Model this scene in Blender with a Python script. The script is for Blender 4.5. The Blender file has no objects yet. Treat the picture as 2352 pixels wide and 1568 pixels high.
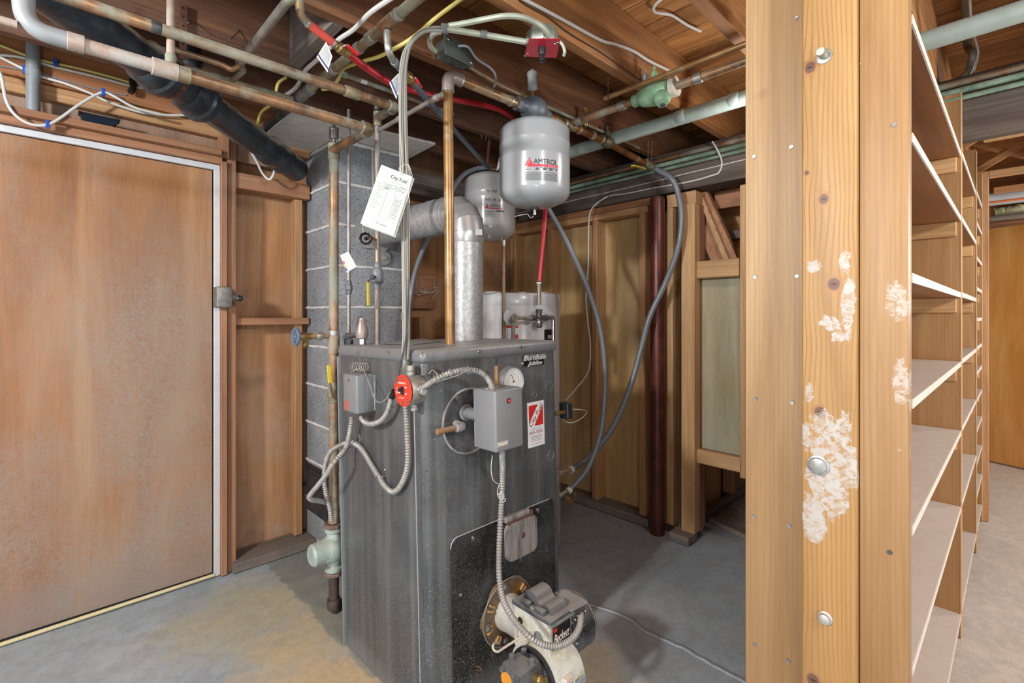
import bpy, bmesh, math, random
from mathutils import Vector, Matrix, noise
random.seed(7)
C = bpy.context.scene.collection
PI = math.pi
# ------------------------------------------------------------------ camera model
FPX = 1120.0; PX0 = 1176.0; HZ = 725.0; CAMH = 1.21
AZ = math.atan(1164.0/1120.0)
CA, SA = math.cos(AZ), math.sin(AZ)
def at(px, py, x=None, y=None, z=None, d=None):
    """the point of the room seen at this pixel, on the plane x=, y=, z= or at depth d"""
    u = (px-PX0)/FPX; v = (HZ-py)/FPX
    kx = u*SA+CA; ky = -u*CA+SA
    if x is not None: t = x/kx
    elif y is not None: t = y/ky
    elif z is not None: t = (z-CAMH)/v
    else: t = d
    return Vector((kx*t, ky*t, CAMH+v*t))
def dep(p): return CA*p[0]+SA*p[1]
def make_camera():
    cam = bpy.data.cameras.new('camera'); o = bpy.data.objects.new('camera', cam); C.objects.link(o)
    o.location = (0, 0, CAMH); o.rotation_euler = (PI/2, 0, AZ-PI/2)
    cam.sensor_width = 36; cam.lens = FPX/2352*36; cam.shift_y = -(784-HZ)/2352
    cam.clip_start = .02; bpy.context.scene.camera = o
make_camera()
# ------------------------------------------------------------------ materials
def srgb(c):
    if isinstance(c, str):
        c = c.lstrip('#'); c = [int(c[i:i+2], 16)/255 for i in (0, 2, 4)]
    f = lambda v: v/12.92 if v <= .04045 else ((v+.055)/1.055)**2.4
    return (f(c[0]), f(c[1]), f(c[2]), 1)
class N:
    def __init__(s, name):
        s.m = bpy.data.materials.new(name); s.m.use_nodes = True
        s.t = s.m.node_tree; s.b = s.t.nodes['Principled BSDF']; s._o = None
    def n(s, t, **k):
        q = s.t.nodes.new(t)
        for a, v in k.items():
            if hasattr(q, a): setattr(q, a, v)
        return q
    def l(s, a, b): s.t.links.new(a, b)
    def obj(s):
        if s._o is None:
            tc = s.n('ShaderNodeTexCoord'); s._raw = tc.outputs['Object']
            oi = s.n('ShaderNodeObjectInfo'); s._rnd = oi.outputs['Random']
            mu = s.n('ShaderNodeMath', operation='MULTIPLY'); s.l(s._rnd, mu.inputs[0]); mu.inputs[1].default_value = 37.0
            ad = s.n('ShaderNodeVectorMath', operation='ADD'); s.l(s._raw, ad.inputs[0]); s.l(mu.outputs[0], ad.inputs[1])
            s._o = ad.outputs[0]
        return s._o
    def raw(s): s.obj(); return s._raw
    def rnd(s): s.obj(); return s._rnd
    def scale(s, v, sc):
        q = s.n('ShaderNodeMapping'); s.l(v, q.inputs['Vector']); q.inputs['Scale'].default_value = sc; return q.outputs[0]
    def noise(s, v, sc, det=4, rough=.55, dist=0.0):
        q = s.n('ShaderNodeTexNoise'); s.l(v, q.inputs['Vector']); q.inputs['Scale'].default_value = sc
        q.inputs['Detail'].default_value = det; q.inputs['Roughness'].default_value = rough; q.inputs['Distortion'].default_value = dist
        return q.outputs['Fac']
    def ramp(s, f, stops, interp='LINEAR'):
        q = s.n('ShaderNodeValToRGB'); s.l(f, q.inputs[0]); cr = q.color_ramp; cr.interpolation = interp
        while len(cr.elements) < len(stops): cr.elements.new(.5)
        for e, (p, c) in zip(cr.elements, stops):
            e.position = p; e.color = c if isinstance(c, tuple) and len(c) == 4 else (srgb(c) if isinstance(c, str) else (c, c, c, 1))
        return q.outputs[0]
    def mix(s, f, a, b, mode='MIX'):
        q = s.n('ShaderNodeMix', data_type='RGBA', blend_type=mode)
        for v, i in ((f, 0), (a, 6), (b, 7)):
            if isinstance(v, (int, float)): q.inputs[i].default_value = v if i == 0 else (v, v, v, 1)
            elif isinstance(v, tuple): q.inputs[i].default_value = v
            elif isinstance(v, str): q.inputs[i].default_value = srgb(v)
            else: s.l(v, q.inputs[i])
        return q.outputs[2]
    def math(s, op, a, b=0.0, clamp=False):
        q = s.n('ShaderNodeMath', operation=op); q.use_clamp = clamp
        for i, v in enumerate((a, b)):
            if isinstance(v, (int, float)): q.inputs[i].default_value = v
            else: s.l(v, q.inputs[i])
        return q.outputs[0]
    def bump(s, h, st=.3, dist=.002):
        q = s.n('ShaderNodeBump'); s.l(h, q.inputs['Height']); q.inputs['Strength'].default_value = st; q.inputs['Distance'].default_value = dist
        s.l(q.outputs[0], s.b.inputs['Normal'])
    def near(s, p, r, wob=.5, rad=.6, sc=(1, 1, 1), vec=None):
        """1 inside a blob round point p (object space), wobbling edge"""
        v = vec or s.raw()
        sb = s.n('ShaderNodeVectorMath', operation='SUBTRACT'); s.l(v, sb.inputs[0]); sb.inputs[1].default_value = p
        ml = s.n('ShaderNodeVectorMath', operation='MULTIPLY'); s.l(sb.outputs[0], ml.inputs[0]); ml.inputs[1].default_value = sc
        ln = s.n('ShaderNodeVectorMath', operation='LENGTH'); s.l(ml.outputs[0], ln.inputs[0])
        d = ln.outputs['Value']
        if wob:
            nz = s.noise(v, 1.6/r, 4, .6); d = s.math('ADD', d, s.math('MULTIPLY', s.math('SUBTRACT', nz, .5), wob*r*2))
        q = s.n('ShaderNodeMapRange'); s.l(d, q.inputs[0]); q.inputs[1].default_value = r*rad; q.inputs[2].default_value = r
        q.inputs[3].default_value = 1; q.inputs[4].default_value = 0
        return q.outputs[0]
    def done(s, col, rough=.6, metal=0.0, spec=None):
        if isinstance(col, (str, tuple)): s.b.inputs['Base Color'].default_value = srgb(col) if isinstance(col, str) else col
        else: s.l(col, s.b.inputs['Base Color'])
        for v, k in ((rough, 'Roughness'), (metal, 'Metallic')):
            if isinstance(v, (int, float)): s.b.inputs[k].default_value = v
            else: s.l(v, s.b.inputs[k])
        if spec is not None: s.b.inputs['Specular IOR Level'].default_value = spec
        return s.m
_mc = {}
def cached(f):
    def g(*a, **k):
        key = (f.__name__, a, tuple(sorted(k.items())))
        if key not in _mc: _mc[key] = f(*a, **k)
        return _mc[key]
    return g
@cached
def flat(name, col, rough=.6, metal=0.0, var=.06, spec=None):
    n = N(name); v = n.obj()
    c = n.mix(n.ramp(n.noise(v, 22, 4), [(.3, 0.0), (.7, 1.0)]), tuple(x*(1-var) for x in srgb(col)[:3])+(1,), tuple(min(1, x*(1+var)) for x in srgb(col)[:3])+(1,))
    return n.done(c, rough, metal, spec)
@cached
def wood(name, lo, mid, hi, axis='z', rough=.62, grain=1.0, dirt=0.0, dirtcol='#8d8378', var=.28):
    n = N(name); v = n.obj()
    st = {'x': (.9, 14, 14), 'y': (14, .9, 14), 'z': (14, 14, .9)}[axis]
    s2 = {'x': (3, 130, 130), 'y': (130, 3, 130), 'z': (130, 130, 3)}[axis]
    a = n.noise(n.scale(v, st), 1.0, 5, .6, 1.2); b = n.noise(n.scale(v, s2), 1.0, 3, .7)
    c = n.ramp(a, [(.28, lo), (.5, mid), (.72, hi)])
    g = n.ramp(b, [(.35, (1-.28*grain,)*3+(1,)), (.62, (1.0,)*3+(1,))])
    c = n.mix(1.0, c, g, 'MULTIPLY')
    # rings
    w = n.n('ShaderNodeTexWave', wave_type='BANDS', bands_direction={'x': 'Y', 'y': 'X', 'z': 'X'}[axis])
    n.l(n.scale(v, {'x': (.5, 5, 5), 'y': (5, .5, 5), 'z': (5, 5, .5)}[axis]), w.inputs['Vector'])
    w.inputs['Scale'].default_value = 2.2; w.inputs['Distortion'].default_value = 5; w.inputs['Detail'].default_value = 2; w.inputs['Detail Scale'].default_value = .8
    c = n.mix(n.math('MULTIPLY', n.ramp(w.outputs['Fac'], [(.75, 0.0), (.95, 1.0)]), .35*grain), c, lo)
    if dirt:
        c = n.mix(n.math('MULTIPLY', n.ramp(n.noise(v, 2.3, 6, .65), [(.45, 0.0), (.68, 1.0)]), dirt), c, dirtcol)
    rv = n.math('ADD', n.math('MULTIPLY', n.rnd(), var), 1-var/2)
    cm = n.n('ShaderNodeCombineColor'); [n.l(rv, cm.inputs[i]) for i in range(3)]
    c = n.mix(1.0, c, cm.outputs[0], 'MULTIPLY')
    n.bump(b, .25, .0012)
    return n.done(c, rough)
@cached
def ply(name, lo, mid, hi, axis='z', rough=.45, scuff=.5, scuffcol='#b3a79c', low=0.0):
    n = N(name); v = n.obj()
    st = {'x': (.7, 5, 5), 'y': (5, .7, 5), 'z': (5, 5, .7)}[axis]
    s2 = {'x': (4, 170, 170), 'y': (170, 4, 170), 'z': (170, 170, 4)}[axis]
    a = n.noise(n.scale(v, st), 1.0, 6, .62, 1.5); b = n.noise(n.scale(v, s2), 1.0, 3, .7)
    c = n.ramp(a, [(.3, lo), (.5, mid), (.7, hi)])
    c = n.mix(1.0, c, n.ramp(b, [(.3, (.82,)*3+(1,)), (.65, (1.0,)*3+(1,))]), 'MULTIPLY')
    if scuff:
        m = n.ramp(n.noise(v, 1.6, 7, .62, .6), [(.42, 0.0), (.66, 1.0)])
        m2 = n.ramp(n.noise(v, 28, 4, .7), [(.3, .35), (.7, 1.0)])
        m = n.math('MULTIPLY', n.math('MULTIPLY', m, m2), scuff)
        if low:
            sp = n.n('ShaderNodeSeparateXYZ'); n.l(n.raw(), sp.inputs[0])
            q = n.n('ShaderNodeMapRange'); n.l(sp.outputs[2], q.inputs[0]); q.inputs[1].default_value = 0.0; q.inputs[2].default_value = low; q.inputs[3].default_value = .75; q.inputs[4].default_value = 0
            wob = n.math('MULTIPLY', q.outputs[0], n.ramp(n.noise(v, 3.5, 6, .65), [(.3, .2), (.6, 1.0)]))
            m = n.math('MAXIMUM', m, n.math('MULTIPLY', wob, m2))
        c = n.mix(m, c, scuffcol)
    n.bump(b, .15, .001)
    return n.done(c, rough)
@cached
def copper(name='copper', base='#a5805c', dark='#6f5843', pat='#8a9689', amt=.75, metal=.45, rough=.42, dust=.6):
    n = N(name); v = n.obj()
    c = n.mix(n.ramp(n.noise(v, 9, 6, .65), [(.38, 0.0), (.62, 1.0)]), base, dark)
    g = n.ramp(n.noise(v, 5.5, 6, .7), [(.62-amt*.22, 0.0), (.74-amt*.18, 1.0)])
    c = n.mix(n.math('MULTIPLY', g, .8), c, pat)
    ge = n.n('ShaderNodeNewGeometry'); sp = n.n('ShaderNodeSeparateXYZ'); n.l(ge.outputs['Normal'], sp.inputs[0])
    up = n.math('MULTIPLY', n.ramp(sp.outputs[2], [(.35, 0.0), (.9, 1.0)]), dust)
    c = n.mix(up, c, '#b3aa9c')
    mt = n.math('MULTIPLY', n.math('SUBTRACT', 1.0, g), metal)
    rr = n.math('ADD', n.math('MULTIPLY', g, .35), rough)
    n.bump(n.noise(v, 60, 4), .1, .0006)
    return n.done(c, rr, mt)
@cached
def steel(name, lo, hi, rough=.35, metal=.9, sc=30, bump=0.0, dust=0.0):
    n = N(name); v = n.obj()
    c = n.ramp(n.noise(v, sc, 5, .65), [(.3, lo), (.7, hi)])
    if dust:
        ge = n.n('ShaderNodeNewGeometry'); sp = n.n('ShaderNodeSeparateXYZ'); n.l(ge.outputs['Normal'], sp.inputs[0])
        up = n.math('MULTIPLY', n.ramp(sp.outputs[2], [(.3, 0.0), (.95, 1.0)]), dust); c = n.mix(up, c, '#b9b5ad')
    if bump: n.bump(n.noise(v, sc*2, 4), bump, .001)
    return n.done(c, rough, metal)
# ------------------------------------------------------------------ mesh building
def catmull(P, k=6):
    P = [Vector(p) for p in P]
    if len(P) < 3: return P
    Q = [P[0]*2-P[1]]+P+[P[-1]*2-P[-2]]; out = []
    for i in range(1, len(Q)-2):
        a, b, c, d = Q[i-1:i+3]
        for j in range(k):
            t = j/k
            out.append(.5*((2*b)+(c-a)*t+(2*a-5*b+4*c-d)*t*t+(3*b-a-3*c+d)*t**3))
    out.append(P[-1]); return out
def fillet(P, r, k=6):
    P = [Vector(p) for p in P]; out = [P[0]]
    for i in range(1, len(P)-1):
        a, b, c = P[i-1], P[i], P[i+1]
        u = (a-b); w = (c-b); q = min(r, u.length*.49, w.length*.49); u.normalize(); w.normalize()
        s, e = b+u*q, b+w*q
        for j in range(k+1):
            t = j/k; out.append(s*(1-t)**2+b*2*t*(1-t)+e*t*t)
    out.append(P[-1]); return out
def frame(d):
    d = d.normalized(); a = Vector((0, 0, 1)) if abs(d.z) < .9 else Vector((1, 0, 0))
    u = d.cross(a).normalized(); return u, u.cross(d).normalized()
class MB:
    def __init__(s): s.b = bmesh.new(); s.uv = False
    def quad(s, *p): return s.b.faces.new([s.b.verts.new(q) for q in p])
    def box(s, x0, x1, y0, y1, z0, z1, bev=0.0, seg=1, M=None):
        v = [Vector((x, y, z)) for z in (z0, z1) for y in (y0, y1) for x in (x0, x1)]
        if M: v = [M @ q for q in v]
        v = [s.b.verts.new(q) for q in v]
        fs = [s.b.faces.new([v[i] for i in f]) for f in ((0, 2, 3, 1), (4, 5, 7, 6), (0, 1, 5, 4), (2, 6, 7, 3), (0, 4, 6, 2), (1, 3, 7, 5))]
        if bev > 0:
            ed = {e for f in fs for e in f.edges}
            bmesh.ops.bevel(s.b, geom=list(ed), offset=bev, segments=seg, profile=.5, affect='EDGES')
        return s
    def beam(s, p0, p1, w, h, bev=0.0, up=(0, 0, 1)):
        """bar of width w, height h from p0 to p1"""
        p0, p1 = Vector(p0), Vector(p1); d = (p1-p0); L = d.length; d.normalize(); up = Vector(up)
        sd = d.cross(up).normalized(); u2 = sd.cross(d).normalized()
        M = Matrix.Translation(p0) @ Matrix((d, sd, u2)).transposed().to_4x4()
        return s.box(0, L, -w/2, w/2, -h/2, h/2, bev, M=M)
    def ring(s, c, u, w, r, n): return [s.b.verts.new(c+u*(math.cos(2*PI*i/n)*r)+w*(math.sin(2*PI*i/n)*r)) for i in range(n)]
    def skin(s, rings, cap=True):
        n = len(rings[0])
        for a, b in zip(rings, rings[1:]):
            for i in range(n): s.b.faces.new((a[i], a[(i+1) % n], b[(i+1) % n], b[i]))
        if cap:
            s.b.faces.new(list(reversed(rings[0]))); s.b.faces.new(rings[-1])
    def tube(s, P, r, n=12, cap=True):
        P = [Vector(p) for p in P]; Q = [P[0]]
        for p in P[1:]:
            if (p-Q[-1]).length > 1e-5: Q.append(p)
        P = Q; rr = r if callable(r) else (lambda i: r)
        T = []
        for i in range(len(P)):
            a = P[max(i-1, 0)]; b = P[min(i+1, len(P)-1)]; T.append((b-a).normalized())
        u, w = frame(T[0]); R = []
        for i, p in enumerate(P):
            if i:
                u = (u-T[i]*u.dot(T[i])).normalized(); w = u.cross(T[i]).normalized()*-1
                w = T[i].cross(u).normalized()*-1
            R.append(s.ring(p, u, w, rr(i), n))
        s.skin(R, cap); return s
    def cyl(s, p0, p1, r, r2=None, n=20): 
        p0, p1 = Vector(p0), Vector(p1); u, w = frame(p1-p0)
        s.skin([s.ring(p0, u, w, r, n), s.ring(p1, u, w, r if r2 is None else r2, n)]); return s
    def lathe(s, prof, o, ax=(0, 0, 1), n=28):
        """prof: (radius, distance along ax) from o"""
        o = Vector(o); ax = Vector(ax).normalized(); u, w = frame(ax); R = []
        for r, h in prof: R.append(s.ring(o+ax*h, u, w, max(r, 1e-4), n))
        s.skin(R); return s
    def hexa(s, p0, p1, r): return s.cyl(p0, p1, r, n=6)
    def prism(s, pts, off):
        """polygon pts (3d) pushed by off"""
        off = Vector(off); a = [s.b.verts.new(Vector(p)) for p in pts]; b = [s.b.verts.new(Vector(p)+off) for p in pts]
        n = len(a); s.b.faces.new(list(reversed(a))); s.b.faces.new(b)
        for i in range(n): s.b.faces.new((a[i], a[(i+1) % n], b[(i+1) % n], b[i]))
        return s
    def ball(s, c, r, sc=(1, 1, 1)):
        M = Matrix.Translation(Vector(c)) @ Matrix.Diagonal((sc[0], sc[1], sc[2], 1))
        bmesh.ops.create_icosphere(s.b, subdivisions=2, radius=r, matrix=M); return s
    def torus(s, c, ax, R, r, n=24, m=8, a0=0, a1=2*PI):
        c = Vector(c); u, w = frame(Vector(ax)); full = abs(a1-a0-2*PI) < 1e-4
        P = [c+u*(math.cos(a0+(a1-a0)*i/n)*R)+w*(math.sin(a0+(a1-a0)*i/n)*R) for i in range(n+1)]
        s.tube(P, r, m); return s
    def build(s, name, mat, parent=None, smooth=35, base=None, world=False):
        bmesh.ops.recalc_face_normals(s.b, faces=s.b.faces)
        me = bpy.data.meshes.new(name); s.b.to_mesh(me); s.b.free()
        if smooth:
            me.polygons.foreach_set('use_smooth', [True]*len(me.polygons))
            try: me.set_sharp_from_angle(angle=math.radians(smooth))
            except Exception: pass
        me.materials.append(mat)
        o = bpy.data.objects.new(name, me); C.objects.link(o)
        xs = [v.co for v in me.vertices]
        if base is None:
            lo = [min(v[i] for v in xs) for i in range(3)]; hi = [max(v[i] for v in xs) for i in range(3)]
            base = Vector(((lo[0]+hi[0])/2, (lo[1]+hi[1])/2, lo[2]))
        base = Vector((0, 0, 0)) if world else Vector(base)
        me.transform(Matrix.Translation(-base))
        if parent is not None:
            o.parent = parent; o.location = base-wl(parent)
        else: o.location = base
        return o
def wl(o):
    p = Vector((0, 0, 0))
    while o is not None: p = p+o.location; o = o.parent
    return p
def tag(o, label, cat, group=None, kind=None):
    if label: o['label'] = label
    if cat: o['category'] = cat
    if group: o['group'] = group
    if kind: o['kind'] = kind
    return o
def thing(name, label, cat, loc, group=None):
    o = bpy.data.objects.new(name, None); C.objects.link(o); o.location = Vector(loc); o.empty_display_size = .05
    return tag(o, label, cat, group)
def struct(o): o['kind'] = 'structure'; return o
def lab(o, t): o['label'] = t; return o
def tube_obj(name, P, r, mat, parent=None, n=12): return MB().tube(P, r, n).build(name, mat, parent)
def text_mesh(txt, size, mat, M, name, parent=None, depth=.0004, wrap=None, shear=0.0, sx=1.0, align='LEFT'):
    """letters in the local xy plane of M, origin at baseline; wrap=(cx,cy,R) bends them round a vertical cylinder"""
    cu = bpy.data.curves.new(name, 'FONT'); cu.body = txt; cu.size = size; cu.extrude = depth; cu.shear = shear; cu.align_x = align
    cu.resolution_u = 3
    to = bpy.data.objects.new(name, cu); C.objects.link(to)
    dg = bpy.context.evaluated_depsgraph_get(); me = bpy.data.meshes.new_from_object(to.evaluated_get(dg))
    C.objects.unlink(to); bpy.data.objects.remove(to)
    me.transform(Matrix.Diagonal((sx, 1, 1, 1)))
    if wrap:
        cx, cy, R, a0 = wrap
        if R:
            for v in me.vertices:
                a = a0+v.co.x/R; rr = R+v.co.z; v.co = Vector((cx+math.cos(a)*rr, cy+math.sin(a)*rr, M+v.co.y))
    else: me.transform(M)
    me.materials.clear(); me.materials.append(mat); me.name = name
    o = bpy.data.objects.new(name, me); C.objects.link(o)
    c = sum((v.co for v in me.vertices), Vector())/max(1, len(me.vertices))
    me.transform(Matrix.Translation(-c))
    if parent is not None: o.parent = parent; o.location = c-wl(parent)
    else: o.location = c
    return o
def basis(o, ux, uy):
    ux = Vector(ux).normalized(); uy = Vector(uy).normalized(); uz = ux.cross(uy)
    return Matrix.Translation(Vector(o)) @ Matrix((ux, uy, uz)).transposed().to_4x4()
# ------------------------------------------------------------------ shared materials
M = {}
def W(kind, axis):
    P = {'joist': ('#4a3120', '#6b452c', '#8d5e3b', .7, .35), 'joist_light': ('#9a6a40', '#bb8653', '#d2a06a', .6, .1),
         'fir': ('#a1744b', '#bd8f62', '#d0a678', .6, .15), 'pine': ('#b58a58', '#cda06a', '#dcb482', .5, .1),
         'red': ('#8a5e42', '#a67654', '#ba8a66', .6, .25), 'grey': ('#665c54', '#80776f', '#999189', .8, .4),
         'tan': ('#b28a5c', '#c79f6f', '#d8b384', .6, .15)}[kind]
    return wood('wood_'+kind, P[0], P[1], P[2], axis, P[3], 1.0, P[4])
# ------------------------------------------------------------------ floor
def floor_mat():
    n = N('concrete_floor'); v = n.raw()
    a = n.noise(v, 1.3, 7, .6); b = n.noise(v, 9, 7, .65); c = n.noise(v, 120, 3, .7)
    col = n.ramp(a, [(.3, '#8a98a3'), (.5, '#9ba8b1'), (.7, '#abb3b8')])
    col = n.mix(n.math('MULTIPLY', n.ramp(b, [(.45, 0.0), (.62, 1.0)]), .35), col, '#85898b')
    # paler tone for the aisle floor on the right
    sp = n.n('ShaderNodeSeparateXYZ'); n.l(v, sp.inputs[0])
    q = n.n('ShaderNodeMapRange'); n.l(sp.outputs[1], q.inputs[0]); q.inputs[1].default_value = .5; q.inputs[2].default_value = .35
    pale = n.ramp(n.noise(v, 3, 5), [(.3, '#bdb6ae'), (.7, '#cbc4bc')])
    gx = n.math('GREATER_THAN', sp.outputs[0], 1.22)
    col = n.mix(n.math('MULTIPLY', q.outputs[0], gx, True), col, pale)
    # ochre stains
    for p, r, cc, k in ((at(560, 1400, z=0), .34, '#b0a883', .7), (at(740, 1360, z=0), .30, '#b3a986', .7), (at(690, 1480, z=0), .26, '#b9aa84', .8), (at(800, 1560, z=0), .22, '#bda57a', .9), (at(640, 1600, z=0), .26, '#bba985', .7), (at(1330, 1540, z=0), .26, '#b9ad93', .9), (at(1250, 1640, z=0), .3, '#bcae8f', .8)):
        m = n.near(tuple(p), r, .75, .45); m = n.math('MULTIPLY', m, n.ramp(n.noise(v, 4, 5), [(.3, .55), (.6, 1.0)]))
        col = n.mix(n.math('MULTIPLY', m, k), col, cc)
    # older greyer slab along the chimney
    sx = n.math('ADD', sp.outputs[0], n.math('MULTIPLY', n.math('SUBTRACT', n.noise(v, 9, 5, .65), .5), .10))
    ed = n.n('ShaderNodeMapRange'); n.l(sx, ed.inputs[0]); ed.inputs[1].default_value = .785; ed.inputs[2].default_value = .797
    inn = n.math('MULTIPLY', ed.outputs[0], n.math('MULTIPLY', n.math('GREATER_THAN', sp.outputs[1], 1.5), n.math('LESS_THAN', sp.outputs[0], 1.6)))
    col = n.mix(n.math('MULTIPLY', inn, .85), col, n.ramp(n.noise(v, 7, 6, .65), [(.35, '#747b78'), (.65, '#8f9488')]))
    mt = n.ramp(n.noise(v, 24, 7, .72, .8), [(.42, 1.0), (.56, 0.0)]); col = n.mix(n.math('MULTIPLY', mt, .22), col, '#6f7475')
    wm = n.ramp(n.noise(n.scale(v, (1.6, 5, 1)), 2.4, 8, .75, 1.5), [(.60, 0.0), (.70, 1.0)]); col = n.mix(n.math('MULTIPLY', wm, .35), col, '#c3c6c6')
    speck = n.ramp(c, [(.68, 0.0), (.74, 1.0)]); col = n.mix(n.math('MULTIPLY', speck, .35), col, '#d0d0cc')
    dk = n.ramp(n.noise(v, 30, 3, .7), [(.22, 1.0), (.3, 0.0)]); col = n.mix(n.math('MULTIPLY', dk, .3), col, '#5f5f5c')
    n.bump(n.math('ADD', b, n.math('MULTIPLY', c, .3)), .35, .004)
    return n.done(col, .62)
m = MB(); nx, ny = 90, 70
# gently uneven slab, with a broken seam in front of the partition
X0, X1, Y0, Y1 = -3.2, 7.6, -4.2, 3.1
vs = [[m.b.verts.new((X0+(X1-X0)*i/nx, Y0+(Y1-Y0)*j/ny, .004*noise.noise(Vector((i*.21, j*.27, 3)))-.004)) for j in range(ny+1)] for i in range(nx+1)]
for i in range(nx):
    for j in range(ny): m.b.faces.new((vs[i][j], vs[i+1][j], vs[i+1][j+1], vs[i][j+1]))
for q in [v for v in m.b.verts]: pass
struct(m.build('floor', floor_mat(), world=True))
# raised lip of the older slab (crack)
FLOOR_M = bpy.data.materials['concrete_floor']
P = [at(x, y, z=0) for x, y in ((1300, 1372), (1400, 1402), (1452, 1426), (1500, 1458), (1560, 1484), (1625, 1520), (1700, 1560), (1760, 1600))]
Q = []
for i, p in enumerate(catmull(P, 7)): Q.append(p+Vector((.008*noise.noise(p*23), .010*noise.noise(p*31+Vector((5, 0, 0))), 0)))
m = MB()
for a, b in zip(Q, Q[1:]):
    d = (b-a).normalized(); s_ = Vector((d.y, -d.x, 0))
    h = Vector((0, 0, .0035)); m.quad(a+h*.7, b+h*.7, b+s_*.006-h*.6, a+s_*.006-h*.6); m.quad(a+h*.7, a-s_*.02-h*.6, b-s_*.02-h*.6, b+h*.7)
struct(m.build('trim_1', FLOOR_M, world=True))
# ------------------------------------------------------------------ ceiling boards and joists
def ceil_mat():
    n = N('subfloor_boards'); v = n.raw()
    ob = n.scale(v, (1/.145, 1, 1)); sp = n.n('ShaderNodeSeparateXYZ'); n.l(ob, sp.inputs[0])
    fl = n.math('FLOOR', sp.outputs[0]); fr = n.math('FRACT', sp.outputs[0])
    wn = n.n('ShaderNodeTexWhiteNoise', noise_dimensions='1D'); n.l(fl, wn.inputs['W'])
    off = n.n('ShaderNodeVectorMath', operation='ADD'); n.l(v, off.inputs[0])
    cb = n.n('ShaderNodeCombineXYZ'); n.l(n.math('MULTIPLY', wn.outputs[0], 9), cb.inputs[1]); n.l(cb.outputs[0], off.inputs[1])
    a = n.noise(n.scale(off.outputs[0], (13, 1.4, 13)), 1.0, 6, .65, 2.0); b = n.noise(n.scale(off.outputs[0], (120, 4, 120)), 1.0, 3)
    c = n.ramp(a, [(.25, '#63401f'), (.5, '#a06c3c'), (.72, '#c48d55')])
    c = n.mix(1.0, c, n.ramp(b, [(.35, (.8,)*3+(1,)), (.6, (1.0,)*3+(1,))]), 'MULTIPLY')
    c = n.mix(1.0, c, n.ramp(wn.outputs[0], [(0.0, (.72,)*3+(1,)), (1.0, (1.12,)*3+(1,))]), 'MULTIPLY')
    n.bump(b, .2, .001)
    return n.done(c, .6)
m = MB(); x = -3.2; rr = random.Random(3)
while x < 7.6:
    m.box(x, x+.141, -4.2, 3.1, 2.36, 2.378, .002); x += .145
m.box(-3.2, 7.6, -4.2, 3.1, 2.385, 2.40)
struct(m.build('ceiling', ceil_mat(), world=True))
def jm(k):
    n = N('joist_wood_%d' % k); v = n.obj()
    pal = [('#4e3422', '#734c30', '#95643e'), ('#744c29', '#9f6c3d', '#c08a52'), ('#4a3427', '#6b4a36', '#8b6245')][k]  # orange set puts the lit look of the brighter joists into the wood colour
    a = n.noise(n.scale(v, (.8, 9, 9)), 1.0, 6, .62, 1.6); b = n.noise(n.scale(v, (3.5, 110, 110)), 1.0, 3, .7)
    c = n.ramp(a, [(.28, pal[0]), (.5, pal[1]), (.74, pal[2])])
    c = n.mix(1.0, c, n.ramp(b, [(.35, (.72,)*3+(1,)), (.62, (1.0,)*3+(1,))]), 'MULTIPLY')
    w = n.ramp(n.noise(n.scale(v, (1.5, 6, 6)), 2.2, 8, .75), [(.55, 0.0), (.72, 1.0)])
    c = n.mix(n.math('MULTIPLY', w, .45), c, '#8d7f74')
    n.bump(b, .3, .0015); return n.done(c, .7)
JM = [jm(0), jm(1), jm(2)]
jl = ['rough brown floor joist crossing above the storage shelves', 'brown floor joist between the shelf aisle and the red square switch plate', 'orange brown joist overhead just on the camera side of the lit joist at top centre',
      'lit orange joist carrying the box with the red square plate', 'dark joist above the tall copper pipe elbow and grey junction box',
      'dusty dark joist behind the red tubing and the two copper mains', 'dark joist above the block chimney top']
jj = []
for k, Y in enumerate((-.188, .218, .624, 1.03, 1.436, 1.842, 2.248)):
    mm = MB().box(-1.9 if Y > .5 else 1.5, 7.4, Y, Y+.041, 2.12, 2.358, .003)
    o = mm.build('floor_joist', JM[[1, 1, 1, 1, 0, 2, 2][k]], base=(2.5, Y+.02, 2.12)); tag(o, jl[k], 'joist', 'floor joists overhead'); jj.append(o)
for Y in (-.594, -1.0, -1.406):
    o = MB().box(1.5, 7.4, Y, Y+.041, 2.12, 2.358, .003).build('floor_joist', JM[1], base=(4, Y+.02, 2.12)); tag(o, 'brown floor joist over the aisle beyond the shelf uprights on the right', 'joist', 'floor joists overhead')
# blocking between joists
o = MB().box(.646, .686, 1.479, 1.840, 2.12, 2.33, .003).build('joist_blocking', W('grey', 'y')); tag(o, 'weathered grey wood blocking between joists behind the red tube at top left', 'wood block')
o = MB().box(.30, .34, 1.073, 1.434, 2.13, 2.33, .003).build('joist_blocking', W('joist_light', 'y')); tag(o, 'orange wood blocking between joists where the green copper pipe leaves the top edge', 'wood block')
# girder
def girder():
    n = N('girder_wood'); v = n.obj(); a = n.noise(n.scale(v, (12, .8, 12)), 1.0, 6, .65, 1.0)
    c = n.ramp(a, [(.3, '#423932'), (.5, '#5d524a'), (.72, '#756b63')]); b = n.noise(n.scale(v, (90, 3, 90)), 1.0, 3)
    c = n.mix(1.0, c, n.ramp(b, [(.35, (.75,)*3+(1,)), (.62, (1.0,)*3+(1,))]), 'MULTIPLY'); n.bump(b, .3, .0015)
    return n.done(c, .75)
o = MB().box(2.51, 2.65, -2.6, 2.54, 1.895, 2.118, .004).build('girder', girder(), base=(2.56, 1, 1.895)); tag(o, 'long grey-brown timber girder under the joists above the stud wall', 'beam')
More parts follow.
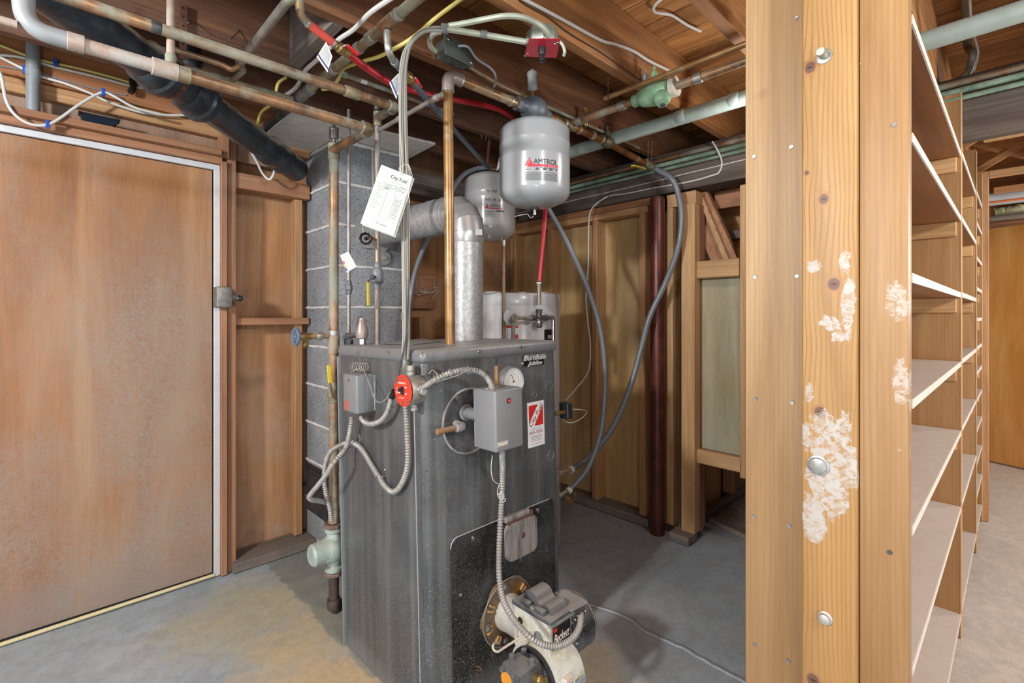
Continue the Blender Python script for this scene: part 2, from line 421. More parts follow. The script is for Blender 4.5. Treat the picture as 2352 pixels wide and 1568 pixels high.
# ------------------------------------------------------------------ left wall
PLY_L = ply('plywood_left', '#996a43', '#b58557', '#c6976a', 'z', .5, .6, '#b0a093', .5)
m = MB().box(-3.2, 3.2, 2.725, 2.745, 0, 2.36)
struct(m.build('wall_left', PLY_L, world=True))
# door slab
def door_mat():
    n = N('door_plywood'); v = n.raw(); vv = n.obj()
    a = n.noise(n.scale(v, (5, 5, .7)), 1.0, 7, .62, 1.0); b = n.noise(n.scale(v, (160, 160, 5)), 1.0, 3, .7); f = n.noise(v, 75, 5, .75, 1.2)
    c = n.ramp(a, [(.3, '#7c4f2a'), (.5, '#95663c'), (.7, '#a87f57')])
    c = n.mix(1.0, c, n.ramp(b, [(.3, (.84,)*3+(1,)), (.6, (1.0,)*3+(1,))]), 'MULTIPLY')
    sp = n.n('ShaderNodeSeparateXYZ'); n.l(v, sp.inputs[0])
    q = n.n('ShaderNodeMapRange'); n.l(sp.outputs[2], q.inputs[0]); q.inputs[1].default_value = 0; q.inputs[2].default_value = 1.15; q.inputs[3].default_value = .72; q.inputs[4].default_value = 0
    w = n.math('ADD', q.outputs[0], n.math('MULTIPLY', n.math('SUBTRACT', n.noise(n.scale(v, (1, 1, .6)), 3.2, 7, .62), .46), 2.6), True)
    # worn, bleached middle right of the panel
    w2 = n.near((.55, 0, .95), .55, .6, .45, (1.3, 1, .8)); w = n.math('MAXIMUM', w, n.math('MULTIPLY', w2, .8))
    w = n.math('MULTIPLY', w, n.ramp(f, [(.34, .15), (.58, 1.0)]))
    c = n.mix(w, c, '#8f877e')
    c = n.mix(n.math('MULTIPLY', n.near((.2, 0, .02), .3, .9, .3, (.25, 1, 1.6)), .55), c, '#837a74')
    sc = n.ramp(n.noise(n.scale(v, (26, 26, 3.2)), 1.0, 3, .6), [(.765, 0.0), (.79, 1.0)]); c = n.mix(n.math('MULTIPLY', sc, .8), c, '#d8cfc6')
    n.bump(n.math('ADD', b, f), .3, .0015); return n.done(c, n.ramp(w, [(0.0, .42), (.6, .7)]))
XD = at(490, 1325, y=2.6).x
dr = MB().box(-1.75, XD-.004, 2.60, 2.635, .016, 1.885, .002).build('door_1', door_mat(), base=(-.2, 2.6, .016)); struct(dr)
metal_trim = flat('white_metal_trim', '#c3c6ca', .45, .1)
a = MB()
a.box(-1.75, XD+.024, 2.585, 2.602, 1.887, 1.912, .002)
struct(a.build('trim_2', metal_trim))
struct(MB().box(XD, XD+.025, 2.585, 2.602, 0, 1.888, .002).build('trim_3', metal_trim))
struct(MB().tube([(-1.75, 2.578, .008), (-.4, 2.580, .008), (XD, 2.585, .010)], .0075, 8).build('trim_4', flat('cream_strip', '#c9c096', .5)))
# door frame boards
struct(MB().box(XD+.025, XD+.050, 2.565, 2.66, 0, 1.93, .002).build('trim_5', W('red', 'z')))
struct(MB().box(XD+.054, XD+.092, 2.585, 2.70, 0, 2.06, .002).build('trim_6', W('red', 'z')))
struct(MB().box(-1.75, XD+.030, 2.565, 2.62, 1.914, 1.945, .002).box(-1.75, XD+.02, 2.53, 2.70, 1.946, 1.972, .002).build('trim_7', W('red', 'x')))
m = MB().box(XD+.02, XD+.056, 2.555, 2.62, 1.946, 2.045, .002)
struct(m.build('trim_8', W('red', 'z')))
# header boards above the door (rough panelling behind)
o = MB().box(-1.9, .93, 2.645, 2.685, 1.965, 2.09, .002).build('rough_board', ply('header_rough', '#7a5a46', '#96735a', '#ab8a70', 'z', .7, .5, '#a39389')); tag(o, 'vertical-grained header board directly above the door head', 'board')
o = MB().box(-1.9, 1.02, 2.60, 2.64, 2.045, 2.10, .003).build('ledger_board', W('fir', 'x')); tag(o, 'narrow orange board running along the wall under the wide cable board', 'board')
o = MB().box(-1.9, 1.02, 2.585, 2.64, 2.102, 2.30, .003).build('ledger_board', wood('wood_hdr', '#7f5334', '#9a6640', '#b07b50', 'x', .55, .8, .1)); tag(o, 'wide brown board above the door with yellow and white cables clipped to it', 'board')
# recess between door frame and chimney
XR0 = XD+.092
def rail(name, x0, x1, y0, y1, z0, z1, mat, label, cat='board'):
    return tag(MB().box(x0, x1, y0, y1, z0, z1, .003).build(name, mat), label, cat)
rail('wall_rail', XR0, 1.02, 2.60, 2.695, 1.825, 1.90, W('red', 'x'), 'short reddish wood rail across the recess just below the black soil pipe')
rail('wall_rail', XR0, 1.02, 2.61, 2.695, 1.165, 1.20, W('red', 'x'), 'thin dark wood rail across the recess at mid height between door frame and chimney')
rail('wall_stud', .955, .995, 2.64, 2.699, .05, 1.825, W('fir', 'z'), 'narrow upright board beside the left edge of the block chimney')
rail('sole_plate', XR0-.02, 1.03, 2.55, 2.70, 0, .045, W('grey', 'x'), 'dirty grey sole plate on the floor between door frame and chimney')
# black tray on the header
lx = at(183, 300, y=2.56).x; rx = at(272, 305, y=2.56).x
m = MB(); z0 = 1.973
m.prism([(lx, 2.545, z0+.034), (lx+.01, 2.545, z0), (rx-.02, 2.545, z0), (rx, 2.545, z0+.030)], (0, .045, 0)); m.box(lx-.004, rx+.004, 2.540, 2.592, z0+.031, z0+.036, .001)
tag(m.build('plastic_tray', flat('black_plastic', '#1b2430', .3)), 'small black plastic tray sitting on the ledge over the door', 'tray')
# latch box on the frame
c = at(519, 683, y=2.54); t = thing('door_latch', 'grey cast metal latch box with a knob on the door frame edge', 'latch', (c.x, 2.565, c.z-.05))
gm = steel('cast_grey', '#6c6b69', '#9a9894', .5, .6)
MB().box(c.x-.048, c.x+.018, 2.50, 2.565, c.z-.048, c.z+.048, .008, 2).build('latch_case', gm, t)
MB().cyl((c.x+.018, 2.53, c.z), (c.x+.045, 2.53, c.z), .021, .016, 16).build('keeper', gm, t)
MB().lathe([(.006, 0), (.006, .03), (.014, .034), (.014, .044), (.006, .05)], (c.x+.04, 2.515, c.z-.005), (0, -1, 0), 14).build('knob', steel('dark_knob', '#2a2623', '#4a4541', .4, .7), t)
MB().cyl((c.x-.02, 2.499, c.z+.02), (c.x-.02, 2.495, c.z+.02), .006, n=10).build('screw', gm, t)
# ------------------------------------------------------------------ chimney
def block_mat():
    n = N('cinder_block'); v = n.raw()
    p = n.noise(v, 95, 3, .65); b = n.noise(v, 7, 5, .6)
    c = n.ramp(b, [(.3, '#7f8286'), (.55, '#8e9195'), (.75, '#9da0a4')])
    pit = n.ramp(p, [(.40, 1.0), (.47, 0.0)]); c = n.mix(n.math('MULTIPLY', pit, .6), c, '#43464a')
    hi = n.ramp(n.noise(v, 160, 2, .6), [(.66, 0.0), (.74, 1.0)]); c = n.mix(n.math('MULTIPLY', hi, .5), c, '#b4b5b6')
    c = n.mix(n.math('MULTIPLY', n.near((.03, -.02, 1.7), .16, .7, .5), .8), c, '#6a6b6c')
    n.bump(p, .6, .003); return n.done(c, .9)
def mortar_mat():
    n = N('mortar'); v = n.raw(); c = n.ramp(n.noise(v, 14, 5), [(.3, '#bcbcba'), (.7, '#dcdbd8')]); n.bump(n.noise(v, 40, 4), .5, .004); return n.done(c, .9)
CX0, CX1, CY0, CY1 = 1.03, 1.392, 2.30, 2.70
ch = thing('chimney', 'grey concrete block chimney with pale mortar joints behind the boiler', 'chimney', (1.21, 2.5, 0))
mo = MB(); bl = MB(); g = .0055; k0 = 1.862
mo.box(CX0+.005, CX1-.005, CY0+.005, CY1, 0, 2.078)
zs = [k0+.203, k0]+[k0-.203*i for i in range(1, 10)]
for i, zt in enumerate(zs):
    zb = zt-.203
    lo, hi_ = max(zb+g, 0.0), min(zt-g, 2.078)
    if hi_-lo < .01: continue
    if i % 2 == 0 and i < 2:
        bl.box(CX0, 1.215, CY0, CY1, lo, hi_, .004, 2); bl.box(1.226, CX1, CY0, CY1, lo, hi_, .004, 2)
    else: bl.box(CX0, CX1, CY0, CY1, lo, hi_, .004, 2)
mo.build('mortar', mortar_mat(), ch, base=(1.21, 2.5, 0)); bl.build('blocks', block_mat(), ch, base=(1.21, 2.5, 0))
# smeared mortar ridges on the joints
mm = MB(); rr = random.Random(5)
for zt in zs:
    for seg in (((CX0-.001, CY1-.02), (CX0-.001, CY0)), ((CX0, CY0-.001), (CX1, CY0-.001))):
        if zt < .15 or zt > 2.07: continue
        (xa, ya), (xb, yb) = seg; P = []
        for j in range(13):
            t = j/12; P.append((xa+(xb-xa)*t, ya+(yb-ya)*t, zt+rr.uniform(-.0014, .0014)))
        mm.tube(P, lambda i: .0070+.0010*math.sin(i*2.1), 6)
mm.build('joint_ridges', mortar_mat(), ch, base=(1.21, 2.5, 0))
# cleanout door on the left face
pz = [at(705, 1062, x=CX0), at(765, 1090, x=CX0), at(765, 1215, x=CX0), at(703, 1160, x=CX0)]
y0, y1 = pz[1].y, pz[0].y; z1 = (pz[0].z+pz[1].z)/2; z0 = (pz[2].z+pz[3].z)/2
iron = steel('sooty_iron', '#26282b', '#4a4c4e', .6, .5, 18, .3)
d = MB(); d.box(CX0-.006, CX0+.01, y0, y1, z0, z1, .003); d.box(CX0-.014, CX0-.004, y0+.02, y1-.02, z0+.02, z1-.02, .004)
cd = d.build('cleanout_door', iron, ch); lab(cd, 'sooty black iron cleanout door')
MB().box(CX0-.018, CX0-.014, y0+.035, y1-.035, z0+.035, z1-.035, .002).build('inner_panel', iron, cd)
MB().box(CX0-.028, CX0-.012, y1-.03, y1+.004, (z0+z1)/2-.012, (z0+z1)/2+.012, .003).build('latch', iron, cd)
# mortar collar around the flue hole and lump below
c0 = Vector((1.225, CY0, 1.645))
mm = MB(); rr = random.Random(9)
for lay in range(2):
    R = []; 
    for j in range(28):
        a = 2*PI*j/28; r_ = (.092+rr.uniform(0, .028))+.0*lay; R.append((c0.x+math.cos(a)*r_, CY0-.002-.012*lay*rr.random(), c0.z+math.sin(a)*r_))
    mm.prism(R, (0, -.006-.006*lay, 0))
mm.build('flue_collar', flat('grey_cement', '#8f8e8c', .95, var=.15), ch)
# cement board round the chimney head
plate = [at(618, 300, z=2.085), at(666, 261, z=2.085), at(771, 277, z=2.085), at(991, 331, z=2.085), at(940, 363, z=2.085)]
m = MB(); m.prism([(.767, 2.69, 2.08), (.767, 2.15, 2.08), (1.44, 2.06, 2.08), (1.46, 2.33, 2.08), (1.46, 2.69, 2.08)], (0, 0, .012))
tag(m.build('cement_board', flat('cement_board', '#d2d0ca', .85, var=.12)), 'pale grey cement board plate around the top of the chimney', 'plate')
# ------------------------------------------------------------------ back wall: plates, studs, plywood
XB = 2.52
PLY_B = ply('plywood_back', '#a5814f', '#c39f6a', '#d3b380', 'z', .5, .5, '#bdb08f', .15)
m = MB().box(2.612, 2.63, 1.335, 3.0, 0, 1.81); struct(m.build('wall_back', PLY_B, world=True))
o = MB().box(XB, XB+.09, 1.49, 2.75, 1.812, 1.85, .003).build('top_plate', W('fir', 'y')); tag(o, 'lower orange top plate over the studs of the back wall', 'board', 'double top plate')
o = MB().box(XB, XB+.09, 1.46, 2.75, 1.851, 1.892, .003).build('top_plate', W('red', 'y')); tag(o, 'upper red-brown top plate directly under the grey girder', 'board', 'double top plate')
o = MB().box(XB, XB+.09, 1.20, 1.37, 1.812, 1.885, .003).build('top_plate', W('fir', 'y')); tag(o, 'short top plate piece to the right of the red cast iron pipe', 'board')
rr = random.Random(2)
sts = [(2.60, 'stud half hidden behind the copper rod left of the water heater'), (2.245, 'back wall stud behind the red tube above the water heater'), (1.865, 'back wall stud with the white cable running down beside it'),
       (1.525, 'back wall stud just left of the red cast iron pipe'), (1.352, 'narrow light stud just right of the red cast iron pipe'), (1.235, 'wide light post at the end of the back stud wall under the grey hose loop')]
for Y, L in sts:
    w = .040 if Y > 1.3 else .075
    o = MB().box(XB-(.02 if w > .05 else 0), XB+.09, Y-w/2, Y+w/2, .045, 1.812, .003).build('wall_stud', W('tan' if Y < 1.4 else 'fir', 'z')); tag(o, L, 'stud', 'studs of the back wall')
o = MB().box(XB-.03, XB+.09, 1.47, 2.75, 0, .045, .003).build('sole_plate', W('grey', 'y')); tag(o, 'dark grimy sole plate along the foot of the back stud wall', 'board')
o = MB().box(XB-.085, XB+.02, 1.20, 1.315, 0, .045, .004).build('wood_block', W('grey', 'y')); tag(o, 'short offcut block of wood on the floor at the foot of the end post', 'wood block')
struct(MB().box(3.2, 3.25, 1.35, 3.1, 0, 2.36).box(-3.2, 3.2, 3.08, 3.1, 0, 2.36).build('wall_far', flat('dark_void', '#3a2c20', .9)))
# left part behind the boiler
for x, L in ((2.0, 'dark stud seen between the chimney and the tall copper pipe'), (1.72, 'stud below the short wired board right of the chimney')):
    o = MB().box(x, x+.04, 2.63, 2.72, .0, 1.95 if x > 1.9 else 1.2, .003).build('wall_stud', W('fir', 'z')); tag(o, L, 'stud')
o = MB().box(1.40, 2.60, 2.55, 2.72, 1.955, 2.10, .003).build('wall_beam', W('grey', 'x')); tag(o, 'grey beam on the wall between the chimney and the girder', 'beam')
a = at(1002, 632, y=2.66); b = at(925, 708, y=2.66)
o = MB().box(b.x-.2, a.x, 2.66, 2.70, b.z, a.z, .003).build('shelf_bracket_board', W('red', 'x')); tag(o, 'short horizontal board with old wires hanging on it right of the chimney', 'board')
m = MB(); rw = random.Random(21)
for k in range(9):
    p0 = Vector((a.x-.03-.02*k, 2.655, a.z-.10+rw.uniform(-.02, .02)))
    m.tube(catmull([p0, p0+Vector((rw.uniform(-.06, .06), -.03, rw.uniform(-.02, .03))), p0+Vector((rw.uniform(-.10, .03), -.05, rw.uniform(-.05, .01)))], 4), .0022, 6)
for k in range(2): m.tube([(a.x-.03-.10*k, 2.65, a.z-.02), (a.x-.03-.10*k, 2.64, a.z-.12)], .002, 6)
tag(m.build('wire_hooks', flat('old_wire', '#c9c4b4', .6)), 'tangle of old wire ends on the short board right of the chimney', 'wire', kind='stuff')
# ------------------------------------------------------------------ red cast iron pipe
c = at(1510, 800, x=2.47)
t = MB().cyl((c.x, c.y, 0), (c.x, c.y, 1.86), .040, n=28).ball((c.x, c.y, 1.86), .040, (1, 1, .5))
o = t.build('cast_iron_pipe', steel('red_iron', '#45201a', '#6e3a30', .38, .25, 12, .15, .2)); tag(o, 'dark red cast iron pipe standing in front of the back wall', 'pipe')
# ------------------------------------------------------------------ under-stair bay on the right of the back wall
GRN = ply('stair_panel', '#8c8560', '#a39c7b', '#b5af94', 'z', .6, .5, '#a5a49a', .35)
yL, yR = at(1597, 700, x=2.58).y, at(1700, 700, x=2.58).y
zt, zb = at(1640, 640, x=2.58).z, at(1640, 1035, x=2.58).z
tag(MB().box(2.585, 2.597, yR-.05, yL, zb, zt+.05, .001).build('plywood_panel', GRN), 'greenish grey plywood panel closing the space under the stairs', 'panel')
def xr(name, p0, p1, x0, x1, mat, label, cat='board'):
    a = at(*p0, x=x0); b = at(*p1, x=x0); return tag(MB().box(x0, x1, min(a.y, b.y), max(a.y, b.y), min(a.z, b.z), max(a.z, b.z), .003).build(name, mat), label, cat)
xr('cross_rail', (1590, 601), (1697, 634), 2.53, 2.57, W('tan', 'y'), 'upper cross board of the stair bay just above the greenish panel')
xr('cross_rail', (1597, 1031), (1703, 1086), 2.53, 2.57, W('tan', 'y'), 'lower cross board of the stair bay with open space beneath it')
xr('wall_stud', (1699, 425), (1712, 1100), 2.53, 2.60, W('tan', 'z'), 'slim upright at the right side of the stair bay', 'stud')
xr('wall_stud', (1598, 470), (1606, 1215), 2.55, 2.62, W('red', 'z'), 'dark edge stud at the left side of the stair bay', 'stud')
# stringer, tread and riser boards behind
a = at(1603, 455, x=2.66); b = at(1672, 610, x=2.66); d_ = b-a
o = MB().beam(a-d_*.05, b+d_*.12, .04, .13).build('stair_stringer', W('red', 'x')); tag(o, 'diagonal stair stringer board slanting down inside the stair bay', 'stringer')
a = at(1612, 455, x=2.62); b = at(1672, 600, x=2.62); d_ = b-a
tag(MB().beam(a, b+d_*.1, .03, .025).build('stair_cleat', W('tan', 'x')), 'light diagonal strip along the edge of the stair stringer', 'board')
xr('stair_riser', (1652, 475), (1705, 532), 3.0, 3.02, W('tan', 'y'), 'light riser board high inside the stair bay', 'board')
xr('stair_tread', (1655, 532), (1705, 545), 2.8, 3.02, W('grey', 'y'), 'underside of a stair tread inside the stair bay', 'board')
xr('stair_riser', (1682, 548), (1710, 605), 2.9, 2.92, W('tan', 'y'), 'lower riser board at the right inside the stair bay', 'board')
xr('stair_back_board', (1640, 440), (1712, 470), 2.75, 2.80, W('red', 'y'), 'dark red-brown board under the girder at the top of the stair bay', 'board')
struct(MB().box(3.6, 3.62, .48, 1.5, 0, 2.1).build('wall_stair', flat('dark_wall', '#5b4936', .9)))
# receding side wall seen beneath the lower rail
o = MB().box(2.60, 3.45, 1.27, 1.31, 0, .055, .003).build('sole_plate', W('grey', 'x')); tag(o, 'sole plate running back under the stairs below the lower cross board', 'board')
for X, L in ((2.78, 'stub stud nearest the lower left corner of the stair bay'), (3.22, 'pale stub stud further back under the stairs')):
    tag(MB().box(X, X+.04, 1.275, 1.35, .055, .75, .003).build('wall_stud', W('red', 'z')), L, 'stud')
struct(MB().box(2.6, 3.6, 1.352, 1.37, 0, 2.1).build('wall_understair', PLY_B))
# boards lying on the floor
for k, (q, L) in enumerate(((((1628, 1187), (1712, 1228), (1712, 1212), (1655, 1178)), 'front loose grey board lying on the floor under the stairs'),
                            (((1648, 1172), (1712, 1204), (1712, 1186), (1674, 1165)), 'middle loose grey board lying on the floor under the stairs'),
                            (((1672, 1160), (1715, 1182), (1715, 1150), (1700, 1142)), 'rear loose grey board lying on the floor under the stairs'))):
    P = [at(x, y, z=.03) for x, y in q]; e = (P[1]-P[0])*.8; P[1] = P[1]+e; P[2] = P[2]+e
    tag(MB().prism([p-Vector((0, 0, .028)) for p in P], (0, 0, .026)).build('loose_board', W('grey', 'y')), L, 'board', 'loose boards under the stairs')
# ------------------------------------------------------------------ partition end with the bolted post
XP = 1.19
yA = lambda px, x: at(px, 700, x=x).y
def post_mat():
    n = N('knotty_pine_post'); v = n.raw()
    mid = (yA(1840, XP)+yA(1968, XP))/2
    def kp(px, py, r): p = at(px, py, x=XP); return (0, p.y-mid, p.z, r)
    knots = [kp(1861, 155, .0145), kp(1892, 457, .0125), kp(1853, 397, .006), kp(1915, 652, .0155), kp(1883, 946, .014), kp(1868, 1562, .017)]
    # growth lines bent around the knots
    sp = n.n('ShaderNodeSeparateXYZ'); n.l(v, sp.inputs[0]); y = sp.outputs[1]; bend = None
    for (kx, ky, kz, r) in knots:
        g = n.near((0, ky, kz), r*5.5, 0, .0, (1, 1, .45)); g = n.math('POWER', g, 2.0)
        sgn = n.math('SUBTRACT', y, ky); q = n.math('MULTIPLY', n.math('MULTIPLY', g, sgn), -.55)
        bend = q if bend is None else n.math('ADD', bend, q)
    yy = n.math('ADD', n.math('ADD', y, bend), n.math('MULTIPLY', n.noise(n.scale(v, (1, 4, 1.5)), 1.0, 3), .035))
    s = n.math('SINE', n.math('MULTIPLY', yy, 720.0)); s = n.ramp(n.math('MULTIPLY', n.math('ADD', s, 1), .5), [(.62, 0.0), (.95, 1.0)])
    c = n.ramp(n.noise(n.scale(v, (10, 10, 1.2)), 1.0, 5, .6, 1.0), [(.3, '#977646'), (.55, '#ab8a58'), (.75, '#ba9a68')])
    c = n.mix(n.math('MULTIPLY', s, n.ramp(n.noise(v, 6, 3), [(.3, .2), (.65, .75)])), c, '#8f6134')
    q = n.n('ShaderNodeMapRange'); n.l(sp.outputs[2], q.inputs[0]); q.inputs[1].default_value = .2; q.inputs[2].default_value = 1.1; q.inputs[3].default_value = .6; q.inputs[4].default_value = 0
    c = n.mix(n.math('MULTIPLY', q.outputs[0], n.ramp(n.noise(v, 5, 5), [(.3, .4), (.6, 1.0)])), c, '#a57a48')
    for (kx, ky, kz, r) in knots:
        c = n.mix(n.math('MULTIPLY', n.near((0, ky, kz), r*1.35, .25, .7, (1, 1, .9)), .8), c, '#a0764f'); c = n.mix(n.near((0, ky, kz), r*.8, .2, .75, (1, 1, .85)), c, '#6e5040')
        c = n.mix(n.near((0, ky, kz), r*.28, .6, .3, (1, .5, 1.4)), c, '#33261e')
    # dried white plaster smears
    nz = n.noise(v, 26, 8, .8, 2.4); nz2 = n.noise(n.scale(v, (1, .8, 1.1)), 42, 6, .75, 1.6)
    for (px, py, r, sc, th) in ((1910, 1070, .085, (1, 1.05, .85), .34), (1905, 1140, .06, (1, 1, .8), .36), (1872, 1215, .045, (1, 1.2, .75), .42), (1868, 1185, .05, (1, 1, .6), .46), (1870, 612, .028, (1, 1, 1.2), .44), (1940, 600, .028, (1, 1.5, .7), .42),
                                (1948, 690, .07, (1, 3.2, .6), .40), (1905, 742, .032, (1, 1, 1.1), .42), (1925, 770, .03, (1, 1.2, 1), .46), (1893, 975, .05, (1, 1, .9), .44), (1935, 985, .05, (1, 1.6, .7), .46), (1850, 1000, .04, (1, 1.6, .7), .46), (1858, 900, .03, (1, 1.6, .7), .5)):
        q_ = kp(px, py, 0); g = n.near((0, q_[1], q_[2]), r, .5, .15, sc); mk = n.ramp(n.math('MULTIPLY', g, n.math('ADD', nz, .35)), [(th+.03, 0.0), (th+.09, 1.0)])
        c = n.mix(n.math('MULTIPLY', mk, n.ramp(nz2, [(.40, .1), (.54, .95)])), c, '#b4b3af')
    wr = n.near((0, kp(1850, 1160, 0)[1], kp(1850, 1160, 0)[2]), .07, .5, .2, (1, 1, .9))
    fl = n.ramp(n.noise(v, 60, 3, .6), [(.74, 0.0), (.77, 1.0)]); c = n.mix(n.math('MULTIPLY', fl, .8), c, '#e0ded8')
    n.bump(n.noise(n.scale(v, (120, 120, 5)), 1.0, 3), .15, .001); return n.done(c, .5)
def stud_mat(name, cols, spl, seed):
    n = N(name); v = n.obj(); r_ = n.raw()
    a = n.noise(n.scale(v, (9, 9, .8)), 1.0, 6, .6, 1.2); c = n.ramp(a, [(.28, cols[0]), (.5, cols[1]), (.74, cols[2])])
    b = n.noise(n.scale(v, (150, 150, 4)), 1.0, 3, .7); c = n.mix(1.0, c, n.ramp(b, [(.3, (.86,)*3+(1,)), (.62, (1.0,)*3+(1,))]), 'MULTIPLY')
    w = n.n('ShaderNodeTexWave', wave_type='BANDS', bands_direction='Y'); n.l(n.scale(v, (1, 6, .35)), w.inputs['Vector']); w.inputs['Scale'].default_value = 5; w.inputs['Distortion'].default_value = 7; w.inputs['Detail'].default_value = 3
    c = n.mix(n.math('MULTIPLY', n.ramp(w.outputs['Fac'], [(.7, 0.0), (.95, 1.0)]), .35), c, cols[0])
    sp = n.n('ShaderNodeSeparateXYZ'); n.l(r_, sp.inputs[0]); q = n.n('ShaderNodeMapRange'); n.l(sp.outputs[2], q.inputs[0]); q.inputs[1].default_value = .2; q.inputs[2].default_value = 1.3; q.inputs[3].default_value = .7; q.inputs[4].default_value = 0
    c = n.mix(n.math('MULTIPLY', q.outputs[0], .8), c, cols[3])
    if spl:
        nz = n.noise(v, 26, 8, .8, 2.4); nz2 = n.noise(n.scale(v, (1, .8, 1.1)), 46, 6, .75, 1.6); mid = spl
        for (px, py, r, sc_, th) in ((2062, 690, .06, (1, 1.8, .8), .42), (2050, 640, .03, (1, 1, 1), .46), (2000, 592, .026, (1, 1, 1), .40), (2030, 618, .022, (1, 1.4, .8), .42), (2042, 762, .022, (1, 1, .9), .40), (2008, 795, .022, (1, 1, 1), .46),
                                     (2068, 880, .06, (1, 2, .7), .44), (2040, 860, .03, (1, 1, 1), .46), (2072, 930, .035, (1, 1.6, .8), .42), (2070, 1040, .035, (1, 1.4, .8), .5), (2060, 1200, .03, (1, 1.2, .8), .5), (2060, 1350, .02, (1, 1, 1), .5)):
            p = at(px, py, x=1.205); g = n.near((0, p.y-mid, p.z), r, .5, .15, sc_, vec=r_); mk = n.ramp(n.math('MULTIPLY', g, n.math('ADD', nz, .35)), [(th, 0.0), (th+.08, 1.0)])
            c = n.mix(n.math('MULTIPLY', mk, n.ramp(nz2, [(.42, .08), (.56, .8)])), c, '#bab7b0')
    fl = n.ramp(n.noise(v, 45, 3, .6), [(.755, 0.0), (.78, 1.0)]); c = n.mix(n.math('MULTIPLY', fl, .75), c, '#e0dbd2')
    n.bump(b, .15, .001); return n.done(c, .5)
yl, yp0, yp1, ye = yA(1712, 1.235), yA(1840, XP), yA(1968, XP), yA(2087, 1.205)
o = MB().box(XP, XP+.044, yp1, yp0, 0, 2.36, .006, 3).build('bolted_post', post_mat(), base=(XP, (yp0+yp1)/2, 0)); tag(o, 'knotty pine post with bolts and white plaster smears at the partition end', 'post')
for (px, py, r, ln, mt) in ((1893, 130, .011, .030, '#6f8f86'), (1880, 1068, .017, .006, '#8d8d8a'), (1896, 1418, .011, .010, '#c8c8c4')):
    p = at(px, py, x=XP); mb = MB()
    if ln > .02: mb.cyl((XP, p.y, p.z), (XP-ln, p.y, p.z), r*.72, n=18); mb.lathe([(r*1.35, 0), (r*1.35, .003), (r, .004)], (XP, p.y, p.z), (-1, 0, 0), 20)
    else: mb.lathe([(r*1.25, 0), (r*1.25, .003), (r, .004), (r*.9, ln+.002), (r*.4, ln+.004)], (XP, p.y, p.z), (-1, 0, 0), 20)
    bo = mb.build('bolt', steel('bolt_'+mt[1:], mt, '#c2c6c2', .35, .7), o); lab(bo, {130: 'protruding green-grey bolt end', 1068: 'bolt head smeared with plaster', 1418: 'shiny round bolt head near the bottom'}[py])
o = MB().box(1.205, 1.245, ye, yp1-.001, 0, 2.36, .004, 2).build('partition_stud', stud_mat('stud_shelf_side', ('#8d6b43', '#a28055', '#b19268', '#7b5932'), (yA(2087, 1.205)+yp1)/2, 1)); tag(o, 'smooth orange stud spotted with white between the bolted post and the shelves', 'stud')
for py, px in ((286, 2054), (1268, 2044)):
    p = at(px, py, x=1.205); MB().cyl((1.206, p.y, p.z), (1.2035, p.y, p.z), .0045, n=12).build('nail', steel('nailhead', '#4a4a4c', '#77777a', .4, .8), o)
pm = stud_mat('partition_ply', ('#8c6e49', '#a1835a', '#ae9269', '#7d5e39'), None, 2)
o = MB().box(1.235, 1.247, yp0-.02, yl, 0, 2.36, .001).build('partition_panel', pm); tag(o, 'plywood panel with small screws at the left side of the bolted post', 'panel')
edge = MB().box(1.247, 1.262, yl-.02, yl+.001, 0, 2.36).build('edge_plies', W('grey', 'z'), o)
sc = steel('screw_zinc', '#77797b', '#b9bbbd', .35, .9)
for px, py in ((1735, 636), (1831, 633), (1820, 924), (1736, 916), (1732, 1186), (1813, 1207), (1733, 360), (1818, 338), (1811, 1517), (1734, 1480), (1830, 42)):
    p = at(px, py, x=1.235); MB().lathe([(.0048, 0), (.0045, .0015), (.0015, .0012)], (1.235, p.y, p.z), (-1, 0, 0), 12).build('screw', sc, o)
# hidden framing behind the panel that carries the shelves
o = MB().box(1.27, 1.31, yl-.045, yl, 0, 2.36, .003).build('partition_stud', W('fir', 'z')); tag(o, 'stud behind the left edge of the partition panel', 'stud')
GALV_ = flat('conduit_dull', '#7d7a6e', .5, .3, .1)
# ------------------------------------------------------------------ shelving
YF, YBK = .152, .455
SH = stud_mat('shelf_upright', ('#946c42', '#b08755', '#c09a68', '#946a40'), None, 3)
WH = flat('white_shelf_board', '#c9c2bb', .45, var=.05); UND = ply('shelf_underside', '#6f4526', '#8e5c34', '#a06d42', 'x', .5, .2, '#a58b74')
EDG = flat('shelf_edge', '#d6cfc6', .5, var=.04)
def bay(x0, x1, zs, names, first):
    t = thing('storage_shelf', names, 'shelf unit', ((x0+x1)/2, (YF+YBK)/2, 0), 'run of storage shelves')
    MB().box(x1, x1+.018, YF, YBK, 0, 2.05 if first else 2.06, .001).build('side_panel', SH, t)
    MB().box(x1-.002, x1+.020, YF-.004, YF+.001, 0, 2.05, .001).build('front_edge', W('tan', 'z'), t)
    if first: MB().box(x0+.0, x0+.018, YF, YBK, 0, 2.05, .001).build('side_panel', SH, t)
    for z in zs:
        a = x0+.018; s = MB().box(a, x1, YF, YBK, z-.0035, z, 0).build('shelf_board', WH if z < 1.21 else WH, t)
        MB().box(a, x1, YF+.002, YBK, z-.019, z-.0036, 0).build('board_core', UND, s)
        MB().box(a, x1, YF-.002, YF+.0015, z-.019, z+.0002, 0).build('edge_band', EDG, s)
        MB().box(x1-.019, x1-.0005, YF+.01, YBK-.01, z-.075, z-.0195, .002).build('cleat', W('pine', 'y'), s)
    return t
ZS = [1.826, 1.584, 1.297, 1.039, .780, .494, .090]
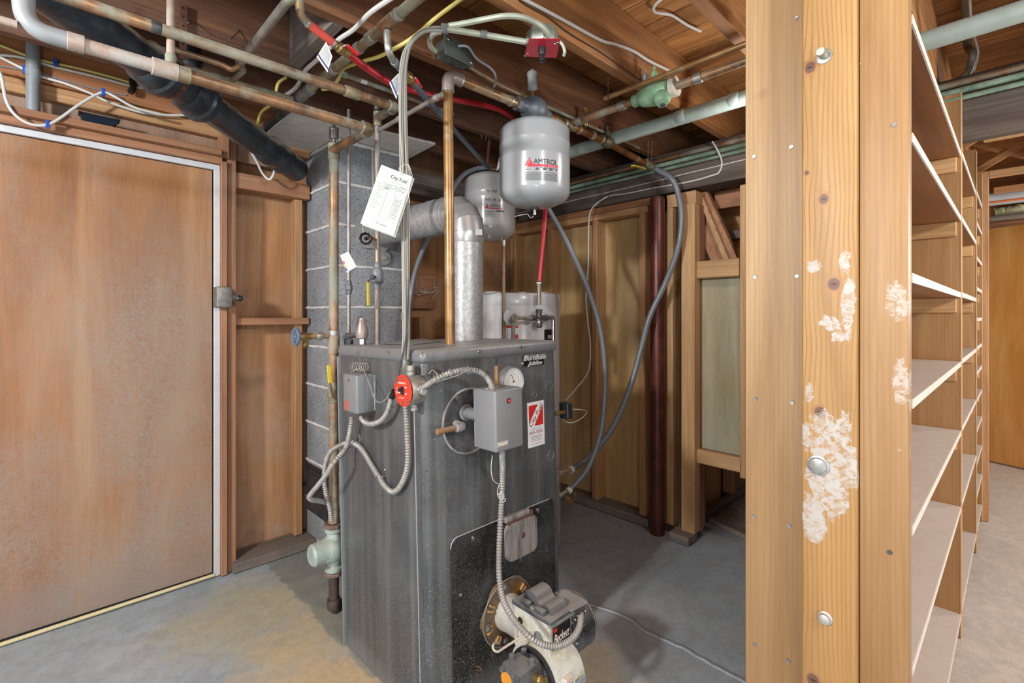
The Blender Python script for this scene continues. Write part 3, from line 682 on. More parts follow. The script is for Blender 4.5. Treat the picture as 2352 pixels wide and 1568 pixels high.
tag(MB().tube(fillet([at(2216, -40, z=2.34), at(2222, 110, z=2.30), at(2236, 120, z=2.2), at(2225, 175, z=2.14), at(2150, 206, z=2.10)], .05), .0125, 14).build('bent_conduit', GALV_), 'bent grey conduit hooking down from the joists at top right corner', 'conduit')
tag(MB().tube(catmull([at(2226, -30, z=2.30), at(2232, 60, z=2.28), at(2246, 118, z=2.22), at(2236, 165, z=2.15)], 6), .004, 8).build('cable', flat('cable_white', '#c5c6c2', .45, 0, .04)), 'white cable beside the bent conduit at top right corner', 'cable')
bay(1.262, 2.485, ZS, 'nearest bay of the white-topped storage shelves beside the bolted post', True)
bay(2.503, 3.43, [1.84, 1.59, 1.30, 1.045, .785, .50, .10], 'second bay of the storage shelves further down the aisle', False)
bay(3.448, 3.98, [1.86, 1.70, 1.52, 1.36, 1.20, 1.05, .92, .78, .62, .45, .28, .1], 'third and narrowest bay of the storage shelves with closely spaced boards', False)
# backing behind the shelves
struct(MB().box(1.262, 4.0, YBK+.003, YBK+.015, 0, 2.1).build('wall_partition', ply('shelf_back', '#7d5330', '#96653c', '#a87848', 'z', .5, .2)))
# framed opening and rooms beyond
o = MB().box(3.999, 4.04, YF-.03, YF+.06, 0, 2.06, .002).build('opening_post', W('fir', 'z')); tag(o, 'slim post of the framed opening past the end of the shelves', 'post')
o = MB().box(3.999, 4.04, -1.5, YF-.031, 2.02, 2.06, .002).build('opening_header', W('fir', 'y')); tag(o, 'wooden header across the framed opening at the end of the aisle', 'beam')
o = MB().box(3.30, 3.34, -1.6, .12, 2.06, 2.10, .002).build('cross_brace', W('tan', 'y')); tag(o, 'light batten under the joists just before the framed opening', 'board')
o = MB().box(4.7, 4.74, -1.6, .12, 2.05, 2.09, .002).build('cross_brace', W('joist_light', 'y')); tag(o, 'light batten under the joists beyond the framed opening', 'board')
for i, x in enumerate((3.6, 4.35)):
    for s in (0, 1):
        a = Vector((x, -.14, 2.13 if s else 2.34)); b = Vector((x, .21, 2.34 if s else 2.13)); a.x += .04*s; b.x += .04*s
        tag(MB().beam(a, b, .02, .035).build('bridging_strut', W('joist_light', 'y')), ['rising', 'falling'][s]+' diagonal bridging strut between joists '+('before' if i == 0 else 'beyond')+' the framed opening', 'strut', 'joist bridging')
# far door
A = at(2262, 1058, z=0); B = at(2352, 1078, z=0); dv = (B-A).normalized(); B2 = A+dv*.95; nm = Vector((dv.y, -dv.x, 0)); nm = nm if nm.x > 0 else -nm
def far_mat():
    n = N('varnished_plywood'); v = n.raw(); a = n.noise(n.scale(v, (3, 3, .8)), 1.0, 6, .6, 1.0); c = n.ramp(a, [(.3, '#b9803f'), (.5, '#cb9350'), (.7, '#d8a865')])
    b = n.noise(n.scale(v, (90, 90, 4)), 1.0, 3); c = n.mix(1.0, c, n.ramp(b, [(.3, (.88,)*3+(1,)), (.6, (1.0,)*3+(1,))]), 'MULTIPLY'); return n.done(c, .35)
struct(MB().prism([A-dv*.12+Vector((0, 0, .01)), B2+Vector((0, 0, .01)), B2+Vector((0, 0, 1.93)), A-dv*.12+Vector((0, 0, 1.93))], nm*.035).build('door_2', far_mat()))
# things above the far door
def yrun(name, x, py0, r, mat, L, cat, px=2300):
    p = at(px, py0, x=x); return tag(MB().cyl((x, .35, p.z), (x, -1.6, p.z), r, n=16).build(name, mat), L, cat)
yrun('duct_pipe', 5.2, 455, .05, flat('white_pipe', '#b2b8ba', .4), 'white pipe crossing above the far orange door', 'pipe')
yrun('orange_cord', 5.0, 462, .008, flat('orange_cord', '#d2713a', .5), 'thin orange cord strung above the far door', 'cord')
p = at(2312, 485, x=5.35)
mb = MB()
rr = random.Random(4)
P = [Vector((5.40+rr.uniform(-.015, .015), .14-.02*k, p.z+rr.uniform(-.008, .008))) for k in range(32)]; RR = [.05+rr.uniform(-.008, .008) for k in range(33)]
mb.tube(P, lambda i: RR[i], 14)
tag(mb.build('insulation_batt', flat('yellow_insulation', '#a9a683', .95, var=.3)), 'pale yellow insulation stuffed above the far door', 'insulation')
for k, (py, mt) in enumerate(((500, 'grey'), (512, 'joist'))): yrun('far_rail', 5.3+.05*k, py, .022, W(mt, 'y'), ['dusty rail under the insulation above the far door', 'dark rail just on top of the far door'][k], 'rail')
struct(MB().box(6.6, 6.65, -4.2, 3.1, 0, 2.36).build('wall_right_end', flat('end_wall', '#8a6845', .8)))
struct(MB().box(4.04, 6.6, .52, .54, 0, 2.36).build('wall_side', flat('side_wall', '#8f6b45', .8)))
# ------------------------------------------------------------------ pipes
def seg_at_px(A, B, px):
    A, B = Vector(A), Vector(B); lo, hi = 0.0, 1.0
    f = lambda t: PX0+FPX*((A+(B-A)*t).x*SA-(A+(B-A)*t).y*CA)/dep(A+(B-A)*t)-px
    s = f(0) < 0
    for _ in range(40):
        mi = (lo+hi)/2
        if (f(mi) < 0) == s: lo = mi
        else: hi = mi
    return A+(B-A)*lo
CU = copper(); CUY = copper('copper_bright', '#ab875a', '#8b6b44', '#9a9c92', .36, .5, .34, .25); CUG = copper('copper_green', '#97805f', '#77694f', '#84978a', .8, .4, .45, .3)
CUW = copper('copper_painted', '#a3958a', '#9a775c', '#a9aba8', .9, .2, .5, .4)
GAL = steel('galvanized_pipe', '#7b7a76', '#a5a39d', .42, .65, 16, .1, .25); SOL = steel('solder_tin', '#8f938f', '#b9bbb6', .4, .7, 40)
BRS = steel('brass', '#8a7446', '#b39a62', .35, .8, 30, .1); IRN = steel('cast_iron_grey', '#565d63', '#868c90', .55, .4, 22, .4, .2)
DRK = steel('dark_pipe', '#34373a', '#585b5c', .5, .5, 20, .1, .2); STL = steel('bright_steel', '#8e9092', '#c3c4c5', .25, .95, 30)
PG = flat('pex_grey', '#6d747b', .35, 0, .05, .6); PR = flat('pex_red', '#a8222c', .3, 0, .05, .6); PB = flat('pex_blue_grey', '#55636d', .35, 0, .05)
PRL = flat('red_sleeve', '#d2544b', .35, 0, .04); WHT = flat('cable_white', '#c5c6c2', .45, 0, .04); YEL = flat('cable_yellow', '#c9bb68', .45, 0, .05)
YH = flat('handle_yellow', '#c9b32a', .35); RH = flat('handle_red', '#c41f24', .35); GRC = flat('cable_grey', '#75777b', .5)
GRN_C = flat('conduit_green_grey', '#a3ab9a', .45, .2, .08); PAPER = flat('paper', '#c4c6c1', .6, 0, .02)
def R_(n, L, cat, loc): return thing(n, L, cat, loc)
def collar(p, d, r, l, mat, parent, name='coupling', n=18):
    p = Vector(p); d = Vector(d).normalized()
    return MB().lathe([(r*.96, -l/2), (r, -l/2+.001), (r, l/2-.001), (r*.96, l/2)], p, d, n).build(name, mat, parent)
def elbow(a, b, c, R, r, mat, parent, ext=.006):
    a, b, c = map(Vector, (a, b, c)); u = (a-b).normalized(); w = (c-b).normalized()
    P = fillet([b+u*(R+ext), b, b+w*(R+ext)], R, 8)
    o = MB().tube(P, r, 18).build('elbow', mat, parent)
    for q, dd in ((b+u*(R+ext), u), (b+w*(R+ext), w)): MB().lathe([(r*.95, -.004), (r*1.07, -.002), (r*1.07, .003), (r*.9, .004)], q, dd, 18).build('elbow_lip', SOL, o)
    return o
# P1: lower heating main
t = R_('heating_main', 'lower copper heating main, painted whitish at its left end, with an upward elbow', 'pipe', (.38, 1.51, 1.84))
e0 = Vector((-.03, 1.51, 1.84)); e1 = Vector((.79, 1.51, 1.835)); e2 = Vector((.79, 1.80, 1.835))
tp = seg_at_px(e0, e1, 392)
MB().tube(fillet([(-.03, 1.51, 2.14), e0, tp], .05), .0165, 18).build('pipe', CUW, t); MB().tube([tp, e1], .0165, 18).build('pipe', CU, t)
MB().tube([e1, e2], .0165, 18).build('pipe', CU, t)
MB().tube(fillet([e0+Vector((0, 0, .14)), e0, e0+Vector((.10, 0, 0))], .055, 8), .0195, 18).build('elbow', flat('painted_fitting', '#8b9194', .5, .1, .08), t)
collar(e0+Vector((.085, 0, 0)), (1, 0, 0), .0205, .030, CUW, t)
tp = seg_at_px(e0, e1, 392)
collar(tp-Vector((.012, 0, 0)), (1, 0, 0), .0215, .055, CUW, t, 'tee'); collar(tp+Vector((.028, 0, 0)), (1, 0, 0), .0205, .03, CUG, t)
MB().cyl(tp, tp+Vector((0, 0, .30)), .0095, n=14).build('branch_pipe', CUW, t)
collar(tp+Vector((0, 0, .03)), (0, 0, 1), .0125, .022, CUG, t); collar(tp+Vector((0, 0, .19)), (0, 0, 1), .0125, .02, CUG, t)
elbow(e0+Vector((.5, 0, 0)), e1, e2, .014, .0205, CUG, t, .012)
# thin pipe joining at the left
tag(MB().cyl((-.42, 1.51, 1.842), (-.04, 1.51, 1.842), .009, n=12).build('branch_pipe', CUW), 'thin whitish pipe running off the left edge beside the painted elbow', 'pipe')
# V1 return riser behind the boiler
t = R_('return_riser', 'copper riser between chimney and boiler with a silver air vent on top', 'pipe', (.795, 1.80, .3))
MB().cyl((.795, 1.80, .36), (.795, 1.80, 1.86), .0175, n=20).build('pipe', CU, t)
collar((.795, 1.80, 1.83), (0, 0, 1), .021, .06, CUG, t, 'tee'); collar((.795, 1.80, 1.10), (0, 0, 1), .021, .07, CU, t, 'tee'); collar((.795, 1.80, 1.145), (0, 0, 1), .0195, .02, SOL, t)
MB().lathe([(.006, 0), (.006, .014), (.017, .016), (.017, .05), (.0185, .052), (.0185, .058), (.012, .062), (.005, .063), (.005, .078), (.0, .079)], (.795, 1.80, 1.862), (0, 0, 1), 20).build('air_vent', STL, t)
# drain valve with blue wheel
t = R_('drain_valve', 'brass drain valve with a blue handwheel left of the boiler top', 'valve', (.72, 1.80, 1.125))
MB().cyl((.672, 1.80, 1.135), (.785, 1.80, 1.135), .0105, n=16).build('pipe', CU, t); collar((.738, 1.80, 1.135), (1, 0, 0), .0155, .02, SOL, t)
MB().lathe([(.008, 0), (.014, .004), (.015, .02), (.011, .03), (.013, .045)], (.665, 1.80, 1.135), (1, 0, 0), 16).tube([(.69, 1.80, 1.13), (.685, 1.79, 1.115), (.682, 1.78, 1.098)], .010, 12).build('valve_body', BRS, t)
hw = MB().torus((.655, 1.80, 1.135), (1, 0, 0), .028, .0065, 26, 8)
for k in range(6): a = k*PI/3; hw.tube([(.655, 1.80, 1.135), (.655, 1.80+.028*math.cos(a), 1.135+.028*math.sin(a))], .0038, 6)
hw.ball((.655, 1.80, 1.135), .009); hw.build('handwheel', flat('blue_wheel', '#54687f', .45), t)
# V2 thin gauge line
t = R_('thin_riser', 'thin steel riser with small valve and paper tag between the two copper risers', 'pipe', (.835, 1.76, 1.08))
MB().cyl((.835, 1.76, 1.10), (.835, 1.76, 1.99), .0068, n=14).build('pipe', GAL, t)
MB().lathe([(.008, 0), (.011, .004), (.011, .014), (.0145, .018), (.0145, .034), (.011, .038), (.011, .05), (.008, .054)], (.835, 1.76, 1.29), (0, 0, 1), 6).build('valve_body', IRN, t)
for z, r in ((1.10, .017), (1.125, .013)): MB().hexa((.835, 1.76, z), (.835, 1.76, z+.02), r).build('union', DRK, t)
a, b, c, d = [at(x, y, d=1.78) for x, y in ((781, 586), (800, 577), (819, 612), (796, 626))]
tg = MB().prism([a, b, c, d], (0, -.0006, 0)).build('inspection_tag', PAPER); tag(tg, 'small white tag with coloured stripes on the thin riser in front of the chimney', 'tag')
for k, cc in enumerate(('#c8504a', '#d8a94a', '#3b4a78')):
    q = a+(d-a)*(.35+.2*k); w_ = (d-a)*.18; h_ = (b-a)*.18; MB().prism([q, q+w_, q+w_+h_, q+h_], (0, -.0012, 0)).build('stripe', flat('stripe_%d' % k, cc, .5), tg)
# relief valve on boiler top
t = R_('relief_valve', 'pinkish grey bell-shaped relief valve standing at the rear left of the boiler top', 'valve', (.838, 1.66, 1.105))
MB().hexa((.838, 1.66, 1.105), (.838, 1.66, 1.128), .014).build('base_nut', STL, t)
MB().lathe([(.013, 0), (.021, .004), (.0225, .02), (.022, .03), (.0145, .068), (.012, .072), (.012, .076), (.0, .0765)], (.838, 1.66, 1.125), (0, 0, 1), 24).build('bell', steel('bell_metal', '#8d807b', '#a99d97', .4, .5, 20), t)
MB().tube([(.82, 1.66, 1.17), (.822, 1.66, 1.205), (.84, 1.66, 1.207)], .0015, 6).build('test_lever', DRK, t)
MB().tube([(.80, 1.72, 1.13), (.82, 1.68, 1.14), (.838, 1.66, 1.14)], .010, 10).build('side_nipple', DRK, t)
# V3 supply riser
t = R_('supply_riser', 'grey pipe riser with a yellow lever valve and dark handwheel in front of the chimney', 'pipe', (.878, 1.62, 1.10))
MB().cyl((.878, 1.62, 1.105), (.878, 1.62, 1.94), .0100, n=18).build('pipe', copper('copper_grey', '#8a7b6c', '#6f6b66', '#8c8f8c', .7, .55, .4, .1), t)
MB().lathe([(.012, 0), (.013, .004), (.013, .02), (.0215, .03), (.0215, .06), (.018, .075), (.013, .082), (.013, .096), (.011, .10)], (.878, 1.62, 1.305), (0, 0, 1), 20).build('ball_valve', IRN, t)
p = at(856, 636, d=1.74); MB().cyl((.878, 1.62, 1.352), p, .006, n=10).ball(p, .010, (.8, .8, 1)).build('valve_stem', DRK, t)
q0 = at(845, 648, d=1.72); q1 = at(846, 702, d=1.73)
MB().tube([p, at(850, 642, d=1.73), q0], .0025, 8).build('lever', STL, t); MB().beam(q0, q1, .010, .004, .0015, (0, 1, 0)).build('lever_grip', YH, t)
w0 = at(840, 548, d=1.73); hb = Vector((.878, 1.62, w0.z)); dd = (w0-hb).normalized(); dd = Vector((-.25, -1, .1)).normalized(); w0 = at(840, 548, d=1.71)
hw = MB().torus(w0, dd, .018, .0042, 24, 8)
for k in range(9):
    u, v_ = frame(dd); a_ = 2*PI*k/9; hw.ball(w0+u*math.cos(a_)*.019+v_*math.sin(a_)*.019, .005)
hw.ball(w0, .007); hw.build('handwheel', steel('black_wheel', '#1c1c1e', '#3a3a3c', .4, .6), t)
MB().tube([w0, at(850, 545, d=1.75), hb], .006, 10).build('wheel_stem', BRS, t)
MB().lathe([(.005, 0), (.005, .01), (.013, .012), (.0125, .04), (.0, .041)], (.878, 1.62, 1.945), (0, 0, 1), 18).build('air_vent', STL, t)
collar((.878, 1.62, 1.925), (0, 0, 1), .0145, .05, CUG, t, 'tee')
p0, p1 = Vector((.878, 1.61, 1.882)), Vector((.878, 1.22, 1.885))
MB().cyl(p0, p1, .0075, n=12).build('side_pipe', GAL, t); collar(p0*.62+p1*.38, p1-p0, .0105, .03, SOL, t); collar(p0*.1+p1*.9, p1-p0, .0105, .03, SOL, t)
# P2: upper heating main
t = R_('heating_main', 'upper copper heating main running parallel above the lower one', 'pipe', (.45, 1.495, 1.93))
a, b, c = Vector((-.04, 1.495, 1.93)), Vector((.878, 1.495, 1.93)), Vector((.878, 1.615, 1.93))
MB().tube(fillet([a, b, c], .014), .0145, 18).build('pipe', CU, t); collar(seg_at_px(a, b, 808), (1, 0, 0), .0175, .05, CUG, t); elbow(a, b, c, .012, .0175, CUG, t, .010)
collar(seg_at_px(a, b, 358), (1, 0, 0), .0152, .022, DRK, t)
# P5
t = tag(MB().cyl((.765, 1.67, 2.07), (1.26, 1.67, 2.07), .008, n=14).build('copper_tube', CU), 'short copper tube with a small sticker running under the joist behind the red tubing', 'pipe')
q = seg_at_px((.765, 1.67, 2.07), (1.26, 1.67, 2.07), 835); MB().lathe([(.0082, -.012), (.0084, -.012), (.0084, .012), (.0082, .012)], q, (1, 0, 0), 14).build('sticker', PAPER, t)
collar((.775, 1.67, 2.07), (1, 0, 0), .0105, .02, CUG, t, 'cap')
# P4 main along the joists, with branch to the blue tube
t = R_('water_main', 'thick green-stained copper pipe slanting down from the top edge towards the cement board', 'pipe', (.715, 1.4, 2.05))
MB().cyl((.715, .80, 2.05), (.715, 1.90, 2.05), .0145, n=18).build('pipe', CUG, t)
for Y, l, m_ in ((1.255, .075, CU), (1.20, .012, SOL), (1.44, .02, SOL), (1.62, .02, SOL), (1.36, .03, SOL)): collar((.715, Y, 2.05), (0, 1, 0), .0178, l, m_, t)
MB().cyl((.715, 1.90, 2.05), (.715, 2.56, 2.045), .0165, n=16).build('dark_pipe', DRK, t)
for Y in (1.83, 1.90, 1.98): collar((.715, Y, 2.05), (0, 1, 0), .020, .035, IRN, t, 'fitting')
bt = Vector((.715, 1.262, 2.03)); P = [bt, (.717, 1.262, 1.985), (.735, 1.275, 1.965)]
MB().tube(catmull([bt, (.716, 1.262, 2.0), (.722, 1.265, 1.975), (.75, 1.288, 1.968)], 5), .0105, 14).build('branch_elbow', SOL, t)
# dark pipe along x joining it, drop and oblique grey pipe
t = R_('galvanized_pipe', 'whitish grey pipe rising obliquely to the top edge above the black soil pipe', 'pipe', (.46, 1.3, 2.03))
MB().cyl((.46, .95, 2.03), (.46, 1.74, 2.03), .0120, n=16).build('pipe', GAL, t)
collar((.46, 1.30, 2.03), (0, 1, 0), .0145, .03, CUG, t); collar((.46, 1.73, 2.03), (0, 1, 0), .015, .04, GAL, t, 'elbow')
MB().tube(catmull([(.28, 1.75, 2.005), (.40, 1.75, 2.005), (.435, 1.75, 2.0), (.458, 1.75, 2.018)], 5), .0085, 12).build('side_pipe', CU, t)
MB().tube([(.47, 1.77, 2.03), (.485, 1.80, 2.03), (.485, 1.94, 2.045)], .009, 12).build('drop_pipe', CUG, t)
tag(MB().cyl((.28, 1.955, 2.05), (.70, 1.955, 2.05), .011, n=14).build('dark_pipe', CUG), 'dark green stained pipe under the joist behind the upper heating main', 'pipe')
# vertical grey pipe standing on the door head, green tube behind
t = MB().lathe([(.0205, 0), (.0205, .13), (.0225, .132), (.0225, .155), (.0205, .157), (.0205, .38)], (at(76, 200, y=2.555).x, 2.555, 1.973), (0, 0, 1), 22).build('vent_pipe', flat('grey_vent', '#858c90', .45, .1, .06)); tag(t, 'vertical grey pipe standing on the ledge over the door at far left', 'pipe')
tag(MB().cyl((-.5, 2.2, 2.30), (.25, 2.2, 2.30), .010, n=12).build('green_pipe', flat('green_pipe', '#8fa8a4', .5)), 'thin bluish green pipe high up behind the vertical grey pipe', 'pipe')
# soil pipe
A, B = Vector((-.345, 1.319, 2.03)), Vector((.925, 2.535, 1.95)); ax = (B-A).normalized(); L = (B-A).length
hub = [(seg_at_px(A, B, px)-A).length for px in (372, 462, 628)]
prof = [(.057, 0)]
for h in hub[:2]: prof += [(.056, h-.085), (.067, h-.07), (.069, h-.03), (.076, h-.022), (.077, h+.002), (.070, h+.010), (.062, h+.018), (.060, h+.034), (.056, h+.046)]
h = hub[2]; prof += [(.056, h-.06), (.066, h-.045), (.068, h-.015), (.060, h), (.058, h+.04), (.067, h+.055), (.068, h+.08), (.060, h+.09), (.060, L)]
def tar():
    n = N('black_tar_pipe'); v = n.raw(); c = n.ramp(n.noise(v, 14, 6, .7), [(.3, '#1b1f24'), (.55, '#2b323a'), (.8, '#465462')])
    ge = n.n('ShaderNodeNewGeometry'); sp = n.n('ShaderNodeSeparateXYZ'); n.l(ge.outputs['Normal'], sp.inputs[0])
    up = n.ramp(n.math('ADD', sp.outputs[2], n.math('MULTIPLY', n.math('SUBTRACT', n.noise(v, 30, 5, .7), .5), .7)), [(.18, 0.0), (.5, 1.0)]); c = n.mix(n.math('MULTIPLY', up, .8), c, '#a99f8f')
    ru = n.math('MULTIPLY', n.ramp(n.noise(v, 38, 4, .7), [(.64, 0.0), (.68, 1.0)]), n.ramp(n.noise(v, 5, 2), [(.5, 0.0), (.6, 1.0)])); c = n.mix(n.math('MULTIPLY', ru, .8), c, '#8a5a3a')
    n.bump(n.noise(v, 55, 5, .7), .4, .003); return n.done(c, .3)
o = MB().lathe(prof, A, ax, 36).build('soil_pipe', tar()); tag(o, 'fat black tarred soil pipe crossing diagonally at upper left', 'pipe')
rust = steel('rusty_strap', '#4a3028', '#6e4a3c', .7, .3, 25, .2)
c_ = A+ax*(hub[0]+.020); MB().lathe([(.060, 0), (.0632, .001), (.0632, .02), (.060, .021)], c_, ax, 36).build('strap_band', rust, o)
hs = MB(); u, v_ = frame(ax)
for k in range(16): a_ = 2*PI*k/16; q = c_+ax*.0105; r0 = u*math.cos(a_)+v_*math.sin(a_); hs.cyl(q+r0*.0628, q+r0*.0638, .003, n=8)
hs.build('strap_holes', flat('hole_black', '#120f0e', .9), o)
a = at(420, 10, y=1.83); b = at(418, 92, y=1.83)
o = MB().box(a.x-.0105, a.x+.0105, 1.825, 1.829, b.z-.06, a.z, .0005); o = o.build('hanger_strap', rust); tag(o, 'rusty perforated metal strap nailed to the joist above the soil pipe', 'strap')
hs = MB()
for k in range(6): z = b.z-.04+.028*k; hs.cyl((a.x, 1.8245, z), (a.x, 1.8255, z), .0035, n=10)
hs.build('strap_holes', flat('hole_black', '#120f0e', .9), o)
p = at(437, 130, d=1.80); o = MB().lathe([(.034, 0), (.034, .03), (.040, .032), (.040, .05), (.034, .052), (.034, .12)], (p.x, p.y, p.z-.06), (0, 0, 1), 20).build('vent_stub', flat('abs_black', '#1e2226', .5)); tag(o, 'short black plastic vent stub behind the soil pipe', 'pipe')
# nails in the dark joist
for px, py, qx, qy in ((432, 52, 440, 44), (528, 92, 552, 68)):
    tag(MB().cyl(at(px, py, y=1.80), at(qx, qy, y=1.845), .0018, n=6).build('nail', STL), 'bent nail in the dusty joist '+('next to the rusty strap' if px < 500 else 'above the upper copper main'), 'nail')
# ---------------------------------------------------------------- tubes (pex)
red = [(704, 51, 1.38), (765, 99, 1.405)]
t = R_('red_water_tube', 'red plastic tube with brass lever valve running under the joists to behind the big tank', 'tube', (.9, 1.48, 2.02))
P0, P1 = at(704, 51, y=1.38), at(768, 101, y=1.405)
MB().tube([P0, P1], .0118, 16).build('sleeve', PRL, t)
dd = (P1-P0).normalized()
for q in (P0+dd*.004, P1-dd*.004): collar(q, dd, .0128, .008, SOL, t, 'clamp')
st = at(689, -30, y=1.30); MB().tube(catmull([at(690, -40, y=1.33), at(689, 15, y=1.36), at(693, 36, y=1.37), P0+dd*.006], 6), .0115, 14).build('elbow', CUG, t)
v0, v1 = P1, at(800, 124, y=1.42); dv_ = (v1-v0).normalized(); ln = (v1-v0).length
MB().lathe([(.010, 0), (.013, .002), (.013, .012), (.016, .016), (.016, ln*.6), (.012, ln*.7), (.013, ln*.75), (.013, ln)], v0, dv_, 16).build('ball_valve', BRS, t)
Pr = [at(x, y, y=w_) for x, y, w_ in ((800, 124, 1.42), (848, 160, 1.45), (898, 191, 1.48), (955, 210, 1.50), (1010, 223, 1.52), (1111, 242, 1.56), (1165, 262, 1.60), (1205, 300, 1.64), (1235, 380, 1.62), (1251, 470, 1.59), (1251, 510, 1.58), (1245, 580, 1.58), (1239, 645, 1.58))]
MB().tube(catmull(Pr, 8), .0112, 14).build('tube', PR, t)
def lever(parent, piv, a, b, mat, name='lever', w=.014):
    MB().cyl(piv, a, .004, n=8).build('lever_stem', STL, parent); return MB().beam(a, b, w, .006, .002, (0, 0, 1)).build(name, mat, parent)
lever(t, at(783, 110, y=1.405), at(796, 103, y=1.385), at(824, 126, y=1.385), RH)
t = R_('blue_water_tube', 'dark grey-blue plastic tube with red lever valve slanting to the smaller tank', 'tube', (1.2, 1.6, 1.98))
A2, B2_ = Vector((.75, 1.288, 1.968)), Vector((1.738, 1.985, 2.005))
MB().tube([A2, A2*.5+B2_*.5+Vector((0, 0, -.004)), B2_], .0108, 14).build('tube', PB, t)
dd = (B2_-A2).normalized(); collar(A2+dd*.012, dd, .0125, .02, flat('pex_sleeve', '#8b9298', .4), t, 'clamp')
v0 = seg_at_px(A2, B2_, 936); MB().lathe([(.0115, 0), (.013, .002), (.013, .012), (.017, .018), (.017, .04), (.013, .046), (.013, .06), (.0115, .062)], v0-dd*.02, dd, 16).build('ball_valve', BRS, t)
lever(t, at(945, 180, d=1.66), at(954, 180, d=1.62), at(968, 203, d=1.64), RH)
# paper tags on the valves
def ptag(q, dpt, L, name='paper_tag'):
    P = [at(x, y, d=dpt) for x, y in q]; o = MB().prism(P, (0, -.0006, 0)).build(name, PAPER); tag(o, L, 'tag')
    n_ = (P[1]-P[0]).cross(P[3]-P[0]).normalized(); n_ = n_ if n_.y < 0 else -n_
    ln_ = MB()
    for k in range(9):
        f = .12+.07*k; a_ = P[0]+(P[3]-P[0])*f+(P[1]-P[0])*.1; b_ = P[0]+(P[3]-P[0])*f+(P[1]-P[0])*.88+(P[2]-P[1]-(P[3]-P[0]))*f*.9
        ln_.beam(a_+n_*.001, b_+n_*.001, .0004, .0012, up=P[3]-P[0])
    ln_.build('printed_lines', flat('ink_grey', '#8a8f98', .6), o)
    b0, b1 = P[3], P[2]; up = (P[0]-P[3]).normalized()*.005
    MB().prism([b0+n_*.001+up, b1+n_*.001+up, b1+n_*.001+up*2, b0+n_*.001+up*2], n_*.0004).build('blue_stripe', flat('ink_blue', '#2c3d63', .6), o); return o
o = ptag(((749, 96), (763, 130), (752, 166), (727, 130)), 1.40, 'white paper tag with blue border hanging from the upper red valve')
o = ptag(((915, 168), (918, 206), (910, 228), (894, 190)), 1.55, 'white paper tag hanging behind the cable bundle near the blue tube valve')
# ---------------------------------------------------------------- flow valve line (tall copper pipe)
t = R_('supply_main', 'tall bright copper pipe rising from the boiler top and turning right under the joists', 'pipe', (1.03, 1.39, 1.10))
a, b, c = Vector((1.035, 1.39, 1.095)), Vector((1.025, 1.39, 2.055)), Vector((1.40, 1.39, 2.057))
MB().tube(fillet([a, b, c], .03, 8), .0175, 22).build('pipe', CUY, t)
e = elbow(a, b, c, .035, .0215, steel('elbow_dull', '#8d8078', '#a59a92', .45, .5, 18, .05), t, .022)
for X in (1.33,): collar((X, 1.39, 2.057), (1, 0, 0), .021, .012, SOL, t)
# flow control valve body
vb = R_('flow_control_valve', 'rust streaked grey cast iron flow valve directly above the big tank', 'valve', (1.47, 1.39, 2.0))
MB().lathe([(.0185, -.105), (.024, -.10), (.024, -.08), (.027, -.078), (.028, -.055), (.034, -.05), (.05, -.03), (.056, 0), (.052, .02), (.036, .045), (.026, .055), (.027, .075), (.020, .09)], (1.465, 1.39, 2.06), (1, 0, 0), 28).build('body', steel('flow_iron', '#565f68', '#858f96', .5, .4, 10, .4), vb)
MB().lathe([(.043, -.012), (.046, -.008), (.046, .012), (.043, .016)], (1.485, 1.39, 2.06), (1, 0, 0), 26).build('rust_band', steel('rust_band', '#8a6138', '#8d8578', .7, .3, 14, .5), vb)
for k in range(2): MB().hexa((1.358+.03*k, 1.39, 2.058), (1.376+.03*k, 1.39, 2.058), .028-.002*k).build('hex_flat', IRN, vb)
MB().cyl((1.455, 1.39, 2.11), (1.455, 1.39, 2.14), .006, n=10).build('nipple', BRS, vb)
MB().lathe([(.006, 0), (.012, .002), (.021, .008), (.021, .06), (.023, .062), (.023, .074), (.018, .078), (.006, .08), (.006, .088), (0, .089)], (1.455, 1.39, 2.137), (0, 0, 1), 22).build('air_vent', steel('vent_grey', '#9aa3a1', '#c0c7c4', .4, .3, 25), vb)
MB().cyl((1.467, 1.39, 1.985), (1.467, 1.39, 2.02), .014, n=14).build('tank_nipple', IRN, vb)
# continuation to the tee and hose
t = R_('supply_main', 'brown stained copper run from the flow valve past the tees to the grey hose', 'pipe', (1.95, 1.39, 2.03))
a, b, c = Vector((1.55, 1.39, 2.06)), Vector((1.99, 1.39, 2.055)), at(1492, 381, y=1.39)
MB().tube([a, b, c], .0165, 18).build('pipe', copper('copper_brown', '#a86f3c', '#6c4a30', '#8f8f80', .3, .7, .36, .1), t)
for X, l, m_ in ((1.60, .03, BRS), (1.66, .012, SOL), (1.70, .05, CUG), (1.76, .012, SOL), (1.935, .012, SOL), (1.86, .02, CUG)): collar((X, 1.39, 2.058), (1, 0, 0), .0205, l, m_, t)
MB().lathe([(.02, -.03), (.027, -.015), (.029, 0), (.026, .02), (.02, .035)], (1.985, 1.39, 2.055), (1, 0, 0), 20).cyl((1.985, 1.39, 2.05), (1.985, 1.39, 2.105), .016, n=14).build('tee', steel('bronze_tee', '#4d4a3c', '#6f6b55', .5, .5, 20, .3), t)
MB().lathe([(.006, 0), (.006, .012), (.010, .014), (.010, .032), (.0, .033)], (1.985, 1.39, 2.10), (0, 0, 1), 14).build('drain_cap', STL, t)
p = at(1346, 278, y=1.39); MB().lathe([(.010, -.035), (.014, -.02), (.014, .01), (.009, .02), (.009, .035), (.018, .037), (.018, .045), (.0, .046)], (p.x, 1.39, p.z+.01), (0, 0, 1), 16).build('vent_cock', BRS, t)
dd = (c-b).normalized()
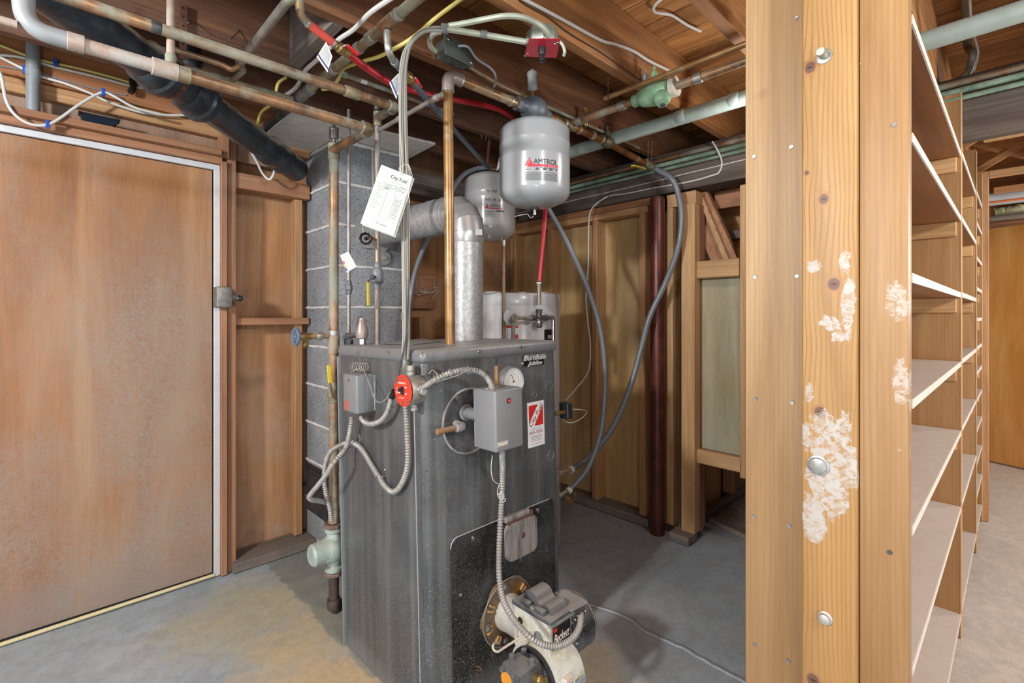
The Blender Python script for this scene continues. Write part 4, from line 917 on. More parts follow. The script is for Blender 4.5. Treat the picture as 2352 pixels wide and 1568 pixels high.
MB().hexa(c-dd*.05, c-dd*.01, .026).lathe([(.018, -.01), (.024, -.006), (.024, .014), (.018, .02), (.016, .05)], c, dd, 18).build('union_nut', steel('green_union', '#6d6f55', '#9aa08a', .45, .6, 30), t)
lever(t, c-dd*.03, at(1480, 388, y=1.33), at(1453, 380, y=1.30), YH, w=.020)
# grey hose loop
h0 = c+dd*.045
Ph = [h0]+[at(x, y, x=z_) for x, y, z_ in ((1540, 408, 2.42), (1557, 442, 2.44), (1565, 500, 2.445), (1557, 570, 2.44), (1528, 650, 2.40), (1492, 728, 2.36), (1470, 810, 2.31), (1442, 905, 2.24), (1405, 985, 2.15), (1355, 1048, 2.04), (1312, 1078, 1.92))]
t = R_('grey_hose', 'thick grey hose hanging in a wide loop from the ceiling main down behind the boiler', 'hose', Ph[-1])
MB().tube(catmull(Ph, 10), .0152, 16).build('hose', PG, t)
collar(h0+dd*.004, dd, .019, .022, flat('white_collar', '#d2cfca', .5), t, 'white_collar')
e_ = at(1284, 1088, d=2.40); MB().cyl(Ph[-1], e_, .0125, n=14).build('copper_end', CU, t); collar(Ph[-1], Ph[-1]-e_, .018, .02, flat('white_collar', '#d2cfca', .5), t, 'white_collar')
Pk = [at(x, y, d=z_) for x, y, z_ in ((1215, 395, 2.35), (1240, 445, 2.36), (1266, 490, 2.37), (1305, 560, 2.38), (1345, 650, 2.39), (1375, 740, 2.39), (1388, 830, 2.38), (1388, 920, 2.37), (1378, 1000, 2.36), (1350, 1075, 2.34), (1308, 1125, 2.32))]
t = R_('grey_hose', 'thinner grey hose running steeply from behind the big tank to the lower rear fitting', 'hose', Pk[-1])
MB().tube(catmull(Pk, 10), .0125, 16).build('hose', PG, t)
e_ = at(1284, 1140, d=2.30); MB().cyl(Pk[-1], e_, .011, n=14).build('copper_end', CU, t); collar(Pk[-1], Pk[-1]-e_, .016, .02, flat('white_collar', '#d2cfca', .5), t, 'white_collar')
p = at(1300, 1140, d=2.28); MB().hexa(p, p+Vector((.02, -.02, -.03)), .012).torus(p+Vector((.03, -.03, 0)), (1, -1, 0), .016, .005, 16, 8).build('drain_cock', BRS, t)
# short grey tube by the flue
Pq = [at(x, y, d=z_) for x, y, z_ in ((1118, 384, 2.60), (1092, 388, 2.58), (1062, 404, 2.56), (1038, 440, 2.54), (1012, 500, 2.52), (978, 560, 2.50), (955, 620, 2.48), (943, 680, 2.46), (936, 740, 2.45), (934, 800, 2.45))]
tag(MB().tube(catmull(Pq, 8), .0125, 16).build('grey_hose', PG), 'grey hose leaving the smaller tank top and dropping behind the flue pipe', 'hose')
# ---------------------------------------------------------------- pipes running across at right
GPV = flat('greenish_pvc', '#a3b3ad', .4, .05, .08)
m = MB().cyl((2.03, -1.2, 2.088), (2.035, 2.0, 2.084), .0305, n=28)
o = m.build('conduit_pipe', GPV); tag(o, 'thick pale grey-green pipe crossing under the joists behind the bolted post', 'pipe')
for Y in (1.03, .80): MB().lathe([(.0307, -.02), (.0318, -.018), (.0318, .018), (.0307, .02)], (2.031, Y, 2.088), (0, 1, 0), 28).build('coupling', GPV, o)
t = R_('copper_branch', 'copper pipe with the green mixing valve running from the tee to the partition', 'pipe', (1.70, .9, 2.065))
MB().cyl((1.70, 1.375, 2.065), (1.70, .47, 2.065), .0150, n=18).build('pipe', CU, t)
for Y in (1.34, 1.12, .80): collar((1.70, Y, 2.065), (0, 1, 0), .0185, .03, SOL, t)
tag(MB().cyl((1.65, 1.17, 2.095), (1.65, .44, 2.095), .0105, n=14).build('copper_tube', CUY), 'thinner copper pipe parallel above the one with the green valve', 'pipe')
gv = steel('green_casting', '#64906d', '#97bb9a', .5, .15, 20, .4, .15)
t = R_('zone_valve', 'green cast valve with corroded white flange on the copper branch', 'valve', (1.70, .96, 2.0))
MB().lathe([(.018, .10), (.024, .095), (.024, .07), (.034, .06), (.041, .03), (.044, 0), (.042, -.03), (.036, -.055), (.030, -.06)], (1.70, .97, 2.065), (0, 1, 0), 26).build('body', gv, t)
MB().lathe([(.026, 0), (.030, .012), (.030, .03), (.022, .045), (.0, .047)], (1.685, .935, 2.045), (-.4, -.3, -1), 20).build('bonnet', gv, t)
MB().hexa((1.672, .925, 2.004), (1.668, .922, 1.994), .010).build('plug', STL, t)
mm = MB(); rr = random.Random(8); R = [(1.70+math.cos(2*PI*k/22)*(.035+rr.uniform(-.003, .004)), .905, 2.065+math.sin(2*PI*k/22)*(.035+rr.uniform(-.003, .004))) for k in range(22)]
mm.prism(R, (0, -.022, 0)); mm.build('corroded_flange', flat('white_scale', '#b9b6aa', .95, var=.2), t)
for px, z1, L in ((1482, 2.20, 'drain'), (1503, 2.175, 'vent')):
    p = seg_at_px((1.70, 1.2, 2.09), (1.70, .85, 2.09), px); MB().lathe([(.008, 0), (.008, .035), (.013, .037), (.013, .062), (.009, .066), (.006, .072), (.006, .085), (0, .086)], (1.70, p.y, 2.085), (0, 0, 1), 14).build('side_cock', gv if L == 'vent' else SOL, t)
GCD = copper('conduit_green', '#7f9a84', '#667f6c', '#93ab98', .6, .2, .45, .4)
# girder-side conduits
for k, (z, r, mt, L) in enumerate(((2.088, .0125, CU, 'tan copper pipe highest along the grey girder'), (2.058, .012, CUG, 'green conduit just under the tan pipe on the girder'), (2.030, .009, CUG, 'thin dark green conduit lowest of the three on the girder'))):
    tag(MB().cyl((2.492, -.4, z+.003), (2.492, 2.2, z-.012), r, n=12).build('girder_conduit', mt if k == 0 else GCD), L, 'conduit')
def cable(name, pts, r, mat, L, cat='cable', k=8, n=8):
    return tag(MB().tube(catmull(pts, k), r, n).build(name, mat), L, cat)
cable('cable', [at(x, y, x=2.505) for x, y in ((1180, 492), (1312, 461), (1480, 422), (1600, 393), (1720, 364))], .0028, WHT, 'straight thin white cable stapled along the girder face')
cb = [at(x, y, x=z_) for x, y, z_ in ((1636, 325, 2.45), (1648, 345, 2.46), (1658, 372, 2.503), (1652, 395, 2.503), (1635, 403, 2.503), (1580, 418, 2.503), (1500, 432, 2.503), (1440, 444, 2.503), (1400, 450, 2.503), (1372, 466, 2.47), (1355, 490, 2.46), (1352, 540, 2.46), (1351, 610, 2.46), (1346, 680, 2.46), (1350, 740, 2.46), (1356, 790, 2.46), (1352, 850, 2.4), (1325, 890, 2.2), (1300, 918, 2.0))]
cable('cable', cb, .0048, WHT, 'white cable curling down from the girder past the back wall to the boiler', k=7)
for i, L in ((6, 'staple on the white cable at the middle of the girder'), (8, 'staple where the white cable starts to turn down')):
    q = cb[i]; tag(MB().box(q.x-.008, q.x+.002, q.y-.003, q.y+.003, q.z-.008, q.z+.008, .001).build('cable_staple', STL), L, 'staple')
# cables on joist faces and ceiling
cable('cable', [at(x, y, y=1.02) for x, y in ((1195, -6), (1290, 44), (1379, 92), (1414, 102), (1456, 118), (1491, 140), (1539, 163))], .0055, WHT, 'white cable stapled along the camera-facing side of the lit joist', k=6)
cable('wire', [at(x, y, y=1.025) for x, y in ((1192, 0), (1215, 15), (1260, 40), (1310, 78), (1380, 120), (1450, 170), (1475, 185))], .0018, flat('dark_wire', '#35271f', .6), 'thin dark wire just below the white cable on the lit joist', k=5)
cable('cable', [at(x, y, z=2.34) for x, y in ((1530, -10), (1505, 12), (1503, 26), (1520, 31), (1545, 36), (1580, 58), (1610, 72))], .0050, WHT, 'short white cable curling over the ceiling boards at the top edge', k=6)
# cables in the header zone (left)
yh = 2.576
cable('cable', [at(x, y, y=yh) for x, y in ((-20, 98), (0, 104), (86, 136), (180, 157), (260, 178), (310, 193))], .0052, YEL, 'yellow cable clipped along the wide board over the door')
cable('cable', [at(x, y, y=yh) for x, y in ((-20, 127), (20, 128), (57, 134), (127, 154), (220, 176), (296, 196), (330, 203))], .0052, WHT, 'white cable just under the yellow one over the door')
cable('cable', [at(x, y, y=yh-.005) for x, y in ((-20, 122), (0, 131), (54, 158), (92, 175), (150, 192), (207, 214), (240, 230), (271, 242), (320, 257), (367, 263), (430, 265))], .0050, WHT, 'white cable crossing over the loop and sagging towards the soil pipe')
cable('cable', [at(x, y, y=2.520) for x, y in ((-15, 150), (2, 172), (13, 226), (28, 256), (51, 276), (75, 286), (99, 288), (120, 282), (143, 268), (175, 245), (205, 226), (222, 217), (237, 212), (252, 216), (271, 226), (295, 240), (319, 250), (345, 257), (367, 262))], .0052, WHT, 'white cable hanging in a deep loop over the door head at far left', k=5)
cable('cable', [at(x, y, y=2.58) for x, y in ((-20, 148), (60, 162), (160, 188), (240, 210), (290, 218))], .0030, GRC, 'thin grey cable under the yellow cable over the door')
bl_ = flat('blue_clip', '#234fae', .4)
for (x, y), L in (((127, 144), 'blue clip holding the yellow and white cables'), ((237, 212), 'blue clip at the crossing of the white cables'), ((109, 286), 'blue clip at the bottom of the white loop'), ((57, 160), 'blue clip beside the vertical grey pipe')):
    q = at(x, y, y=2.524 if y in (286, 212) else yh-.01); tag(MB().box(q.x-.006, q.x+.006, q.y-.010, q.y+.012, q.z-.014, q.z+.014, .002).box(q.x-.004, q.x+.009, q.y-.012, q.y-.009, q.z-.010, q.z-.004, .001).build('cable_clip', bl_), L, 'clip', 'blue cable clips')
q = at(305, 205, y=2.55); tag(MB().tube(catmull([at(303, 183, y=2.57), at(306, 200, y=2.56), at(300, 212, y=2.55)], 4), .012, 10).build('black_sleeve', flat('black_rubber', '#1b1a19', .5)), 'stub of black sleeve sticking out of the board by the soil pipe', 'sleeve')
# yellow and white cables between joists in the middle
cable('cable', [at(x, y, d=z_) for x, y, z_ in ((1070, -10, 1.5), (1000, 42, 1.52), (950, 85, 1.55), (895, 118, 1.58), (865, 132, 1.6), (835, 140, 1.62), (800, 152, 1.66), (787, 160, 1.70), (775, 185, 1.74), (757, 202, 1.78), (740, 205, 1.8))], .0062, YEL, 'yellow cable drooping from the top edge past the blue tube')
cable('cable', [at(x, y, d=z_) for x, y, z_ in ((658, 177, 1.95), (643, 187, 1.95), (636, 200, 1.95), (633, 222, 1.97), (622, 240, 2.0), (603, 255, 2.05), (595, 272, 2.1), (590, 296, 2.1))], .0060, YEL, 'yellow cable emerging behind the upper heating main near the soil pipe')
cable('cable', [at(x, y, z=2.105) for x, y in ((905, -8), (851, 29), (812, 68), (777, 92), (729, 137), (704, 159), (693, 178), (678, 203), (650, 222), (640, 226))], .0072, WHT, 'white cable crossing diagonally behind the red sleeve at upper centre')
cable('cable', [at(x, y, d=z_) for x, y, z_ in ((575, 345, 2.4), (590, 372, 2.38), (603, 398, 2.36), (618, 412, 2.35), (628, 400, 2.35), (631, 380, 2.35))], .0055, WHT, 'white cable loop under the end of the soil pipe')
# green water stained bundle of thin wires round the middle
for k, (a_, b_, L) in enumerate((((1094, 254), (1107, 318), 'left of two straight wires hanging down behind the big tank'), ((1124, 270), (1115, 322), 'right of two straight wires hanging down behind the big tank'))):
    tag(MB().tube([at(a_[0], a_[1], d=2.5), at(b_[0], b_[1], d=2.45)], .0022, 6).build('hanging_wire', GAL), L, 'wire')
a = at(1126, 304, d=2.55); b = at(1118, 380, d=2.6); tag(MB().beam(a, b, .014, .0015).build('hanger_strap', rust), 'orange rusty strap hanging above the smaller tank', 'strap')
for px, L in ((1490, 'left wire hook hanging beside the girder pipes'), (1498, 'right wire hook hanging beside the girder pipes')):
    tag(MB().tube([at(px-4, 327, x=2.38), at(px, 325, x=2.38), at(px-2, 365, x=2.38)], .002, 6).build('wire_hook', GAL), L, 'hook')
p = at(1397, 205, d=1.95); tag(MB().tube([p+Vector((0, 0, .05)), p, p+Vector((0, 0, -.05))], .002, 6).build('pipe_hanger', rust), 'thin wire hanger holding the thin copper pipe end', 'hanger')
# junction box and conduit on the joist above the elbow
t = R_('junction_box', 'grey metal junction box with rounded cover fixed to the joist above the tall elbow', 'junction box', (1.06, 1.40, 2.11))
jb = steel('box_zinc', '#4f5853', '#77807a', .42, .6, 12, .1)
MB().box(1.0, 1.12, 1.375, 1.432, 2.115, 2.175, .008, 3).build('box', jb, t); MB().box(.995, 1.125, 1.368, 1.376, 2.110, 2.180, .003, 2).build('cover', jb, t)
for X, Z in ((1.008, 2.168), (1.112, 2.122)): MB().lathe([(.006, 0), (.006, .002), (.003, .004)], (X, 1.368, Z), (0, -1, 0), 12).build('cover_screw', STL, t)
for X in (1.035, 1.075): MB().torus((X, 1.40, 2.1145), (0, 0, 1), .010, .0012, 16, 6).build('knockout', jb, t)
tag(MB().tube([(1.12, 1.405, 2.128), (1.3, 1.41, 2.112), (2.3, 1.41, 2.108)], .0068, 10).build('conduit', CUG), 'thin grey-green conduit running from the junction box along the joist behind the flow valve', 'conduit')
cable('cable', [at(x, y, d=z_) for x, y, z_ in ((1010, 73, 1.5), (996, 78, 1.55), (987, 92, 1.6), (990, 108, 1.64), (1000, 118, 1.68))], .0085, flat('old_white', '#a8ab9c', .5), 'short stiff grey-white cable bent between bundle and junction box')
cable('cable', [at(x, y, d=z_) for x, y, z_ in ((1050, 106, 1.72), (1075, 108, 1.72), (1095, 135, 1.75), (1125, 155, 1.78), (1138, 172, 1.8), (1138, 190, 1.8), (1134, 200, 1.8))], .0045, GRC, 'dusty cable curling from the junction box along the dark joist')
# octagon box with red square plate
P = [at(x, y, z=2.03) for x, y in ((1216, 88), (1287, 88), (1278, 132), (1204, 128))]
cc = sum(P, Vector())/4
t = R_('ceiling_box', 'octagonal metal box under the lit joist closed by a red square plate with black knob', 'switch box', (cc.x, cc.y, 2.03))
MB().lathe([(.046, .002), (.048, .006), (.048, .045), (.046, .048)], (cc.x, cc.y, 2.032), (0, 0, 1), 8).build('octagon_box', steel('box_light', '#7d8a80', '#a9b2a8', .42, .5, 20, .1), t)
MB().prism(P, (0, 0, -.002)).build('red_plate', flat('plate_red', '#c0283a', .4), t)
c2 = at(1245, 108, z=2.03); MB().lathe([(.012, 0), (.012, .012), (.010, .022), (.007, .024), (.009, .034), (.009, .042), (.005, .044)], (c2.x, c2.y, 2.028), (0, 0, -1), 16).build('knob', flat('knob_black', '#26282c', .3), t)
for x, y in ((1281, 96), (1275, 99), (1212, 122), (1206, 127)): q = at(x, y, z=2.028); MB().ball(q-Vector((0, 0, .002)), .0035).build('screw', STL, t)
lk = at(1208, 96, z=2.05); MB().cyl(lk+Vector((.0, .0, 0)), cc+Vector((0, 0, .02)), .016, n=8).build('connector', steel('box_light', '#7d8a80', '#a9b2a8', .42, .5, 20, .1), t)
cable('cable', [at(x, y, d=z_) for x, y, z_ in ((1030, 60, 1.46), (1070, 53, 1.45), (1110, 45, 1.44), (1160, 37, 1.42), (1200, 40, 1.42), (1235, 54, 1.42), (1252, 68, 1.43), (1262, 84, 1.45))], .0085, GRN_C, 'pale armoured cable arching over to the top of the red plated box')
cable('cable', [at(x, y, d=z_) for x, y, z_ in ((1286, 95, 1.46), (1293, 105, 1.46), (1297, 118, 1.46), (1295, 128, 1.47))], .005, GRN_C, 'short pale cable end hanging right of the red plate', k=4)
P = [at(x, y, d=z_) for x, y, z_ in ((1020, 66, 1.46), (1060, 72, 1.46), (1112, 80, 1.46), (1160, 88, 1.46), (1207, 96, 1.47))]
o = cable('conduit', P, .0092, GRN_C, 'straight pale conduit entering the red plated box from the left')
# ---------------------------------------------------------------- cable bundle down to the emergency switch
t = R_('cable_bundle', 'bundle of grey cables sweeping down from the ceiling to the red emergency switch', 'cables', (.775, 1.235, 1.05))
base = [(1022, 68, 1.46), (985, 68, 1.455), (958, 82, 1.45), (938, 108, 1.44), (928, 145, 1.435), (925, 200, 1.43), (925, 300, 1.43), (928, 400, 1.43), (931, 520, 1.43), (932, 640, 1.43), (932, 760, 1.43), (931, 825, 1.43), (931, 866, 1.43)]
gm_ = [flat('bundle_a', '#8d9088', .5), flat('bundle_b', '#9c9a92', .5), flat('bundle_c', '#7d8279', .5), flat('bundle_d', '#6f6b66', .5)]
MB().tube(catmull([at(x, y, d=z_+.006) for x, y, z_ in base], 8), .0072, 12).build('conduit', gm_[0], t)
for k, (ox, r, od) in enumerate(((-7, .0032, -.004), (5.5, .0036, -.006), (0, .003, -.008), (-3, .003, -.009), (8, .0026, -.002))):
    rr = random.Random(k); P = [at(x+ox+rr.uniform(-1.6, 1.6), y-(ox if y < 120 else 0)*.7, d=z_+od) for x, y, z_ in base[:-1]]
    MB().tube(catmull(P, 6), r, 8).build('cable', gm_[(k+1) % 4], t)
P = [at(x, y, d=1.415) for x, y in ((938, 640), (936, 740), (930, 790), (921, 830), (915, 862))]; MB().tube(catmull(P, 6), .0022, 8).build('thin_wire', DRK, t)
tp_ = flat('grey_tape', '#6d7071', .6)
for y, h_, w_ in ((558, 12, 9.5), (727, 14, 9.5), (400, 14, 9.5)):
    a = at(931 if y > 450 else 928, y-h_/2, d=1.432); b = at(931 if y > 450 else 928, y+h_/2, d=1.432); MB().cyl(a, b, .0125, n=16).build('tape_band', tp_, t)
for x, y in ((1021, 66), (1112, 79)):
    a = at(x-7, y-1, d=1.458); b = at(x+7, y+1, d=1.458); MB().cyl(a, b, .0145 if x < 1100 else .0115, n=16).build('tape_band', tp_, t)
# service tag
q = [(876, 378), (948, 406), (904, 541), (828, 513)]
P = [at(x, y, d=1.385) for x, y in q]
tgp = flat('tag_paper', '#b9c1ba', .6, 0, .02)
o = MB().prism(P, (.0, .0008, 0)).build('service_tag', tgp); tag(o, 'tilted white service record card tied to the cable bundle above the boiler', 'tag')
B3 = [at(x+4, y+4, d=1.39) for x, y in q]; MB().prism(B3, (0, .0008, 0)).build('back_card', tgp, o)
ux = (P[1]-P[0]).normalized(); uy = (P[0]-P[3]); uy = (uy-ux*uy.dot(ux)).normalized(); nn = ux.cross(uy); W_, H_ = (P[1]-P[0]).length, (P[0]-P[3]).length
ink = flat('ink_dark', '#2c3136', .6); ink2 = flat('ink_faint', '#939c96', .6)
def onc(fx, fy): return P[3]+(P[2]-P[3])*fx+(P[0]-P[3])*fy+nn*.0006
text_mesh('City Fuel', .0135, ink, basis(onc(.36, .855), ux, uy), 'printed_name', o, .0003)
ln_ = MB()
for k in range(14):
    f = .70-.040*k; ln_.beam(onc(.08, f), onc(.95, f), .0002, .0006, up=uy)
for fx in (.42, .68): ln_.beam(onc(fx, .62), onc(fx, .2), .0002, .0006, up=ux)
for k in range(3): ln_.beam(onc(.38, .83-.02*k), onc(.72, .83-.02*k), .0002, .0010, up=uy)
for k in range(11): ln_.beam(onc(.08, .715-.04*k), onc(.20+.06*((k*7) % 3), .715-.04*k), .0002, .0018, up=uy)
ln_.build('ruled_lines', ink2, o)
rr = random.Random(12)
def scrib(fx, fy, w, h, n=9):
    pts = [onc(fx+w*i/n, fy+h*rr.uniform(-1, 1)*.5) for i in range(n+1)]; return catmull(pts, 3)
hm = MB()
for fx, fy, w in ((.22, .745, .5), (.30, .705, .62), (.28, .675, .2), (.72, .76, .2), (.40, .10, .35)): hm.tube(scrib(fx, fy, w, .035, 14), .0004, 4)
for k in range(9): hm.tube(scrib(.72, .56-.038*k, .17, .026, 7), .00035, 4)
hm.build('handwriting', flat('ink_pen', '#50575c', .6), o)
st_ = MB(); h_ = onc(.62, .955)
for k in range(3): st_.tube(catmull([h_, at(925-4*k, 385, d=1.37), at(930+2*k, 377, d=1.40), at(937+2*k, 383, d=1.40), at(941+3*k, 398+3*k, d=1.37)], 5), .0007, 5)
st_.tube(catmull([at(941, 398, d=1.37), at(944, 415, d=1.37), at(938, 440, d=1.37), at(941, 465, d=1.37)], 5), .0007, 5)
st_.build('string', flat('white_string', '#d8d8d4', .7), o)
# ------------------------------------------------------------------ boiler, leaning very slightly
PIV = Vector((1.10, 1.45, 0)); FV = Vector((CA, SA, 0)); LR = Matrix.Rotation(-.0225, 3, FV); LRi = LR.inverted(); CAMP = Vector((0, 0, CAMH))
def al(px, py, x=None, y=None, z=None):
    """like at(), in the boiler's own upright frame"""
    p = at(px, py, d=1.0); d = LRi @ (p-CAMP); o = LRi @ (CAMP-PIV)+PIV
    if x is not None: t = (x-o.x)/d.x
    elif y is not None: t = (y-o.y)/d.y
    else: t = (z-o.z)/d.z
    return o+d*t
def lean(o):
    p = o.location.copy(); o.location = LR @ (p-PIV)+PIV; o.rotation_euler = LR.to_euler(); return o
def un(p): return LRi @ (Vector(p)-PIV)+PIV
def enamel(name, base, lo, hi, dust=.5):
    n = N(name); v = n.raw()
    s = n.noise(n.scale(v, (30, 30, 1.1)), 1.0, 5, .6); c = n.ramp(s, [(.3, lo), (.52, base), (.75, hi)])
    b = n.noise(v, 3.2, 6, .65); c = n.mix(n.math('MULTIPLY', n.ramp(b, [(.45, 0.0), (.7, 1.0)]), .28), c, '#8b8f93')
    sp = n.n('ShaderNodeSeparateXYZ'); n.l(v, sp.inputs[0]); q = n.n('ShaderNodeMapRange'); n.l(sp.outputs[2], q.inputs[0]); q.inputs[1].default_value = 0; q.inputs[2].default_value = .55; q.inputs[3].default_value = 1; q.inputs[4].default_value = .25
    fl = n.ramp(n.noise(v, 330, 2, .6), [(.58, 0.0), (.68, 1.0)]); fl2 = n.ramp(n.noise(v, 150, 2, .6), [(.72, 0.0), (.75, 1.0)])
    c = n.mix(n.math('MULTIPLY', n.math('MULTIPLY', fl, q.outputs[0]), dust), c, '#b9bcbe'); c = n.mix(n.math('MULTIPLY', fl2, .7), c, '#c8cacb')
    lw = n.n('ShaderNodeMapRange'); n.l(n.math('ADD', sp.outputs[2], n.math('MULTIPLY', n.noise(n.scale(v, (3, 3, .5)), 4, 6, .7), .16)), lw.inputs[0]); lw.inputs[1].default_value = .10; lw.inputs[2].default_value = .17; lw.inputs[3].default_value = .45; lw.inputs[4].default_value = 0
    c = n.mix(lw.outputs[0], c, '#8f9498')
    ge = n.n('ShaderNodeNewGeometry'); s2 = n.n('ShaderNodeSeparateXYZ'); n.l(ge.outputs['Normal'], s2.inputs[0])
    c = n.mix(n.math('MULTIPLY', n.ramp(s2.outputs[2], [(.3, 0.0), (.95, 1.0)]), .65), c, '#a9a8a4')
    return n.done(c, n.ramp(b, [(.3, .34), (.7, .52)]), .35)
EN = enamel('boiler_enamel', '#535759', '#43474a', '#6a7073', .8); ENL = enamel('boiler_lid_enamel', '#696c6f', '#5c6062', '#7a7d7f', .4)
BLK = enamel('black_panel', '#232425', '#1a1b1c', '#303132', .75)
BX0, BX1, BY0, BY1 = .806, 1.389, 1.175, 1.724
t = thing('boiler', 'tall dark grey steel heating boiler in the middle of the room', 'boiler', PIV)
BO = t
MB().box(BX0, BX1, BY0, BY1, -.003, 1.085, .019, 5).build('jacket', EN, t)
MB().box(BX0-.008, BX1+.006, BY0-.009, BY1+.004, 1.070, 1.112, .018, 5).build('lid', ENL, t)
m = MB(); m.box(BX0-.0025, BX0+.002, BY0+.022, BY0+.044, .0, 1.07, .001); m.build('corner_strip', EN, t)
m = MB(); m.box(BX0-.0045, BX0-.0015, BY0+.0435, BY0+.0455, .0, 1.07); m.build('seam_edge', flat('seam_light', '#b9bcbe', .4, .3), t)
xs = al(1140, 830, y=BY0).x; xs2 = al(1201, 1080, y=BY0).x
m = MB(); m.box(xs-.0012, xs+.0012, BY0-.0012, BY0+.002, .60, 1.07); m.box(xs2-.001, xs2+.001, BY0-.0010, BY0+.002, .45, .72); m.build('front_seam', flat('seam_dark', '#3a3c3d', .5), t)
m = MB(); m.box(BX0-.009, BX0+.03, BY1-.006, BY1+.0015, -.003, 1.07, .001); m.build('rear_flange', flat('flange_grey', '#8d9396', .45, .4), t)
def bscrew(p, n, r=.005):
    return MB().lathe([(r, 0), (r, .0015), (r*.75, .0035), (0, .0042)], p, n, 12).build('screw', STL, t)
for x, y in ((824, 811), (893, 811), (971, 813)): bscrew(al(x, y, x=BX0-.008), (-1, 0, 0))
for x, y in ((1100, 807), (1196, 797)): bscrew(al(x, y, y=BY0-.009), (0, -1, 0), .0055)
for x, y in ((981, 1084), (988, 1357)): bscrew(al(x, y, x=BX0-.0025), (-1, 0, 0), .004)
for x, y in ((1135, 827), (1002, 831), (1006, 908), (1005, 963), (1097, 1015)): bscrew(al(x, y, y=BY0), (0, -1, 0), .0028)
tl = at(768, 803, d=1.85); MB().cyl(un(tl), un(tl)+Vector((.035, -.01, 0)), .0045, n=10).build('side_stub', DRK, t)
# bent lid flap and dent
MB().prism([(.93, 1.42, 1.113), (1.10, 1.50, 1.1135), (1.15, 1.70, 1.118), (.90, 1.60, 1.116)], (0, 0, .0015)).build('top_flap', ENL, t)
# knockouts
for (x, y, r) in ((1261, 888, .018), (1228, 906, .010), (1265, 1045, .017)):
    p = al(x, y, y=BY0-.0008); MB().torus(p, (0, 1, 0), r, .0011, 26, 6).build('knockout', flat('knock_edge', '#7c7f81', .4, .4), t)
# nameplate
q = [al(x, y, y=BY0-.004) for x, y in ((1202, 824), (1249, 809), (1250, 829), (1203, 850))]
xa, xb = (q[0].x+q[3].x)/2, (q[1].x+q[2].x)/2; za, zb = (q[2].z+q[3].z)/2, (q[0].z+q[1].z)/2
npl = MB().box(xa, xb, BY0-.005, BY0, za, zb, .0012).build('nameplate', flat('plate_black', '#111213', .35), t); lab(npl, 'black nameplate with silver script')
chrome = steel('chrome_letters', '#b9babb', '#e2e3e3', .3, .3, 40)
def fit_text(txt, w, h, mat, M, name, parent, depth=.0005, shear=0.0, align='LEFT'):
    """text scaled to width w and capital height h"""
    cu = bpy.data.curves.new(name, 'FONT'); cu.body = txt; cu.size = 1; cu.shear = shear; cu.resolution_u = 3; cu.extrude = depth/h*.7
    to = bpy.data.objects.new(name, cu); C.objects.link(to); dg = bpy.context.evaluated_depsgraph_get(); me = bpy.data.meshes.new_from_object(to.evaluated_get(dg))
    C.objects.unlink(to); bpy.data.objects.remove(to)
    xs_ = [v.co.x for v in me.vertices]; ys_ = [v.co.y for v in me.vertices]; x0 = min(xs_); sx = w/(max(xs_)-x0); sy = h/(max(ys_)-max(0, min(ys_)))
    for v in me.vertices: v.co = Vector(((v.co.x-x0)*sx, v.co.y*sy, v.co.z*h/.7))
    if callable(M):
        for v in me.vertices: v.co = M(v.co)
    else: me.transform(M)
    me.materials.clear(); me.materials.append(mat); o = bpy.data.objects.new(name, me); C.objects.link(o); me.name = name
    c = sum((v.co for v in me.vertices), Vector())/len(me.vertices); me.transform(Matrix.Translation(-c)); o.parent = parent; o.location = c-wl(parent); return o
FB = lambda p: basis(p, (1, 0, 0), (0, 0, 1))
w_ = xb-xa; h_ = zb-za
fit_text('Burnham', w_*1.06, h_*.52, chrome, FB((xa-.001, BY0-.0075, za+h_*.58)), 'script', npl, .002, .45)
fit_text('Jubilee', w_*.70, h_*.42, chrome, FB((xa+w_*.16, BY0-.0075, za+h_*.08)), 'script', npl, .002, .45)
MB().beam((xa, BY0-.007, za+h_*1.0), (xb, BY0-.007, za+h_*1.0), .001, .002).build('top_rule', chrome, npl)
for X, Z in ((xa-.003, za+h_*.35), (xb+.003, za+h_*.65)): MB().lathe([(.004, 0), (.0035, .002), (0, .003)], (X, BY0-.001, Z), (0, -1, 0), 10).build('rivet', chrome, npl)
# company sticker
q = [al(x, y, y=BY0-.0012) for x, y in ((1210, 926), (1248, 918), (1252, 1018), (1215, 1030))]
xa, xb = (q[0].x+q[3].x)/2, (q[1].x+q[2].x)/2; za, zb = (q[2].z+q[3].z)/2, (q[0].z+q[1].z)/2; w_ = xb-xa; h_ = zb-za
sk = MB().box(xa, xb, BY0-.0012, BY0+.0002, za, zb).build('sticker', flat('sticker_white', '#d9dada', .4, 0, .01), t); lab(sk, 'white and red company sticker')
Y_ = BY0-.0013
S_ = lambda fx, fy: Vector((xa+w_*fx, Y_, za+h_*fy))
redm = flat('sticker_red', '#c22a26', .4, 0, .02)
MB().prism([S_(.07, .93), S_(.62, .93), S_(.07, .53)], (0, -.0003, 0)).build('red_field', redm, sk); MB().prism([S_(.93, .90), S_(.93, .46), S_(.38, .46)], (0, -.0003, 0)).build('red_field', redm, sk)
a_ = S_(.20, .44); b_ = S_(.93, .88); u_ = (b_-a_).normalized(); fit_text('City Fuel', (b_-a_).length, h_*.105, flat('ink_navy', '#252d45', .5), basis(a_, u_, u_.cross(Vector((0, 1, 0)))*-1 if u_.cross(Vector((0, 1, 0))).z < 0 else u_.cross(Vector((0, 1, 0)))), 'company_name', sk, .0004)
fit_text('669-3033', w_*.78, h_*.062, flat('ink_maroon', '#8a2b3c', .5), FB(S_(.10, .29)), 'phone_number', sk, .0004)
ln_ = MB()
